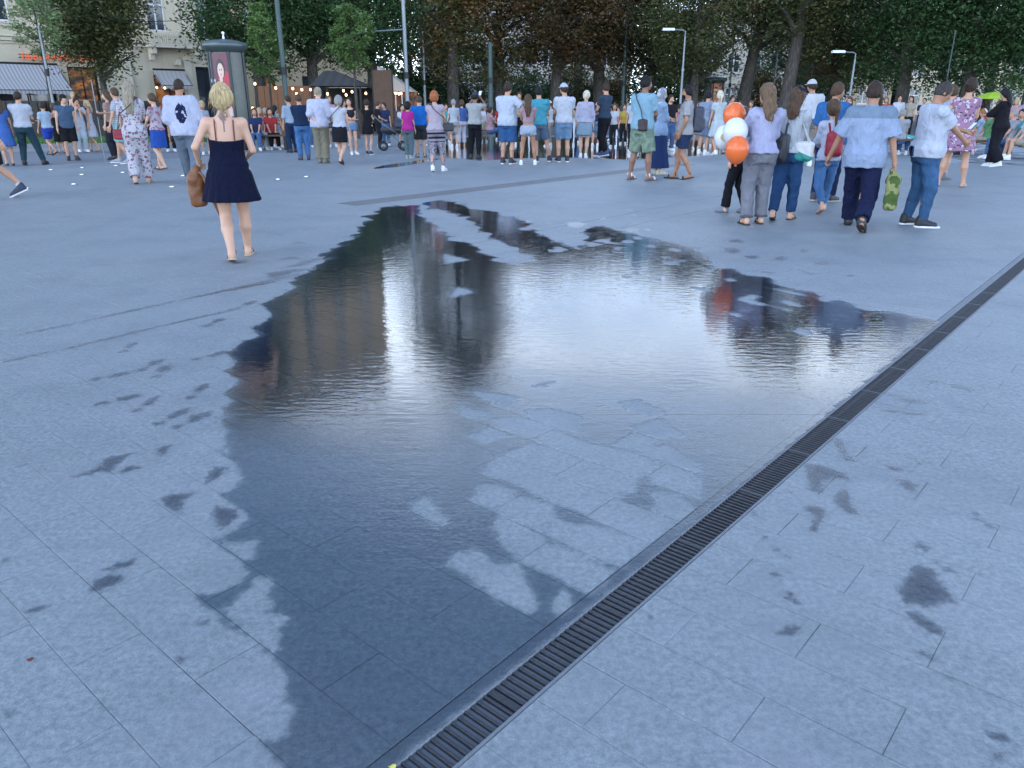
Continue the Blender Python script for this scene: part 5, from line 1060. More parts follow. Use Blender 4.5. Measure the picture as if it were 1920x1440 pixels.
def person(label, x, yf, yh, face, sex='m', hair='short', hc='brown', sk='m', top=None, bot=None, dress=None, shoes=('sneaker', (.7, .7, .7), (.7, .7, .7)), arms=('down', 'down'), stance='stand', fat=0.0, head=(0, 0), cap=None, sit=False, group=None, H=None, extra=None, Yd=None, curl=(0, 0), tattoo=None, vox=None, beard=None, loc=None, glasses=None, bulk=1.0, tuck=False):
    if loc is None: p = ground(x, yf) if Yd is None else Vector((hx(x, Yd), Yd, 0))
    else: p = Vector(loc)
    az = math.atan2(p.x, p.y); rz = -(az + math.radians(face))
    if H is None:
        r = ray(x, yh); H = CAM_H + p.y * r[2] / r[1]; H = max(.9, min(1.92, H))
        if sit: H = 1.68
    k = H / 1.75; dist = p.length; hq = vox or (.0115 if dist < 12 else .017 if dist < 21 else .023 if dist < 30 else .03); h = hq / k; near = dist < 16
    sx = 'f' if sex in ('f', 'g') else 'm'; hs = 1.0 + max(0, 1.68 - H) * .42; limb = .86 if H < 1.5 else bulk; f = sx == 'f'
    rq = random.Random(label); 
    if head == (0, 0) and not sit: head = (rq.uniform(-28, 28), rq.uniform(-10, 4))
    root = tag(empty('person', p, rz), label, 'person', group); root.rotation_euler = (math.radians(rq.uniform(-1.6, 1.6)), math.radians(rq.uniform(-1.5, 1.5)), rz); dz = -.46 if sit else 0.0
    if loc is not None: root.location = p
    gz = 0.0
    # ---- skeleton
    sh = np.array([(.158 if f else .182) * (.88 if H < 1.5 else bulk), -.01, 1.395 + dz]); hip = np.array([.088, 0, .90 + dz])
    lens = (.285 * (.95 if f else 1), .25 * (.95 if f else 1))
    wr = {}; el = {}; shd = {}
    for s, nm in ((1, arms[0]), (-1, arms[1])):
        t = ARM[nm] if isinstance(nm, str) else nm; a = np.array([sh[0] * s, sh[1], sh[2]]); b = np.array([t[0] * s * (.93 if f and isinstance(nm, str) else 1), t[1], t[2] + (dz if isinstance(nm, str) else 0)])
        hint = (s * .5, -.9, -.5) if tuck else (s * .9, -.6, -.5) if nm not in ('raise', 'up', 'chin') else (s * .8, .3, -.9)
        el[s], wr[s] = ik(a, b, lens[0], lens[1], hint); shd[s] = a
    ank = {}; yaw = {1: -.16, -1: .16}; heel = {1: 0.0, -1: 0.0}
    st = {'stand': ((.11, .0), (-.11, .0)), 'wide': ((.19, .02), (-.19, -.02)), 'close': ((.075, .0), (-.075, .02)), 'walk': ((.08, .26), (-.08, -.28)), 'walk2': ((.08, -.28), (-.08, .26)), 'step': ((.09, .14), (-.09, -.16)), 'step2': ((.09, -.16), (-.09, .14)), 'contra': ((.13, .06), (-.10, -.03)), 'stride': ((.10, .36), (-.10, -.36)), 'stride2': ((.10, -.36), (-.10, .36))}[stance] if isinstance(stance, str) else stance
    drop = 0.0
    for s, (ax, ay) in ((1, st[0]), (-1, st[1])):
        if sit: ank[s] = np.array([ax * 1.1, .46 + ay, .085])
        else:
            lift = .07 if ay < -.2 else .03 if ay < -.1 else 0; heel[s] = -.55 if ay < -.2 else -.25 if ay < -.1 else 0.0; ank[s] = np.array([ax, ay, .085 + lift]); drop = max(drop, .90 - math.sqrt(max(.822 ** 2 - ay * ay - (ax - .088 * s) ** 2, .3)) - .085 - lift)
    if sit: kn = {}; 
    else: hip[2] -= max(0, drop - .0)
    up = hip[2] - (.90 + dz)           # lower the trunk with the hips when striding
    if abs(up) > 1e-4:
        for s in (1, -1): shd[s][2] += up; el[s][2] += up; wr[s][2] += up
    kn = {}
    for s in (1, -1):
        kn[s], ank[s] = ik((hip[0] * s, hip[1], hip[2]), ank[s], .42, .405, (s * .12, 1, 0))
        if sit: kn[s] = np.array([s * .1, .43, .50])
    ez = dz + up
    tor = []
    for z, a, b, cx, cy in TOR[sx]:
        ft = fat * math.exp(-((z - 1.05) / .22) ** 2); a2 = a * (1 + ft * .75); b2 = b * (1 + ft * 1.3)
        if H < 1.5: a2 *= .88; b2 *= .95
        a2 *= bulk; b2 *= bulk ** .5
        tor.append((z + ez, a2, b2, cx, cy + ft * .04))
    hc0 = np.array([0, .018, 1.634 + ez]); Rh = Euler((math.radians(head[1]), 0, math.radians(-head[0]))).to_matrix(); RhN = np.array(Rh)
    piv = np.array([0, -.015, 1.54 + ez]); top_z = 1.75 + ez
    def hp(v): return piv + RhN @ ((np.array(v) - np.array([0, -.015, 1.54])) * hs)
    HC0 = hp((0, .018, 1.634)); Rl = RhN
    Z0 = .0; lo = (-.62, -.55, -.02); hi = (.62, .75, 1.78 + max(0, ez))
    hi_arm = max(wr[1][2], wr[-1][2]); hi = (.62, .75, max(1.80 + ez + (hs - 1) * .3, hi_arm + .08))
    pts = [wr[1], wr[-1], el[1], el[-1], ank[1], ank[-1], kn[1], kn[-1]]; lo = tuple(min(-.24 if i == 0 else -.17, min(q[i] for q in pts) - .1) if i < 2 else -.02 for i in range(3)); hi = tuple(max(.24 if i == 0 else .2, max(q[i] for q in pts) + .14) if i < 2 else hi[2] for i in range(3))
    smat = skin(SK[sk], tattoo)
    # ---- body, one skin
    v = Vol(lo, hi, h); v.loft(tor, .02); al = (.040, .032, .023) if f else (.047, .039, .027)
    v.cone((0, -.012, 1.42 + ez), hp((0, .0, 1.56)), (.046 if f else .056) * limb, .048 if f else .055, .03)
    v.ell(HC0, np.array((.074, .092, .113)) * hs, .02, Rl); v.ell(hp((0, .045, 1.575)), np.array((.052, .056, .056)) * hs, .03, Rl); v.cone(hp((0, .102, 1.632)), hp((0, .121, 1.598)), .011 * hs, .0155 * hs, .012)
    for s in (1, -1):
        v.ell(hp((s * .075, .005, 1.622)), np.array((.012, .02, .031)) * hs, .008, Rl)
        v.ell((shd[s][0] * .93, shd[s][1], shd[s][2] - .0), (.058 if f else .068, .055, .055), .05)
        v.cone(shd[s], el[s], al[0] * limb, al[1] * limb, .03); v.cone(el[s], wr[s], al[1] * limb, al[2] * limb, .015); v.cone(wr[s], wr[s] + (wr[s] - el[s]) / np.linalg.norm(wr[s] - el[s]) * .02, al[2] * limb, al[2] * .95, .01)
        hj = (hip[0] * s, hip[1], hip[2] - .0); md = (kn[s] * .62 + ank[s] * .38) + np.array([0, -.022, 0]); th = (.093 if f else .088) * limb * (1 + fat * .3)
        v.cone(hj, kn[s], th, .054 * limb, .04); v.cone(kn[s], md, .052 * limb, .056 * limb * (1 + fat * .2), .02); v.cone(md, ank[s], .054 * limb, .034 * limb, .02)
        yw = yaw[s]; ty = np.array([math.sin(-yw), math.cos(yw), 0]) * .13; hl = heel[s]; toe = ank[s] + np.array([ty[0], ty[1] * math.cos(hl), ty[1] * math.sin(hl) - .052]); toe[2] = max(toe[2], .03)
        v.cone(ank[s] + np.array([0, -.015, -.03]), toe, .036, .028, .02); v.cone(ank[s] + np.array([0, -.025, -.048]), ank[s] + np.array([0, -.01, 0]), .034, .034, .02)
    V, Q = v.mesh(); V = smooth(V, Q, 1); Vs = [V]; Qs = [Q]; nb = len(V)
    for s, cu in ((1, curl[0]), (-1, curl[1])):
        HV, HQ = HANDS[('near' if near else 'far', cu)]; d = wr[s] - el[s]; d /= np.linalg.norm(d); fwd = np.array([0, 1, 0]) - d[1] * d; 
        if np.linalg.norm(fwd) < .3: fwd = np.array([0, 0, 1.0]) - d[2] * d
        fwd /= np.linalg.norm(fwd); rt = np.cross(fwd, -d); M_ = np.stack([rt * s, fwd, -d], 1); hv = (HV * np.array([1, 1, 1]) * (1.0 if not f else .92) * min(1, .25 + .75 * limb)) @ M_.T + wr[s]
        Vs.append(hv); q = HQ + nb; Qs.append(q if s == 1 else q[:, ::-1]); nb += len(hv)
    def add(name, V, Q, mat, parent=root): 
        if len(V) == 0: return None
        return obj(name, mk_mesh(name, V * k, Q, True), mat, parent)
    body = add('body', np.vstack(Vs), np.vstack(Qs), smat)
    # ---- face
    ang = abs(((face + head[0]) + 180) % 360 - 180)
    if ang > 55:
        for s in (1, -1):
            e = MB().lathe([(0, -.0075), (.0075, -.005), (.0115, 0), (.0075, .005), (0, .0075)], 8); c = hp((s * .031, .094, 1.637)); o = e.build('eye', plain('eye_dark', (.03, .02, .015), .2), root, True); o.location = c * k; o.rotation_euler = (math.pi / 2, 0, math.radians(-head[0])); o.scale = (k * 1.15 * hs, k * .7 * hs, k * hs)
            e = MB().box(-.02, .02, -.006, .006, -.0035, .0035); o = e.build('eyebrow', hairm(HC[hc] if hc in HC else hc), root); o.location = hp((s * .033, .097, 1.662)) * k; o.rotation_euler = (0, 0, math.radians(-head[0]) - s * .3); o.scale = (k * hs,) * 3
        e = MB().lathe([(0, -.006), (.012, -.003), (.021, 0), (.012, .003), (0, .006)], 8); o = e.build('mouth', plain('lip', (.30, .10, .085), .4), root, True); o.location = hp((0, .0985, 1.567)) * k; o.rotation_euler = (math.pi / 2 * 0, 0, math.radians(-head[0])); o.scale = (k * hs, k * .5 * hs, k * .9 * hs)
    # ---- legs wear
    def legwear(b):
        col, ln, loose = b['c'], b.get('len', 'long'), b.get('loose', .016); v = Vol(lo, hi, h); off = loose * .8
        v.loft([r_ for r_ in tor if r_[0] < 1.08 + ez], .02, .010 + loose * .3)
        for s in (1, -1):
            hj = np.array([hip[0] * s, hip[1], hip[2]]); th = (.093 if f else .088) * limb * (1 + fat * .3)
            if ln == 'long':
                hem = kn[s] + (ank[s] - kn[s]) * b.get('hem', .97); r3 = b.get('r3', .050) + loose * .8; v.cone(hj, kn[s], th, .064 * limb + .004, .05, .010 + off * .7); v.cone(kn[s], hem, .068 * limb + off, r3, .02, t1=.985)
                v.cone(kn[s] * .62 + ank[s] * .38 + np.array([0, -.02, 0]), kn[s], .058 * limb + off * .6, .055 + off * .6, .02)
            else:
                t1 = b.get('t', .8); v.cone(hj, kn[s], th + .012 + off, .066 * limb + off * 1.6 + .012, .05, t1=t1)
        wz = b.get('waist', 1.0) + ez; v.clip(lambda X, Y, Z: Z - wz + 0 * X + 0 * Y); v.wrinkle(b.get('wr', .005 if near else .004), 1.0, x)
        V, Q = v.mesh(); return V, Q
    if bot and bot['k'] in ('trousers', 'shorts'):
        V, Q = legwear(bot); add(bot['k'], V, Q, cloth(bot['c'], bot.get('pat'), bot.get('c2')))
        if bot.get('cuff'):
            for s in (1, -1):
                v = Vol(tuple(ank[s] - .12), tuple(ank[s] + .2), h); a = kn[s] + (ank[s] - kn[s]) * .90; b2 = kn[s] + (ank[s] - kn[s]) * .975; v.cone(a, b2, .062 + bot.get('loose', .016), .06 + bot.get('loose', .016), 0, t0=0, t1=1); V, Q = v.mesh(); add('cuff', V, Q, cloth(bot['cuff']))
    def skirt(d, name):
        z1 = d.get('waist', 1.02); z0 = d['z0']; w0, dp = d['w'], d.get('d', d['w'] * .8); v = Vol((-w0 - .1, -dp - .1, z0 + ez - .03), (w0 + .1, dp + .1, 1.5 + max(ez, 0)), h); hipr = (.178 if f else .18) * (1 + fat * .35) * bulk * (.88 if H < 1.5 else 1)
        pr = [(z0, w0, dp, 0, -.005), ((z0 * .6 + .9 * .4), hipr + (w0 - hipr) * .5 + .01, hipr * .75 + (dp - hipr * .75) * .5 + .012, 0, -.008), (.90, hipr + .016, hipr * .74 + .02, 0, -.008), (z1, np.interp(z1 + ez, [t[0] for t in tor], [t[1] for t in tor]) + (.005 if dress else .014), np.interp(z1 + ez, [t[0] for t in tor], [t[2] for t in tor]) + (.005 if dress else .014), 0, 0)]
        if z0 > .86: pr = [pr[0], pr[3]]
        v.loft([(a + ez, b, c, e, f_) for a, b, c, e, f_ in pr], 0, 0, (d.get('np', 14), d.get('pl', .05), .98 + ez))
        return v
    if bot and bot['k'] == 'skirt':
        v = skirt(bot, 'skirt'); V, Q = v.mesh(); add('skirt', V, Q, cloth(bot['c'], bot.get('pat'), bot.get('c2')))
    # ---- top
    def topwear(d, v):
        off = d.get('off', .012); hem = d.get('hem', .92) + ez; sl = d.get('sl', .62); tp = []
        boxy = d.get('boxy', .5); base = [t for t in tor if abs(t[0] - ez - (1.24 if f else 1.30)) < .02][0]
        for z, a, b, cx, cy in tor:
            if z < base[0]: a = a + max(0, base[1] * .98 - a) * boxy; b = b + max(0, base[2] * .98 - b) * boxy
            if d.get('hem', .92) < .96 and z < 1.02 + ez: a += .020; b += .024
            tp.append((z, a, b, cx, cy))
        v.loft(tp, .02, off)
        for s in (1, -1):
            v.ell((shd[s][0] * .93, shd[s][1], shd[s][2]), (.058 if f else .068, .055, .055), .045, off=off * .8)
            if sl > 0:
                r0, r1 = al[0] * limb + off * .9 + .004, al[1] * limb + off + d.get('slo', .014)
                v.cone(shd[s], el[s], r0, r1, .035, t1=min(sl, 1.0) if sl < 1 else None)
                if sl > 1: v.cone(el[s], wr[s], r1, al[2] * limb + off * .8 + .006, .02, t1=sl - 1)
        nk = d.get('neck', .075); v.clip(lambda X, Y, Z: np.maximum(hem - Z, nk - np.sqrt(X ** 2 + (Y + .0) ** 2 + ((Z - 1.50 - ez) * 1.0) ** 2)))
        return v
    if top:
        v = Vol(lo, hi, h); topwear(top, v).wrinkle(top.get('wr', .005), 1.0, x * .7); V, Q = v.mesh(); add(top.get('name', 'shirt'), V, Q, cloth(top['c'], top.get('pat'), ((top['c2'][0], top['c2'][1] * k) if top.get('pat') in ('yoke', 'print') else top.get('c2'))))
        if top.get('collar'):
            v = Vol((-.12, -.12, 1.38 + ez), (.12, .12, 1.56 + ez), h); v.cone((0, -.012, 1.44 + ez), (0, -.006, 1.49 + ez), .078, .066, 0, t0=0, t1=1); v.clip(lambda X, Y, Z: .035 - (X ** 2 + Y ** 2) ** .5 + 0 * Z); V, Q = v.mesh(); add('collar', V, Q, cloth(top['collar']))
    if dress:
        v = skirt(dress, 'dress'); bt = dress.get('top', 1.30)
        w_ = Vol(lo, hi, h); topwear({'off': .011, 'hem': .98, 'sl': dress.get('sl', 0), 'boxy': .0, 'neck': dress.get('neck', .09), 'slo': dress.get('slo', .014)}, w_)
        if dress.get('sl', 0) == 0: w_.clip(lambda X, Y, Z: np.maximum(Z - bt - ez - .03 * np.clip(Y * 6, -1, 1), np.abs(X) - .30 + 0 * Z))
        V1, Q1 = w_.mesh(); V2, Q2 = v.mesh(); V = np.vstack([V1, V2]); Q = np.vstack([Q1, Q2 + len(V1)]); add('dress', V, Q, cloth(dress['c'], dress.get('pat'), dress.get('c2')))
        if dress.get('straps'):
            for s in (1, -1):
                mb = MB(); zz = np.linspace(bt - .02, 1.44, 7); pb = [(s * (.088 + .0 * q), -((bulk ** .5) * np.interp(z, [t[0] for t in TOR['f']], [t[2] for t in TOR['f']]) * math.sqrt(max(0, 1 - (.088 / np.interp(z, [t[0] for t in TOR['f']], [t[1] for t in TOR['f']])) ** 2)) + .016 + .03 * fat * (1.3 - z) + (.014 if z > 1.34 else .0)), z + ez) for q, z in enumerate(zz)]
                mb.tube([Vector(q) * k for q in pb] + [Vector((s * .088, .0, 1.452 + ez)) * k, Vector((s * .088, .07, 1.40 + ez)) * k, Vector((s * .085, .115, 1.30 + ez)) * k], .006, 6); mb.build('strap', cloth(dress['straps']), root, True)
    # ---- hair / cap
    hm = hairm(HC[hc] if isinstance(hc, str) else hc)
    if hair:
        v = Vol((-.3, -.36, 1.0 + ez), (.3, .3, 2.0 + ez), h * .85); t = .012 if hair == 'short' else .006 if hair == 'buzz' else .02
        lowz = {'short': -.055, 'buzz': -.05}.get(hair, -.09); fr = .045 if hair in ('short', 'buzz') else .035
        def cut(X, Y, Z): return np.maximum(np.maximum(Y * .86 - Z * .52 - fr * hs, lowz * hs - Z - np.clip(-Y, 0, 1) * .35), -.02 - Z - (.045 * hs - Y) * 2.2 if hair in ('short', 'buzz') else Y * .9 - Z * .5 - fr * hs)
        v.ell(HC0 + RhN @ np.array([0, -.006, .004]), np.array((.078, .094, .114)) * hs, 0, Rl, off=t, cut=cut)
        if hair in ('long', 'vlong', 'wavy'):
            L_ = {'long': .27, 'vlong': .40, 'wavy': .30}[hair]; w_ = .085
            pr = [(HC0[2] - .02 - L_, .045, .022, 0, -.125), (HC0[2] - .02 - L_ * .6, .085, .036, 0, -.118), (HC0[2] - .02 - L_ * .25, .09, .05, HC0[0] * .5, -.085), (HC0[2] + .01, .088, .075, HC0[0], -.03)]; v.loft(pr, .03); v.wrinkle(.004, 1.2, x)
        if hair in ('pony', 'lpony'):
            b0 = HC0 + RhN @ np.array([0, -.10, .035]) * hs; L_ = .2 if hair == 'pony' else .32; v.ell(b0, (.026, .026, .026), .01); v.cone(b0, b0 + np.array([0, -.055, -.06]), .026, .034, .015); v.cone(b0 + np.array([0, -.055, -.06]), b0 + np.array([0, -.05, -L_]), .034, .014, .02)
        if hair == 'bun': v.ell(HC0 + RhN @ np.array([0, -.105, .02]) * hs, (.046, .042, .046), .02)
        if hair == 'messy':
            v.ell(HC0 + RhN @ np.array([0, -.055, -.01]) * hs, (.108, .078, .10), .04, cut=lambda X, Y, Z: Y - .06); v.ell(HC0 + RhN @ np.array([0, -.07, -.05]) * hs, (.085, .06, .07), .03); b0 = HC0 + RhN @ np.array([.0, -.105, -.005]) * hs; v.cone(b0 + np.array([-.02, 0, .05]), b0 + np.array([.01, -.012, -.045]), .034, .026, .012); v.cone(b0 + np.array([.03, 0, .05]), b0 + np.array([.07, .03, .0]), .022, .012, .012); v.cone(b0 + np.array([-.05, .03, .02]), b0 + np.array([-.075, .05, -.03]), .022, .012, .012); v.wrinkle(.004, 2.2, 1.0)
        if hair == 'bob': v.ell(HC0 + RhN @ np.array([0, -.035, -.035]) * hs, (.095, .075, .095), .03, cut=lambda X, Y, Z: Y - .045)
        v.wrinkle(.0022, 2.6, x); V, Q = v.mesh()
        if near and hair not in ('buzz',) and len(V):
            rs_ = np.random.default_rng(int(abs(x)) + 3); ns = 150 if hair != 'short' else 60; ii = rs_.integers(0, len(V), ns); hcen = np.array([HC0[0], HC0[1] - .03, 0]); SV = []; SQ = []
            for i_ in ii:
                p0 = V[i_]; nrm = (p0 - hcen) * np.array([1, 1, 0]); nrm = nrm / (np.linalg.norm(nrm) + 1e-6); ln = rs_.uniform(.03, .10) * (1 if hair != 'short' else .35); p2 = p0 + nrm * rs_.uniform(.008, .028) + np.array([rs_.normal(0, .012), rs_.normal(0, .012), -ln if hair != 'short' else ln * .4]); p1 = (p0 + p2) / 2 + nrm * .008; b0_ = len(V) + len(SV); w0_ = np.array([-nrm[1], nrm[0], 0]) * .0016
                SV += [p0 - w0_, p0 + w0_, p1 + w0_, p1 - w0_, p2 + w0_ * .3, p2 - w0_ * .3]; SQ += [(b0_, b0_ + 1, b0_ + 2, b0_ + 3), (b0_ + 3, b0_ + 2, b0_ + 4, b0_ + 5)]
            V = np.vstack([V, np.array(SV, dtype=np.float32)]); Q = np.vstack([Q, np.array(SQ, dtype=np.int32)])
        add('hair', V, Q, hm)
    if beard:
        v = Vol((-.15, -.1, 1.4 + ez), (.15, .2, 1.7 + ez), h * .8); v.ell(hp((0, .05, 1.567)), np.array((.06, .062, .06)) * hs, 0, Rl, cut=lambda X, Y, Z: np.maximum(Z - .022, .0 - Y)); V, Q = v.mesh(); add('beard', V, Q, hm)
    if cap:
        v = Vol((-.16, -.2, 1.55 + ez), (.16, .3, 1.95 + ez), h * .8); ck = cap.get('kind', 'cap'); cdir = RhN @ np.array([0, cap.get('dir', 1), 0])
        v.ell(HC0 + np.array([0, 0, .012]), np.array((.079, .096, .112)) * hs, 0, Rl, off=.016, cut=lambda X, Y, Z: .022 - Z)
        if ck == 'cap': v.ell(HC0 + cdir * .105 * hs + RhN @ np.array([0, 0, .028]), (.062, .07, .008), .006, Rl)
        V, Q = v.mesh(); add('cap', V, Q, cloth(cap['c']))
    if extra and 'scarf' in extra:
        v = Vol((-.2, -.2, 1.3 + ez), (.2, .2, 1.85 + ez), h * .9); v.ell(HC0 + np.array([0, -.008, .0]), np.array((.08, .094, .116)) * hs, 0, Rl, off=.016, cut=lambda X, Y, Z: Y * .95 - np.abs(Z) * .3 - .05); v.loft([(1.37 + ez, .14, .1, 0, -.0), (1.44 + ez, .115, .1, 0, 0), (1.53 + ez, .085, .085, 0, -.005), (1.6 + ez, .09, .08, 0, -.02)], .03); v.clip(lambda X, Y, Z: np.minimum(1, .055 - np.sqrt((X / 1.0) ** 2 + ((Y - .14)) ** 2 + ((Z - HC0[2]) * .8) ** 2))); V, Q = v.mesh(); add('headscarf', V, Q, cloth(extra['scarf'], 'camo', ((.45, .46, .5),)))
    # ---- shoes
    if shoes:
        kind, uc, so = shoes; um = plain('shoe_%02d_%02d_%02d' % tuple(int(q * 99) for q in uc), uc, .55, var=.1); sm_ = plain('shoe_%02d_%02d_%02d' % tuple(int(q * 99) for q in so), so, .55, var=.1)
        for s in (1, -1):
            o = obj('shoe', shoe_mesh(kind, 'upper', um), None, root); a = ank[s]; o.location = Vector((a[0], a[1] + .02, max(0, a[2] - .085) + (.045 if heel[s] < -.5 else .02 if heel[s] < -.2 else 0) * -.35)) * k; o.location.z = max(0, o.location.z); o.rotation_euler = (heel[s] * .75, 0, yaw[s]); fs = k * (.95 if f else 1.02) * (1.08 if not f else 1.0) * (.95 if limb < 1 else 1); o.scale = (fs, fs, fs); obj('sole', shoe_mesh(kind, 'sole', sm_), None, o)
            if extra and 'socks' in extra:
                v = Vol(tuple(ank[s] - .08), tuple(ank[s] + .16), h * .8); v.cone(ank[s] + np.array([0, 0, -.02]), ank[s] + (kn[s] - ank[s]) * .2, .043, .046, 0, t0=0, t1=1); V, Q = v.mesh(); add('sock', V, Q, cloth(extra['socks']))
    M_ = Matrix.Translation(p) @ Matrix.Rotation(rz, 4, 'Z')
    WORLD_PEOPLE[label] = dict(M=M_, k=k, wr={s: wr[s] * k for s in wr}, el={s: el[s] * k for s in el}, H=H, sh={s: shd[s] * k for s in shd}, root=root, ank={s: ank[s] * k for s in ank})
    return WORLD_PEOPLE[label]
def T_(c, **kw): return dict(c=c, **kw)
def B_(k, c, **kw): return dict(k=k, c=c, **kw)
WHT = (.66, .67, .70); DEN = (.10, .18, .30); NAVY = (.012, .018, .05); BLK = (.012, .012, .014)
WS = ('sneaker', (.72, .72, .72), (.75, .75, .75)); BS = ('sneaker', (.02, .02, .024), (.7, .7, .7)); DS = ('shoe', (.02, .018, .018), (.015, .015, .015)); BSA = ('sandal', (.03, .02, .018), (.03, .025, .02)); TSA = ('sandal', (.30, .17, .09), (.25, .16, .1))
GP = 'people on the plaza'
PP = {}
def P_(key, label, *a, **kw): kw.setdefault('group', GP); PP[key] = person(label, *a, **kw); return PP[key]
# ---- nearest figures
P_('W', 'blond woman in a navy strap dress walking away with a tattooed back', 447, 487, 152, 3, 'f', 'messy', (.50, .37, .19), 'l', dress=dict(c=(.004, .006, .022), z0=.64, w=.285, d=.24, top=1.245, pl=.03, np=14, waist=1.04, straps=(.16, .05, .04)), tuck=True, arms=((.18, .20, 1.06), (.285, .09, 1.02)), stance=((.10, .24), (-.05, -.16)), shoes=('sandal', (.10, .06, .045), (.45, .35, .25)), fat=.2, curl=(0, 1), bulk=1.08, tattoo=(.0, 1.30), head=(2, -3))
P_('EDGE', 'person in black cut by the left edge with a navy white soled trainer', 2, 372, 140, -82, 'm', 'short', 'dkbrown', 'm', top=T_(BLK, hem=.86), bot=B_('shorts', BLK, len='short', t=.92), stance=((.09, -.30), (-.09, .24)), shoes=('sneaker', (.02, .03, .06), (.6, .6, .62)), extra=dict(socks=(.7, .7, .7)), arms=('swf', 'swb'))
P_('R3', 'woman with long brown hair in a lilac shirt and rolled grey jeans', 1410, 421, 158, -22, 'f', 'wavy', 'lbrown', 'l', top=T_((.47, .48, .66), off=.03, sl=1.75, hem=.92, boxy=.9, slo=.02, wr=.006), bot=B_('trousers', (.17, .175, .20), loose=.026, r3=.055, cuff=(.10, .10, .115), hem=.93), arms=('front', 'phone'), stance='contra', shoes=BSA, head=(-20, 0), fat=.05)
P_('R2', 'child in flared black trousers mostly hidden behind the balloons', 1377, 399, 212, -60, 'g', 'long', 'brown', 'l', top=T_((.5, .45, .55)), bot=B_('trousers', (.010, .010, .014), loose=.012, r3=.075), stance='step2', shoes=('sneaker', (.18, .2, .24), (.12, .13, .15)), cap=dict(c=(.45, .40, .55)), H=1.36)
P_('R4', 'woman in a navy cap and white top with a black backpack and blue jeans', 1464, 413, 163, 12, 'f', 'long', 'brown', 'l', top=T_((.58, .62, .66), off=.024, sl=.9, boxy=.7), bot=B_('trousers', (.018, .05, .12), pat='denim', loose=.014, r3=.055, hem=.94), arms=('fold', 'down'), stance='step', shoes=BSA, cap=dict(c=(.012, .014, .03)), head=(25, 0))
P_('R8', 'man in a two tone light blue shirt and navy trousers walking away', 1600, 430, 138, 4, 'm', 'short', 'dkbrown', 't', top=T_((.36, .44, .60), off=.04, sl=.92, hem=.80, boxy=1, slo=.03, wr=.006, pat='yoke', c2=((.16, .215, .28), 1.27), collar=(.30, .38, .5)), bot=B_('trousers', (.010, .014, .045), loose=.03, r3=.062), arms=((.34, .0, .82), (.42, .10, .86)), stance='stride2', shoes=DS, fat=.22, curl=(1, 1))
P_('R7', 'girl in a white long sleeved top with a red backpack and jeans', 1541, 399, 185, -14, 'g', 'lpony', 'brown', 'l', top=T_((.60, .64, .76), off=.018, sl=1.55, hem=.86, boxy=.6), bot=B_('trousers', (.06, .14, .28), pat='denim', loose=.012, r3=.045, hem=.88), arms=((.40, .08, 1.0), 'front'), stance='walk', shoes=('flat', (.42, .20, .20), (.38, .2, .2)), head=(-15, 0))
P_('R6', 'man in a bright blue shirt and dark trousers behind the girl', 1538, 378, 155, 30, 'm', 'short', 'brown', 't', top=T_((.045, .17, .42), off=.035, sl=.9, hem=.86, boxy=1, collar=(.05, .18, .42)), bot=B_('trousers', (.014, .022, .06), loose=.024), arms=('fold', 'down'), stance='contra', shoes=('sneaker', (.03, .035, .05), (.45, .4, .3)), head=(30, 0), fat=.2)
P_('R9', 'woman mostly hidden behind the man in the two tone shirt', 1606, 384, 160, -150, 'f', 'long', 'brown', 'l', dress=dict(c=(.03, .09, .3), z0=.70, w=.26, top=1.3, sl=.5), arms=('down', 'raise'), stance='close', shoes=('shoe', (.02, .02, .02), (.02, .02, .02)))
P_('R10', 'man in a white polo shirt and jeans looking down at his phone', 1708, 424, 150, 62, 'm', 'buzz', (.05, .042, .038), 't', top=T_((.60, .64, .74), off=.026, sl=.78, hem=.86, boxy=1, slo=.024, wr=.005), bot=B_('trousers', (.035, .085, .17), pat='denim', loose=.014, r3=.048), arms=((.08, .40, 1.06), (.02, .44, 1.17)), stance='contra', shoes=BS, head=(6, -26), tuck=True, fat=.32, curl=(1, 1), beard=None)
P_('R11', 'woman in a pink floral dress seen from behind', 1780, 350, 147, 8, 'f', 'bun', 'dkbrown', 'm', dress=dict(c=(.36, .20, .30), pat='floral', c2=((.52, .47, .50), (.16, .03, .09), (.05, .045, .06)), z0=.60, w=.285, d=.235, top=1.42, sl=.35, neck=.115, pl=.04, np=12), arms=('front', 'hip'), stance='wide', shoes=('flat', (.42, .32, .28), (.05, .04, .04)), fat=.35)
P_('R12', 'man in a pale shirt hidden behind the floral dress', 1758, 337, 160, 20, 'm', 'short', 'brown', 'm', top=T_((.45, .50, .58), off=.02, sl=.7), bot=B_('shorts', (.10, .11, .11), len='short', t=.9), shoes=('sneaker', (.12, .12, .13), (.1, .1, .1)))
P_('R13', 'person all in black with white side stripes on the right', 1862, 313, 165, -65, 'f', 'long', 'black', 'm', top=T_((.009, .009, .012), off=.03, sl=1.6, hem=.86, boxy=.8), bot=B_('trousers', (.010, .010, .014), loose=.04, r3=.075), arms=('phone', 'phone'), stance='step', shoes=WS, head=(0, -15))
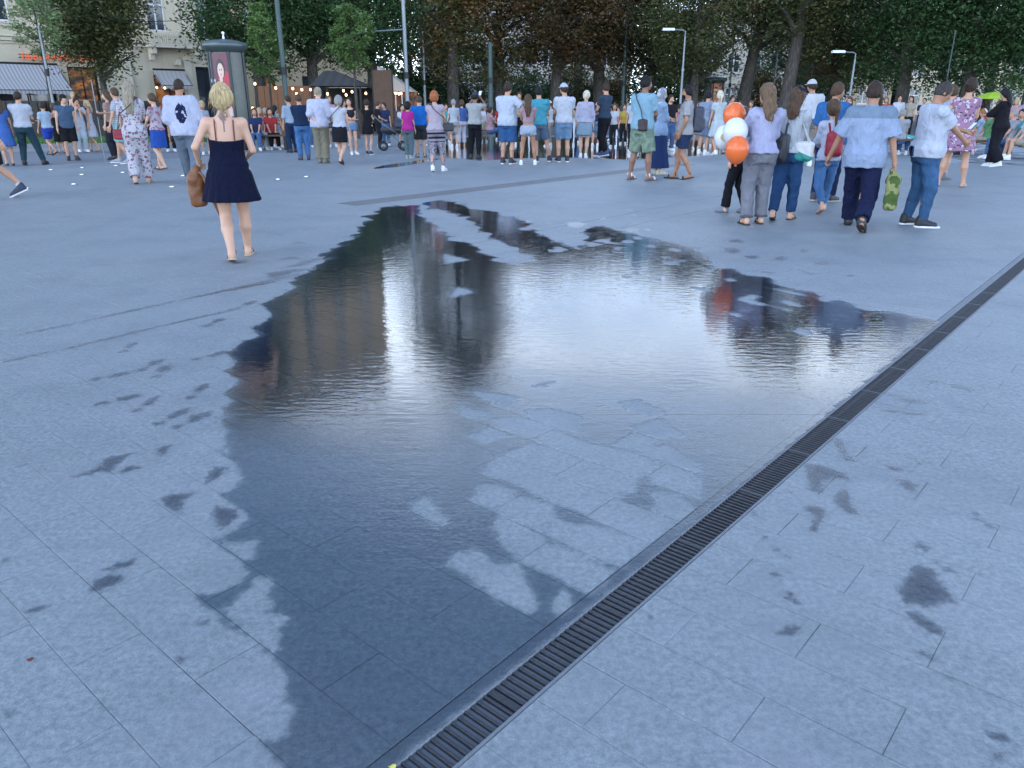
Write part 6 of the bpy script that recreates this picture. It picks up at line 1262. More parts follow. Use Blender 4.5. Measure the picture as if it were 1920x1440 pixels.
# ---- middle distance, right of centre
P_('C13', 'man in a light blue shirt and green cargo shorts with a shoulder bag', 1198, 338, 143, 35, 'm', 'short', 'black', 'd', top=T_((.28, .47, .58), off=.026, sl=.75, hem=.88, boxy=.9), bot=B_('shorts', (.15, .20, .15), len='short', t=.98, loose=.03, pat='camo', c2=((.20, .26, .19),)), arms=('front', 'fwd'), stance='wide', shoes=('sandal', (.66, .66, .66), (.12, .10, .09)), head=(28, 0), fat=.15)
P_('C14', 'woman in a pale headscarf, light blue jacket and long navy skirt', 1232, 327, 165, 60, 'f', None, 'black', 'm', top=T_((.34, .46, .64), off=.03, sl=1.8, hem=.72, boxy=1), bot=B_('skirt', (.018, .035, .10), z0=.14, w=.27, d=.24, pl=.05, np=12), arms=('fold', 'fold'), stance='close', shoes=('sneaker', (.6, .55, .45), (.6, .55, .45)), extra=dict(scarf=(.26, .28, .33)))
P_('C15', 'bearded man in a beige shirt and navy shorts with a dark backpack', 1278, 336, 160, -88, 'm', 'short', 'black', 't', top=T_((.44, .43, .44), off=.024, sl=.7, hem=.86, boxy=.9), bot=B_('shorts', (.02, .035, .08), len='short', t=.72, loose=.016), arms=('fwd', 'pocket'), stance='step', shoes=('sandal', (.02, .02, .02), (.02, .02, .02)), beard=True, fat=.2, head=(-5, 0))
P_('C17', 'blond woman in a white dress near the orange balloons', 1341, 291, 170, -25, 'f', 'lpony', 'plat', 'm', dress=dict(c=(.55, .62, .64), z0=.52, w=.27, d=.23, top=1.4, sl=.6, pl=.05), arms=('fwd', 'down'), stance='step', shoes=WS)
P_('C16', 'girl in a bright pink top and short shorts', 1268, 277, 196, 0, 'g', 'short', 'dkbrown', 'm', top=T_((.62, .04, .22), off=.02, sl=.4), bot=B_('shorts', (.3, .33, .4), len='short', t=.4), stance='close')
P_('C18', 'man in a blue grey shirt behind the dark backpack', 1316, 290, 172, 30, 'm', 'short', 'black', 'm', top=T_((.24, .30, .40), off=.02), bot=B_('shorts', (.16, .2, .3), len='short', t=.9), shoes=WS)
P_('R5', 'man in a white cap and white shirt behind the woman in the navy cap', 1507, 312, 150, -18, 'm', 'short', 'dkbrown', 't', top=T_((.60, .62, .66), off=.035, sl=1.0, hem=.86, boxy=1), bot=B_('shorts', (.22, .2, .17), len='short', t=.95), cap=dict(c=(.62, .62, .64)), shoes=WS, fat=.25, head=(-35, 0))
# ---- centre
P_('C11', 'man in a navy T shirt and black trousers facing left', 1130, 294, 155, -55, 'm', 'short', 'dkbrown', 'm', top=T_((.03, .05, .08), off=.018, sl=.62), bot=B_('trousers', (.008, .008, .012), loose=.018), arms=('front', 'front'), stance='step', shoes=('sneaker', (.03, .05, .12), (.6, .6, .62)))
P_('C10', 'blond woman in a lilac top and pale denim skirt', 1093, 296, 170, 0, 'f', 'pony', 'plat', 'l', top=T_((.50, .49, .62), off=.024, sl=1.7, hem=.93, boxy=.7), bot=B_('skirt', (.30, .42, .52), z0=.60, w=.205, d=.165, pl=.02), stance='close', shoes=WS, fat=.1)
P_('C8', 'man in a white cap, white T shirt and denim shorts', 1055, 304, 157, -12, 'm', 'short', 'dkbrown', 'm', top=T_((.60, .63, .70), off=.022, sl=.62, hem=.90, boxy=.8), bot=B_('shorts', (.13, .22, .33), pat='denim', len='short', t=.86, loose=.02), cap=dict(c=(.55, .58, .68)), arms=('front', 'front'), stance='stand', shoes=BS, head=(-40, 0))
P_('C6', 'man in a turquoise T shirt and grey shorts', 1012, 304, 162, 5, 'm', 'short', 'black', 'm', top=T_((.09, .40, .50), off=.022, sl=.62, hem=.88, boxy=.8), bot=B_('shorts', (.10, .14, .20), len='short', t=.86, loose=.02), stance=((.24, .05), (-.08, .0)), arms=('front', 'front'), shoes=BS)
P_('C5', 'girl with long brown hair in tiny pale denim shorts', 990, 309, 178, 0, 'f', 'vlong', 'brown', 't', top=T_((.46, .30, .34), off=.012, sl=.3, hem=1.06, boxy=.2), bot=B_('shorts', (.44, .52, .62), len='short', t=.34, loose=.02), stance='wide', shoes=WS, arms=('front', 'front'))
P_('C4', 'man in a loose white T shirt and blue shorts with his arm round the girl', 951, 308, 155, 22, 'm', 'short', 'dkbrown', 'm', top=T_((.58, .63, .74), off=.032, sl=.85, hem=.84, boxy=1), bot=B_('shorts', (.035, .10, .24), len='short', t=.95, loose=.025), arms=((.47, .14, 1.08), 'front'), stance='stand', shoes=BS, head=(20, 0), fat=.2)
P_('C2', 'man in a beige T shirt and black jeans taking a photo', 890, 298, 173, 15, 'm', 'short', 'black', 'd', top=T_((.44, .45, .44), off=.018, sl=.62), bot=B_('trousers', (.010, .011, .015), loose=.012, r3=.046), arms=('raise', 'raise'), stance='stand', shoes=DS, cap=dict(c=(.05, .05, .06)), head=(15, 0))
P_('C1', 'woman in a blue jacket and white trousers by the fountain', 866, 274, 188, -20, 'f', 'bob', 'brown', 'l', top=T_((.05, .10, .26), off=.022, sl=1.6, hem=.95), bot=B_('trousers', (.60, .60, .68), loose=.03, r3=.06, hem=.9), shoes=('flat', (.5, .3, .22), (.4, .25, .2)))
P_('C1b', 'man in a pale shirt left of the woman in white trousers', 852, 277, 187, -20, 'm', 'short', 'grey', 'l', top=T_((.5, .56, .62)), bot=B_('shorts', (.5, .45, .42), len='short', t=.9))
P_('C7', 'boy in a white cap and white T shirt facing left', 1030, 274, 190, -70, 'm', 'short', 'brown', 'm', top=T_((.60, .62, .66), off=.022), bot=B_('trousers', (.42, .38, .32), loose=.02), cap=dict(c=(.6, .58, .55)))
# ---- left of centre
P_('M11', 'woman with cropped orange hair in a pink top and patterned leggings', 822, 322, 170, 15, 'f', 'bob', 'ginger', 'm', top=T_((.50, .42, .48), off=.018, sl=.25, hem=.92), bot=B_('trousers', (.40, .36, .42), loose=.006, r3=.042, hem=.9, pat='bigstripe', c2=((.02, .015, .03),)), arms=('fwd', 'front'), stance='step', shoes=WS, fat=.2)
P_('M10', 'man in a bright blue T shirt and charcoal shorts', 790, 295, 180, 0, 'm', 'short', 'brown', 'm', top=T_((.015, .16, .55), off=.024, sl=.62, boxy=.9), bot=B_('shorts', (.03, .032, .035), len='short', t=.9, loose=.02), stance='stand', shoes=('sandal', (.06, .04, .03), (.05, .04, .03)), fat=.25)
P_('M9', 'woman in a magenta blouse and grey trousers', 767, 297, 192, 20, 'f', 'bob', 'black', 'm', top=T_((.50, .035, .28), off=.026, sl=.6, hem=.88, boxy=.8), bot=B_('trousers', (.10, .14, .15), loose=.022), stance='close', shoes=('sneaker', (.3, .3, .3), (.6, .6, .6)), fat=.3)
P_('M7', 'woman in a short black dress and black trainers', 692, 290, 187, 25, 'f', 'short', 'dkbrown', 'l', dress=dict(c=(.010, .010, .013), z0=.66, w=.205, d=.17, top=1.4, sl=.4, pl=.02), arms=('front', 'phone'), stance='close', shoes=BS, fat=.15)
P_('M6', 'girl in a black crop top and denim shorts with folded arms', 664, 290, 184, 165, 'f', 'vlong', 'dkbrown', 'l', top=T_((.02, .02, .024), off=.010, sl=0, hem=1.12, boxy=0, neck=.12), bot=B_('shorts', (.14, .24, .40), pat='denim', len='short', t=.38, loose=.018), arms=('fold', 'fold'), stance='close', shoes=WS, head=(30, 0))
P_('M5', 'grey haired woman in a white top and black skirt stepping right', 640, 308, 177, 20, 'f', 'bob', 'grey', 'l', top=T_((.58, .60, .66), off=.018, sl=.2, hem=.98), bot=B_('skirt', (.012, .012, .016), z0=.60, w=.20, d=.17, pl=.02), stance='walk2', shoes=DS, arms=('fwd', 'front'), fat=.2)
P_('M4', 'man in a loose white shirt and olive trousers, hand behind his back', 606, 306, 163, 12, 'm', 'buzz', 'ash', 'l', top=T_((.58, .60, .74), off=.036, sl=1.1, hem=.84, boxy=1, collar=(.55, .57, .7)), bot=B_('trousers', (.20, .18, .13), loose=.035, r3=.065), arms=('pocket', 'behind'), stance='close', shoes=('shoe', (.16, .14, .1), (.1, .09, .07)), head=(25, 0), fat=.2)
P_('M3', 'man in a navy T shirt and faded jeans with folded arms', 572, 300, 177, -8, 'm', 'short', 'brown', 'm', top=T_((.012, .025, .06), off=.024, sl=.65, boxy=.9), bot=B_('trousers', (.06, .15, .32), pat='denim', loose=.02), arms=('fold', 'fold'), stance='stand', shoes=('shoe', (.06, .05, .07), (.04, .04, .04)), head=(-20, 0), fat=.15)
P_('M2', 'man in a light blue shirt and dark waistcoat behind the navy T shirt', 551, 286, 180, -30, 'm', 'short', 'dkbrown', 'm', top=T_((.36, .45, .56), off=.02, sl=1.2), bot=B_('trousers', (.016, .03, .07), loose=.02), shoes=DS)
P_('M1', 'girl in a grey checked dress with straight black hair', 523, 277, 199, 40, 'f', 'long', 'black', 'l', dress=dict(c=(.40, .46, .48), z0=.60, w=.23, top=1.4, sl=.4, pat='plaid', c2=((.24, .29, .31),)), arms=('fwd', 'out'), stance='step', shoes=WS)
# ---- left group
P_('L12', 'man in a white T shirt with a large navy print on the back', 362, 343, 143, 6, 'm', 'buzz', 'dkbrown', 't', top=T_((.58, .60, .74), off=.04, sl=1.0, hem=.83, boxy=1, slo=.035, pat='print', c2=((.012, .016, .05), 1.16)), bot=B_('trousers', (.13, .16, .20), loose=.025), arms=('down', 'down'), stance='walk2', shoes=BS, fat=.15)
P_('L11', 'girl in a printed white top and bright blue skirt', 304, 318, 175, -50, 'g', 'short', 'brown', 'l', top=T_((.52, .46, .52), pat='camo', c2=((.3, .12, .16),), sl=.6), bot=B_('skirt', (.03, .10, .42), z0=.52, w=.21, pl=.05), arms=('front', 'front'), stance='step', shoes=('sandal', (.03, .03, .03), (.03, .03, .03)))
P_('L10', 'woman with long fair hair in a red and white floral jumpsuit', 268, 344, 152, 8, 'f', 'vlong', 'ash', 'l', top=T_((.62, .60, .64), off=.02, sl=.8, hem=.9, pat='floral', c2=((.20, .14, .19), (.34, .03, .06), (.30, .05, .09)), boxy=.4, name='jumpsuit_top'), bot=B_('trousers', (.62, .60, .64), loose=.03, r3=.075, pat='floral', c2=((.20, .14, .19), (.34, .03, .06), (.30, .05, .09)), waist=1.05), arms=('front', 'fwd'), stance='step', shoes=('sandal', (.4, .3, .22), (.45, .33, .24)))
P_('L9', 'teenage boy in a striped T shirt and mint shorts holding a stick', 234, 307, 164, -75, 'm', 'short', 'brown', 'm', top=T_((.56, .58, .62), pat='hstripe', c2=((.26, .29, .34),), off=.02, sl=.62), bot=B_('shorts', (.34, .55, .52), len='short', t=.92, loose=.022), arms=('phone', 'fwd'), stance='step', shoes=('sneaker', (.25, .26, .28), (.6, .6, .6)), curl=(1, 0))
P_('L9b', 'person in dark trousers half hidden by the boy with the stick', 219, 299, 170, -60, 'f', 'long', 'brown', 'l', top=T_((.42, .28, .24), sl=.5), bot=B_('trousers', (.02, .02, .03), loose=.015), shoes=('shoe', (.012, .012, .012), (.012, .012, .012)))
P_('L8', 'blond girl in a white summer dress walking left', 179, 284, 189, -80, 'g', 'long', 'blond', 'm', dress=dict(c=(.56, .56, .62), z0=.5, w=.24, top=1.35, straps=(.55, .55, .6), pl=.05), arms=('down', 'down'), stance='step', shoes=('sandal', (.3, .2, .13), (.3, .2, .13)))
P_('L7', 'man in white carrying a child on his shoulders', 156, 285, 184, 165, 'm', 'short', 'dkbrown', 'm', top=T_((.56, .60, .68), off=.02), bot=B_('trousers', (.54, .60, .66), loose=.03), arms=('chin', 'chin'), shoes=WS)
P_('L6', 'boy in a dark cap, slate vest and black shorts facing the camera', 137, 300, 178, 172, 'm', 'short', 'dkbrown', 'l', top=T_((.06, .10, .16), off=.022, sl=.2, hem=.86, boxy=.9), bot=B_('shorts', (.012, .012, .015), len='short', t=.95, loose=.025), cap=dict(c=(.02, .018, .02)), arms=('down', 'down'), stance='stand', shoes=('sneaker', (.012, .012, .015), (.02, .02, .02)), head=(-30, 0))
P_('L5', 'woman in a sleeveless black dress beside the boy in the vest', 117, 287, 195, -10, 'f', 'bun', 'brown', 'm', dress=dict(c=(.010, .010, .012), z0=.42, w=.2, top=1.3, pl=.02, straps=(.01, .01, .01)), stance='close', shoes=('sandal', (.02, .02, .02), (.02, .02, .02)))
P_('L4', 'man in a pale blue T shirt and royal blue shorts', 100, 290, 191, -35, 'm', 'short', 'dkbrown', 'm', top=T_((.44, .55, .66), off=.024, sl=.7), bot=B_('shorts', (.025, .06, .36), len='short', t=.8, loose=.025), arms=('phone', 'fwd'), stance='walk', shoes=('sandal', (.02, .02, .02), (.02, .02, .02)))
P_('L2', 'man in a grey white T shirt and dark teal jeans, feet apart', 58, 309, 170, 18, 'm', 'short', 'dkbrown', 'm', top=T_((.54, .56, .62), off=.024, sl=.65), bot=B_('trousers', (.02, .045, .06), loose=.018), stance=((.30, .05), (-.14, .0)), arms=('front', (-.02, .30, 1.05)), shoes=DS, head=(20, 0))
P_('L3', 'woman in a bright blue dress at the left edge', 20, 310, 184, -10, 'f', 'long', 'brown', 'm', dress=dict(c=(.07, .17, .48), z0=.5, w=.25, top=1.4, sl=.5, pl=.05), stance='close', shoes=('flat', (.03, .03, .03), (.03, .03, .03)))
c_ = PP['L7']; M7 = c_['M'] @ Vector((0, -.05, c_['H'] - .33))
P_('L7c', 'shirtless toddler riding on the shoulders of the man in white', 0, 0, 0, 165, 'm', 'short', 'blond', 'l', bot=B_('shorts', (.12, .3, .33), len='short', t=.8), sit=True, H=1.0, loc=(M7.x, M7.y, M7.z - .27), arms=('fwd', 'fwd'), shoes=None)
# ---- seated people and the far crowd
rs = random.Random(11)
TOPC = {'white': (.58, .60, .66), 'pale blue': (.36, .46, .60), 'grey': (.26, .27, .30), 'black': (.014, .014, .017), 'pink': (.52, .30, .34), 'red': (.36, .035, .04), 'navy': (.018, .03, .08), 'beige': (.42, .37, .30), 'yellow': (.50, .36, .06), 'teal': (.05, .25, .27), 'lilac': (.42, .38, .55), 'orange': (.50, .18, .05), 'green': (.10, .22, .10)}
BOTC = {'jeans': (.06, .12, .24), 'black trousers': (.014, .014, .017), 'beige shorts': (.36, .31, .24), 'white trousers': (.52, .53, .57), 'denim shorts': (.14, .22, .34), 'grey shorts': (.18, .18, .2)}
def filler(x, yf, yh, tc, bc, sex, hc, where, face=0, sit=False, sk='m', **kw):
    who = {'m': 'man', 'f': 'woman', 'g': 'child'}[sex]; verb = 'seated ' if sit else 'distant '
    lab = f'{verb}{who} in {tc} and {bc} {where}'
    col = BOTC[bc]; shorts = 'shorts' in bc
    kw.setdefault('arms', ('lap', 'lap') if sit else ('front', 'down'))
    P_(lab, lab, x, yf, yh, face, sex, {'m': 'short', 'f': 'long', 'g': 'pony'}[sex], hc, sk, top=T_(TOPC[tc], off=.022, sl=.65), bot=B_('shorts' if shorts else 'trousers', col, len='short' if shorts else 'long', t=.85, loose=.02), sit=sit, group='crowd at the far edge of the plaza', **kw)
BW = 'on the bench right of the poster column'
filler(484, 281, 215, 'navy', 'jeans', 'f', 'brown', 'leftmost on the bench right of the poster column', 185, True)
filler(492, 279, 212, 'pink', 'white trousers', 'f', 'blond', 'on the bench right of the poster column', 175, True)
filler(505, 278, 214, 'black', 'beige shorts', 'm', 'grey', 'on the bench right of the poster column', 190, True, arms=('lap', 'side'))
filler(512, 279, 216, 'red', 'black trousers', 'f', 'dkbrown', 'beside the girl in the checked dress', 170, True)
filler(590, 276, 196, 'navy', 'jeans', 'm', 'dkbrown', 'behind the man in the loose white shirt', 160)
filler(625, 276, 180, 'pink', 'beige shorts', 'f', 'lbrown', 'behind the grey haired woman', 180)
filler(650, 274, 187, 'white', 'white trousers', 'f', 'dkbrown', 'behind the girl in the crop top', 150)
filler(712, 276, 190, 'black', 'black trousers', 'm', 'brown', 'pushing the black pram', 95, arms=('front', 'front'))
filler(726, 273, 193, 'navy', 'jeans', 'm', 'dkbrown', 'right of the pram handle', 200)
filler(755, 276, 197, 'white', 'denim shorts', 'f', 'black', 'behind the woman in the magenta blouse', 170)
filler(805, 274, 195, 'white', 'white trousers', 'f', 'brown', 'behind the man in the bright blue T shirt', 180)
filler(838, 268, 196, 'teal', 'beige shorts', 'm', 'brown', 'left of the fountain', 160)
filler(908, 266, 197, 'white', 'beige shorts', 'f', 'dkbrown', 'behind the man taking a photo', 170)
filler(920, 268, 206, 'pink', 'jeans', 'g', 'dkbrown', 'by the fountain bench', 70, True, arms=('phone', 'phone'))
filler(935, 262, 198, 'red', 'black trousers', 'm', 'dkbrown', 'behind the bench at mid picture', 180)
filler(972, 272, 172, 'beige', 'black trousers', 'm', 'brown', 'looking over the girl in pale denim shorts', 170)
filler(1070, 274, 193, 'beige', 'black trousers', 'f', 'ginger', 'behind the fountain jet', 175)
filler(1080, 268, 197, 'grey', 'jeans', 'm', 'dkbrown', 'right of the fountain jet', 190)
filler(1116, 276, 182, 'navy', 'denim shorts', 'm', 'dkbrown', 'behind the man in the navy T shirt', 20)
filler(1150, 276, 195, 'white', 'black trousers', 'f', 'brown', 'right of the man in the navy T shirt', 200)
filler(1157, 264, 203, 'red', 'jeans', 'm', 'dkbrown', 'crouching near the fountain', 200, True)
filler(1168, 270, 197, 'yellow', 'black trousers', 'g', 'brown', 'left of the man in green cargo shorts', 190)
filler(1186, 288, 180, 'white', 'black trousers', 'm', 'dkbrown', 'half behind the man in green cargo shorts', 10)
filler(1252, 284, 178, 'black', 'jeans', 'm', 'dkbrown', 'behind the woman in the headscarf', 150)
filler(1282, 276, 190, 'pink', 'white trousers', 'f', 'brown', 'right of the girl in the bright pink top', 180)
filler(1304, 280, 192, 'white', 'beige shorts', 'f', 'brown', 'behind the bearded man', 160)
filler(1326, 274, 186, 'lilac', 'white trousers', 'f', 'brown', 'left of the blond woman in white', 180)
filler(1362, 276, 180, 'navy', 'black trousers', 'm', 'dkbrown', 'right of the blond woman in white', 150)
filler(1380, 268, 190, 'black', 'jeans', 'f', 'brown', 'behind the upper orange balloon', 170)
filler(1400, 270, 190, 'pink', 'jeans', 'f', 'lbrown', 'left of the long haired woman', 180)
filler(1490, 290, 178, 'grey', 'jeans', 'm', 'brown', 'behind the woman in the navy cap', 30)
filler(1580, 296, 182, 'pale blue', 'jeans', 'f', 'brown', 'between the blue shirt and the two tone shirt', 190, arms=('raise', 'front'))
filler(1652, 262, 182, 'red', 'black trousers', 'f', 'lbrown', 'at the back right of the two tone shirt', 190)
filler(1680, 292, 205, 'grey', 'jeans', 'm', 'grey', 'left of the man with the phone', 20, True)
filler(1676, 262, 178, 'white', 'black trousers', 'm', 'black', 'at the back beside the man with the phone', 150)
filler(1697, 262, 180, 'beige', 'black trousers', 'f', 'dkbrown', 'left of the man with the phone', 200)
filler(1745, 272, 186, 'white', 'jeans', 'm', 'brown', 'right of the man with the phone', 160)
filler(1768, 270, 178, 'pale blue', 'beige shorts', 'm', 'brown', 'behind the floral dress', 150)
filler(1830, 288, 202, 'pale blue', 'jeans', 'f', 'ginger', 'right of the floral dress', -80, True)
filler(1846, 292, 206, 'green', 'beige shorts', 'f', 'brown', 'left of the person in black', -60, True)
filler(1884, 298, 200, 'grey', 'jeans', 'm', 'grey', 'right of the person in black', -120, True)
filler(1900, 296, 205, 'teal', 'jeans', 'f', 'dkbrown', 'near the right edge', -150, True)
filler(1916, 300, 208, 'white', 'beige shorts', 'm', 'lbrown', 'cut by the right edge', -120, True)
filler(1890, 266, 186, 'pink', 'black trousers', 'f', 'blond', 'at the back near the right edge', 180)
filler(1908, 262, 184, 'lilac', 'jeans', 'm', 'dkbrown', 'at the back at the right edge', 200)
filler(1722, 262, 184, 'navy', 'black trousers', 'm', 'dkbrown', 'at the back behind the man with the phone', 180)
filler(1858, 268, 190, 'white', 'white trousers', 'f', 'brown', 'under the lime parasol', 190)
filler(270, 286, 182, 'black', 'jeans', 'f', 'brown', 'behind the floral jumpsuit', 170)
filler(322, 284, 186, 'red', 'black trousers', 'm', 'dkbrown', 'left of the man with the printed back', 180)
filler(388, 290, 190, 'grey', 'beige shorts', 'f', 'blond', 'left of the navy strap dress', 175)
print('PEOPLE', len(PP), round(time.time() - T0, 1))
# ================================================================== things people hold, benches, pram, balloons
def vol_obj(name, v, mat, parent, k=1.0):
    V, Q = v.mesh(); V = smooth(V, Q, 1); return obj(name, mk_mesh(name, V * k, Q, True), mat, parent)
def frame_of(key, name, label, cat, group=None):
    d = PP[key]; r = empty(name); r.matrix_world = d['M']; r.location = d['M'].to_translation(); r.rotation_euler = d['M'].to_euler(); return tag(r, label, cat, group), d
def leather(c): return plain('bag_%02d_%02d_%02d' % tuple(int(q * 99) for q in c), c, .5, var=.25, scale=9, bump=.3, bscale=40)
def strap_pts(*p): return [Vector(q) for q in p]
# brown bag in the woman's left hand
r, d = frame_of('W', 'handbag', 'brown leather bucket bag hanging from the hand of the woman in the navy dress', 'bag')
w_ = d['wr'][-1]; v = Vol((w_[0] - .22, w_[1] - .2, w_[2] - .5), (w_[0] + .2, w_[1] + .25, w_[2] + .05), .011)
v.box((w_[0] - .03, w_[1] + .04, w_[2] - .27), (.08, .07, .145), .055, .03); v.cone((w_[0] - .03, w_[1] + .03, w_[2] - .14), (w_[0] - .02, w_[1] + .02, w_[2] - .075), .075, .045, .04); v.wrinkle(.006, 1.0, 2.0); vol_obj('body', v, leather((.17, .06, .016)), r)
MB().tube([Vector((w_[0] - .02, w_[1] + .03, w_[2] - .14)), Vector((w_[0] - .01, w_[1], w_[2] - .07)), Vector((w_[0] + .04, w_[1] - .03, w_[2] - .12)), Vector((w_[0] + .10, w_[1] - .05, w_[2] - .35)), Vector((w_[0] + .15, w_[1] - .05, w_[2] - .50)), Vector((w_[0] + .11, w_[1] - .03, w_[2] - .36))], .013, 6).build('strap', leather((.20, .09, .06)), r, True)
def backpack(key, label, c, z=1.12, sx=.15, sy=.075, sz=.20, off=-.20, px=0.0, c2=(.03, .03, .032)):
    r, d = frame_of(key, 'backpack', label, 'backpack', 'backpacks'); k = d['k']; v = Vol((px - .3, off - .25, z - .35), (px + .3, off + .25, z + .35), .013)
    v.box((px, off, z), (sx, sy, sz), .06, .0); v.box((px, off - sy * .8, z - sz * .35), (sx * .75, sy * .5, sz * .42), .03, .02); v.wrinkle(.003, 1, 1); vol_obj('body', v, leather(c), r, k)
    for s in (1, -1): MB().tube([Vector((px + s * sx * .6, off + sy * .8, z - sz * .7)) * k, Vector((px + s * .15, .03, z - .05)) * k, Vector((px + s * .11, .135, z + .12)) * k, Vector((px + s * .10, .06, z + .355)) * k, Vector((px + s * .09, off + .1, z + .30)) * k, Vector((px + s * sx * .5, off + sy * .7, z + sz * .75)) * k], .014, 6).build('strap', leather(c2), r, True)
    MB().tube([Vector((px - .05, off + .02, z + sz)) * k, Vector((px, off + .02, z + sz + .05)) * k, Vector((px + .05, off + .02, z + sz)) * k], .009, 6).build('handle', leather(c2), r)
backpack('R7', 'small red backpack on the girl in the white top', (.30, .012, .03), 1.08, .13, .07, .19, -.19, 0, (.22, .01, .025))
backpack('C15', 'dark navy backpack on the bearded man', (.03, .035, .055), 1.13, .15, .10, .24, -.24)
backpack('R4', 'black backpack slung low on the woman in the navy cap', (.022, .024, .028), .98, .16, .10, .19, -.24, -.12)
def sling(key, label, c, side, z, sz=(.09, .04, .11), y=.0, x=None):
    r, d = frame_of(key, 'shoulder_bag', label, 'bag', 'shoulder bags'); k = d['k']; x = .24 * side if x is None else x; v = Vol((x - .2, y - .2, z - .2), (x + .2, y + .2, z + .2), .011); v.box((x, y, z), sz, .03); vol_obj('body', v, leather(c), r, k)
    MB().box((x - sz[0] * .8) * k, (x + sz[0] * .8) * k, (y - sz[1] - .012) * k, (y - sz[1] + .0) * k, (z - .01) * k, (z + sz[2] * .85) * k, ch=.004).build('flap', leather([q * .8 for q in c]), r)
    MB().tube([Vector((x, y - .02, z + sz[2])) * k, Vector((x * .7, -.15, 1.2)) * k, Vector((-.02 * side, -.155, 1.36)) * k, Vector((-.11 * side, -.09, 1.47)) * k, Vector((-.13 * side, .04, 1.46)) * k, Vector((0, .16, 1.28)) * k, Vector((x * .8, .13, 1.08)) * k, Vector((x, y + .02, z + sz[2])) * k], .009, 6).build('strap', leather((.02, .02, .025)), r, True)
sling('C13', 'dark brown bag hanging at the hip of the man in the light blue shirt', (.035, .02, .02), 1, .95, (.085, .045, .10), -.12, .10)
sling('M11', 'round black purse at the side of the woman with orange hair', (.02, .022, .028), 1, .98, (.12, .06, .09), -.02, .27)
sling('L10', 'red handbag of the woman in the floral jumpsuit', (.30, .02, .035), -1, .86, (.085, .05, .09), .0, -.27)
sling('M5', 'black crossbody purse of the grey haired woman', (.02, .02, .025), -1, .98, (.08, .035, .07), .08, -.22)
# white and teal tote by the black backpack
r, d = frame_of('R4', 'tote_bag', 'white and green tote bag carried beside the black backpack', 'bag'); k = d['k']
v = Vol((.02, -.25, .7), (.45, .2, 1.25), .012); v.box((.20, -.06, .94), (.13, .06, .13), .05); v.wrinkle(.006, 1.2, 1); o = vol_obj('body', v, None, r, k)
m, t, b, nn = nodes('tote_two_tone'); g = nn('ShaderNodeTexCoord').outputs['Object']; sp = nn('ShaderNodeSeparateXYZ', {0: g}); lk(t, mixcol(nn, mth(nn, 'GREATER_THAN', mth(nn, 'ADD', sp.outputs['Z'], mth(nn, 'MULTIPLY', sp.outputs['X'], .4)), 1.0 * k), (.02, .24, .20), (.6, .6, .6)), b.inputs['Base Color']); o.data.materials.append(m)
for s in (-.05, .05): MB().tube([Vector((.12, -.06 + s, 1.05)) * k, Vector((.14, -.05, 1.32)) * k, Vector((.27, -.06 + s, 1.05)) * k], .01, 6).build('handle', leather((.5, .5, .5)), r, True)
# yellow green carrier bag
r, d = frame_of('R8', 'carrier_bag', 'patterned yellow green carrier bag in the hand of the man in the two tone shirt', 'bag'); k = d['k']; w_ = d['wr'][1] / k
v = Vol((w_[0] - .2, w_[1] - .25, w_[2] - .62), (w_[0] + .25, w_[1] + .3, w_[2] + .05), .012); v.box((w_[0] + .03, w_[1] + .02, w_[2] - .36), (.07, .15, .19), .05); v.cone((w_[0] + .02, w_[1] + .02, w_[2] - .2), (w_[0], w_[1] + .01, w_[2] - .09), .08, .025, .05); v.wrinkle(.009, 1.0, 4); vol_obj('body', v, cloth((.30, .31, .13), 'camo', ((.07, .11, .03),)), r, k)
# phones
def phone(key, label, s, dz=.06, dy=.05):
    r, d = frame_of(key, 'phone', label, 'phone', 'phones in hands'); w_ = d['wr'][s] + np.array([0, dy, dz]); q = MB().box(-.037, .037, -.004, .004, -.075, .075, ch=.0); o = q.build('case', plain('phone_black', (.012, .012, .014), .25), r); o.location = w_; o.rotation_euler = (-.7, 0, 0); o2 = MB().box(-.034, .034, -.0062, -.0042, -.07, .07).build('screen', emit('phone_screen', (.5, .6, .75), .4), r); o2.location = w_; o2.rotation_euler = (-.7, 0, 0)
phone('R10', 'phone in the hand of the man in the white polo shirt', -1, .03, .10); phone('C2', 'phone held up by the man taking a photo', 1, .12, .04); phone('R13', 'phone in the hands of the person in black', 1, .08, .06)
# selfie stick
r, d = frame_of('L9', 'walking_stick', 'thin pale stick held by the teenage boy in mint shorts', 'stick'); w_ = d['wr'][1]
MB().tube([Vector((w_[0], w_[1] + .08, .02)), Vector((w_[0], w_[1] + .08, w_[2] + .75))], .011, 6).build('shaft', M_STEEL, r); MB().tube([Vector((w_[0], w_[1] + .08, w_[2] - .08)), Vector((w_[0], w_[1] + .08, w_[2] + .06))], .017, 8).build('grip', M_DARKIRON, r)
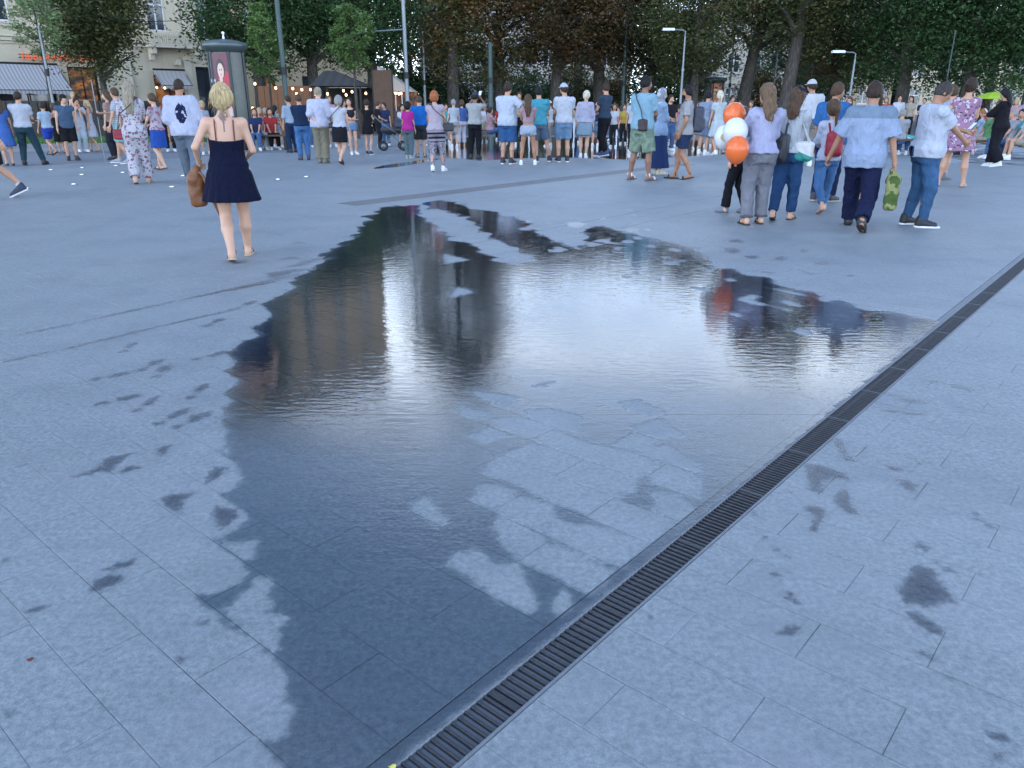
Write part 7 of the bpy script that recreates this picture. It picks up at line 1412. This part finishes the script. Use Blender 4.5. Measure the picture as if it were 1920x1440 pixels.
# balloons
def rubber(name, c):
    m, t, b, nn = nodes(name); b.inputs['Base Color'].default_value = (*c, 1); b.inputs['Roughness'].default_value = .25; b.inputs['Subsurface Weight'].default_value = .0; return m
MO = rubber('orange_rubber', (.72, .14, .03)); MW = rubber('white_rubber', (.62, .63, .66)); by = PP['R3']['M'].to_translation().y
hand = PP['R3']['M'] @ Vector(PP['R3']['wr'][-1])
for x, y, R_, mt, lab, Y in ((1377, 216, .135, MO, 'upper orange balloon in front of the blond woman in white', by + .25), (1379, 247, .145, MW, 'large white balloon between the two orange ones', by - .05), (1359, 257, .125, MW, 'smaller white balloon left of the lower orange one', by + .1), (1382, 280, .138, MO, 'lower orange balloon by the grey jeans', by - .25)):
    p = at(x, y, Y); r = tag(empty('balloon', p), lab, 'balloon', 'orange and white balloons')
    q = MB().lathe([(0, R_ * 1.12)] + [(R_ * math.sin(a) * (1 if math.cos(a) > 0 else 1 - .12 * math.cos(a) ** 2), R_ * 1.12 * math.cos(a) * (1.0 if math.cos(a) > 0 else 1.12)) for a in [math.pi * i / 18 for i in range(1, 18)]] + [(.008, -R_ * 1.25)], 28); q.build('skin', mt, r, True)
    MB().lathe([(.008, -R_ * 1.25), (.018, -R_ * 1.25 - .02), (0, -R_ * 1.25 - .016)], 10).build('knot', mt, r, True)
    a = Vector((0, 0, -R_ * 1.26)); bq = hand - p; MB().tube([a, a.lerp(bq, .5) + Vector((.02, 0, -.04)), bq], .0018, 4).build('string', M_LAMPG, r)
    if x == 1359:
        e = MB().lathe([(0, .004), (.035, .003), (.05, 0)], 16).build('printed_mark', plain('gold_print', (.35, .28, .12), .4), r, True); dv = (Vector((0, 0, CAM_H)) - p).normalized(); e.location = dv * R_ * 1.0; e.rotation_euler = dv.to_track_quat('Z', 'Y').to_euler()
# pram
p = ground(738, 282); r = tag(empty('pram', p, .25), 'black pram with a folded hood left of the woman in magenta', 'pram')
v = Vol((-.5, -.35, .2), (.5, .35, 1.1), .02); v.ell((-.02, 0, .62), (.36, .22, .17), 0, cut=lambda X, Y, Z: Z - .05); vol_obj('basket', v, leather((.02, .022, .03)), r)
v = Vol((-.1, -.35, .5), (.6, .35, 1.15), .02); v.ell((.16, 0, .68), (.27, .235, .27), 0, cut=lambda X, Y, Z: np.maximum(-.0 - Z, -.08 - X)); vol_obj('hood', v, leather((.025, .03, .05)), r)
for sx_ in (-.32, .3):
    for sy_ in (-.24, .24):
        q = MB(); M_ = Matrix.Translation((sx_, sy_, .14)) @ Matrix.Rotation(math.pi / 2, 4, 'X'); q.lathe([(.10, -.02), (.135, -.022), (.14, 0), (.135, .022), (.10, .02), (.10, -.02)], 18, M=M_); wo = q.build('wheel', M_DARKIRON, r, True); q = MB(); q.lathe([(0, -.012), (.1, -.008), (.1, .008), (0, .012)], 10, M=M_); q.build('hub', M_STEEL, wo, True)
for sy_ in (-.24, .24): MB().tube([(-.32, sy_, .14), (.12, sy_, .5), (-.25, sy_, .75), (-.56, sy_, 1.02)], .014, 6).build('frame_tube', M_STEEL, r, True); MB().tube([(.3, sy_, .14), (-.05, sy_, .5)], .014, 6).build('frame_tube', M_STEEL, r)
MB().tube([(-.56, -.24, 1.02), (-.56, .24, 1.02)], .02, 8).build('handle', M_DARKIRON, r)
# benches under the seated people, low wall by the kiosk
def bench(label, x, y, L_, rz=0.0, hgt=.45):
    p = ground(x, y); r = tag(empty('bench', p, rz), label, 'bench', 'benches')
    for k_ in range(4): MB().box(-L_ / 2, L_ / 2, -.2 + k_ * .105, -.2 + k_ * .105 + .09, hgt - .04, hgt, ch=.006).build('slat', M_WOOD, r)
    for s in (-1, 1): MB().box(s * L_ * .42 - .04, s * L_ * .42 + .04, -.18, .18, 0, hgt - .041).build('leg', M_DARKIRON, r)
    return r
bench('long wooden bench on the right under the seated people', 1885, 296, 3.4, -.3); bench('wooden bench left of the man with the phone', 1678, 292, 1.8, -.1); bench('low wooden bench right of the poster column', 500, 281, 1.5, .05); bench('wooden bench by the fountain at mid picture', 924, 267, 1.8, 0); bench('wooden bench right of the floral dress', 1838, 290, 1.5, -.2)
# cloth thrown on the bench, lime parasol
p = ground(1683, 291); v = Vol((-.5, -.4, .4), (.6, .4, .8), .02); v.ell((0, 0, .47), (.40, .26, .10), 0, cut=lambda X, Y, Z: -.02 - Z); v.wrinkle(.012, .8, 2); o = vol_obj('folded_cloth', v, None, None); o.location = p
m, t, b, nn = nodes('white_teal_cloth'); g = nn('ShaderNodeTexCoord').outputs['Object']; sp = nn('ShaderNodeSeparateXYZ', {0: g}); lk(t, mixcol(nn, mth(nn, 'GREATER_THAN', mth(nn, 'ADD', sp.outputs['X'], mth(nn, 'MULTIPLY', sp.outputs['Z'], 2.0)), 1.1), (.6, .6, .62), (.03, .36, .34)), b.inputs['Base Color']); o.data.materials.append(m); tag(o, 'white and teal cloth lying on the bench left of the man with the phone', 'cloth')
p = ground(1846, 262); r = tag(empty('parasol', p), 'lime yellow parasol above the seated crowd on the right', 'parasol')
MB().lathe([(0, 1.78), (.25, 1.74), (.5, 1.64), (.64, 1.55), (.64, 1.52), (.49, 1.62), (.24, 1.72), (0, 1.75)], 8).build('canopy', cloth((.42, .62, .06)), r); MB().tube([(0, 0, 0), (0, 0, 1.75)], .018, 6).build('pole', M_STEEL, r); MB().lathe([(.22, 0), (.22, .06), (.05, .1)], 14).build('base', M_DARKIRON, r)
# dropped scraps on the near paving
for (x, y, c, lab) in ((56, 1236, (.14, .03, .02), 'small reddish leaf scrap on the dry slabs at the lower left'), (735, 1438, (.6, .55, .12), 'tiny yellow petal at the bottom edge beside the drain')):
    p = ground(x, y, .002); V = [(.009 * math.cos(a) * (1 + .3 * math.sin(3 * a)), .007 * math.sin(a), .001 + .003 * math.sin(2 * a)) for a in [6.283 * i / 9 for i in range(9)]]; o = obj('leaf_scrap', mk_mesh('leaf_scrap', V, [tuple(range(9))]), plain('scrap_%d' % x, c, .7)); o.location = p; so = o.modifiers.new('t', 'SOLIDIFY'); so.thickness = .001; tag(o, lab, 'scrap')
print('DONE', round(time.time() - T0, 1))
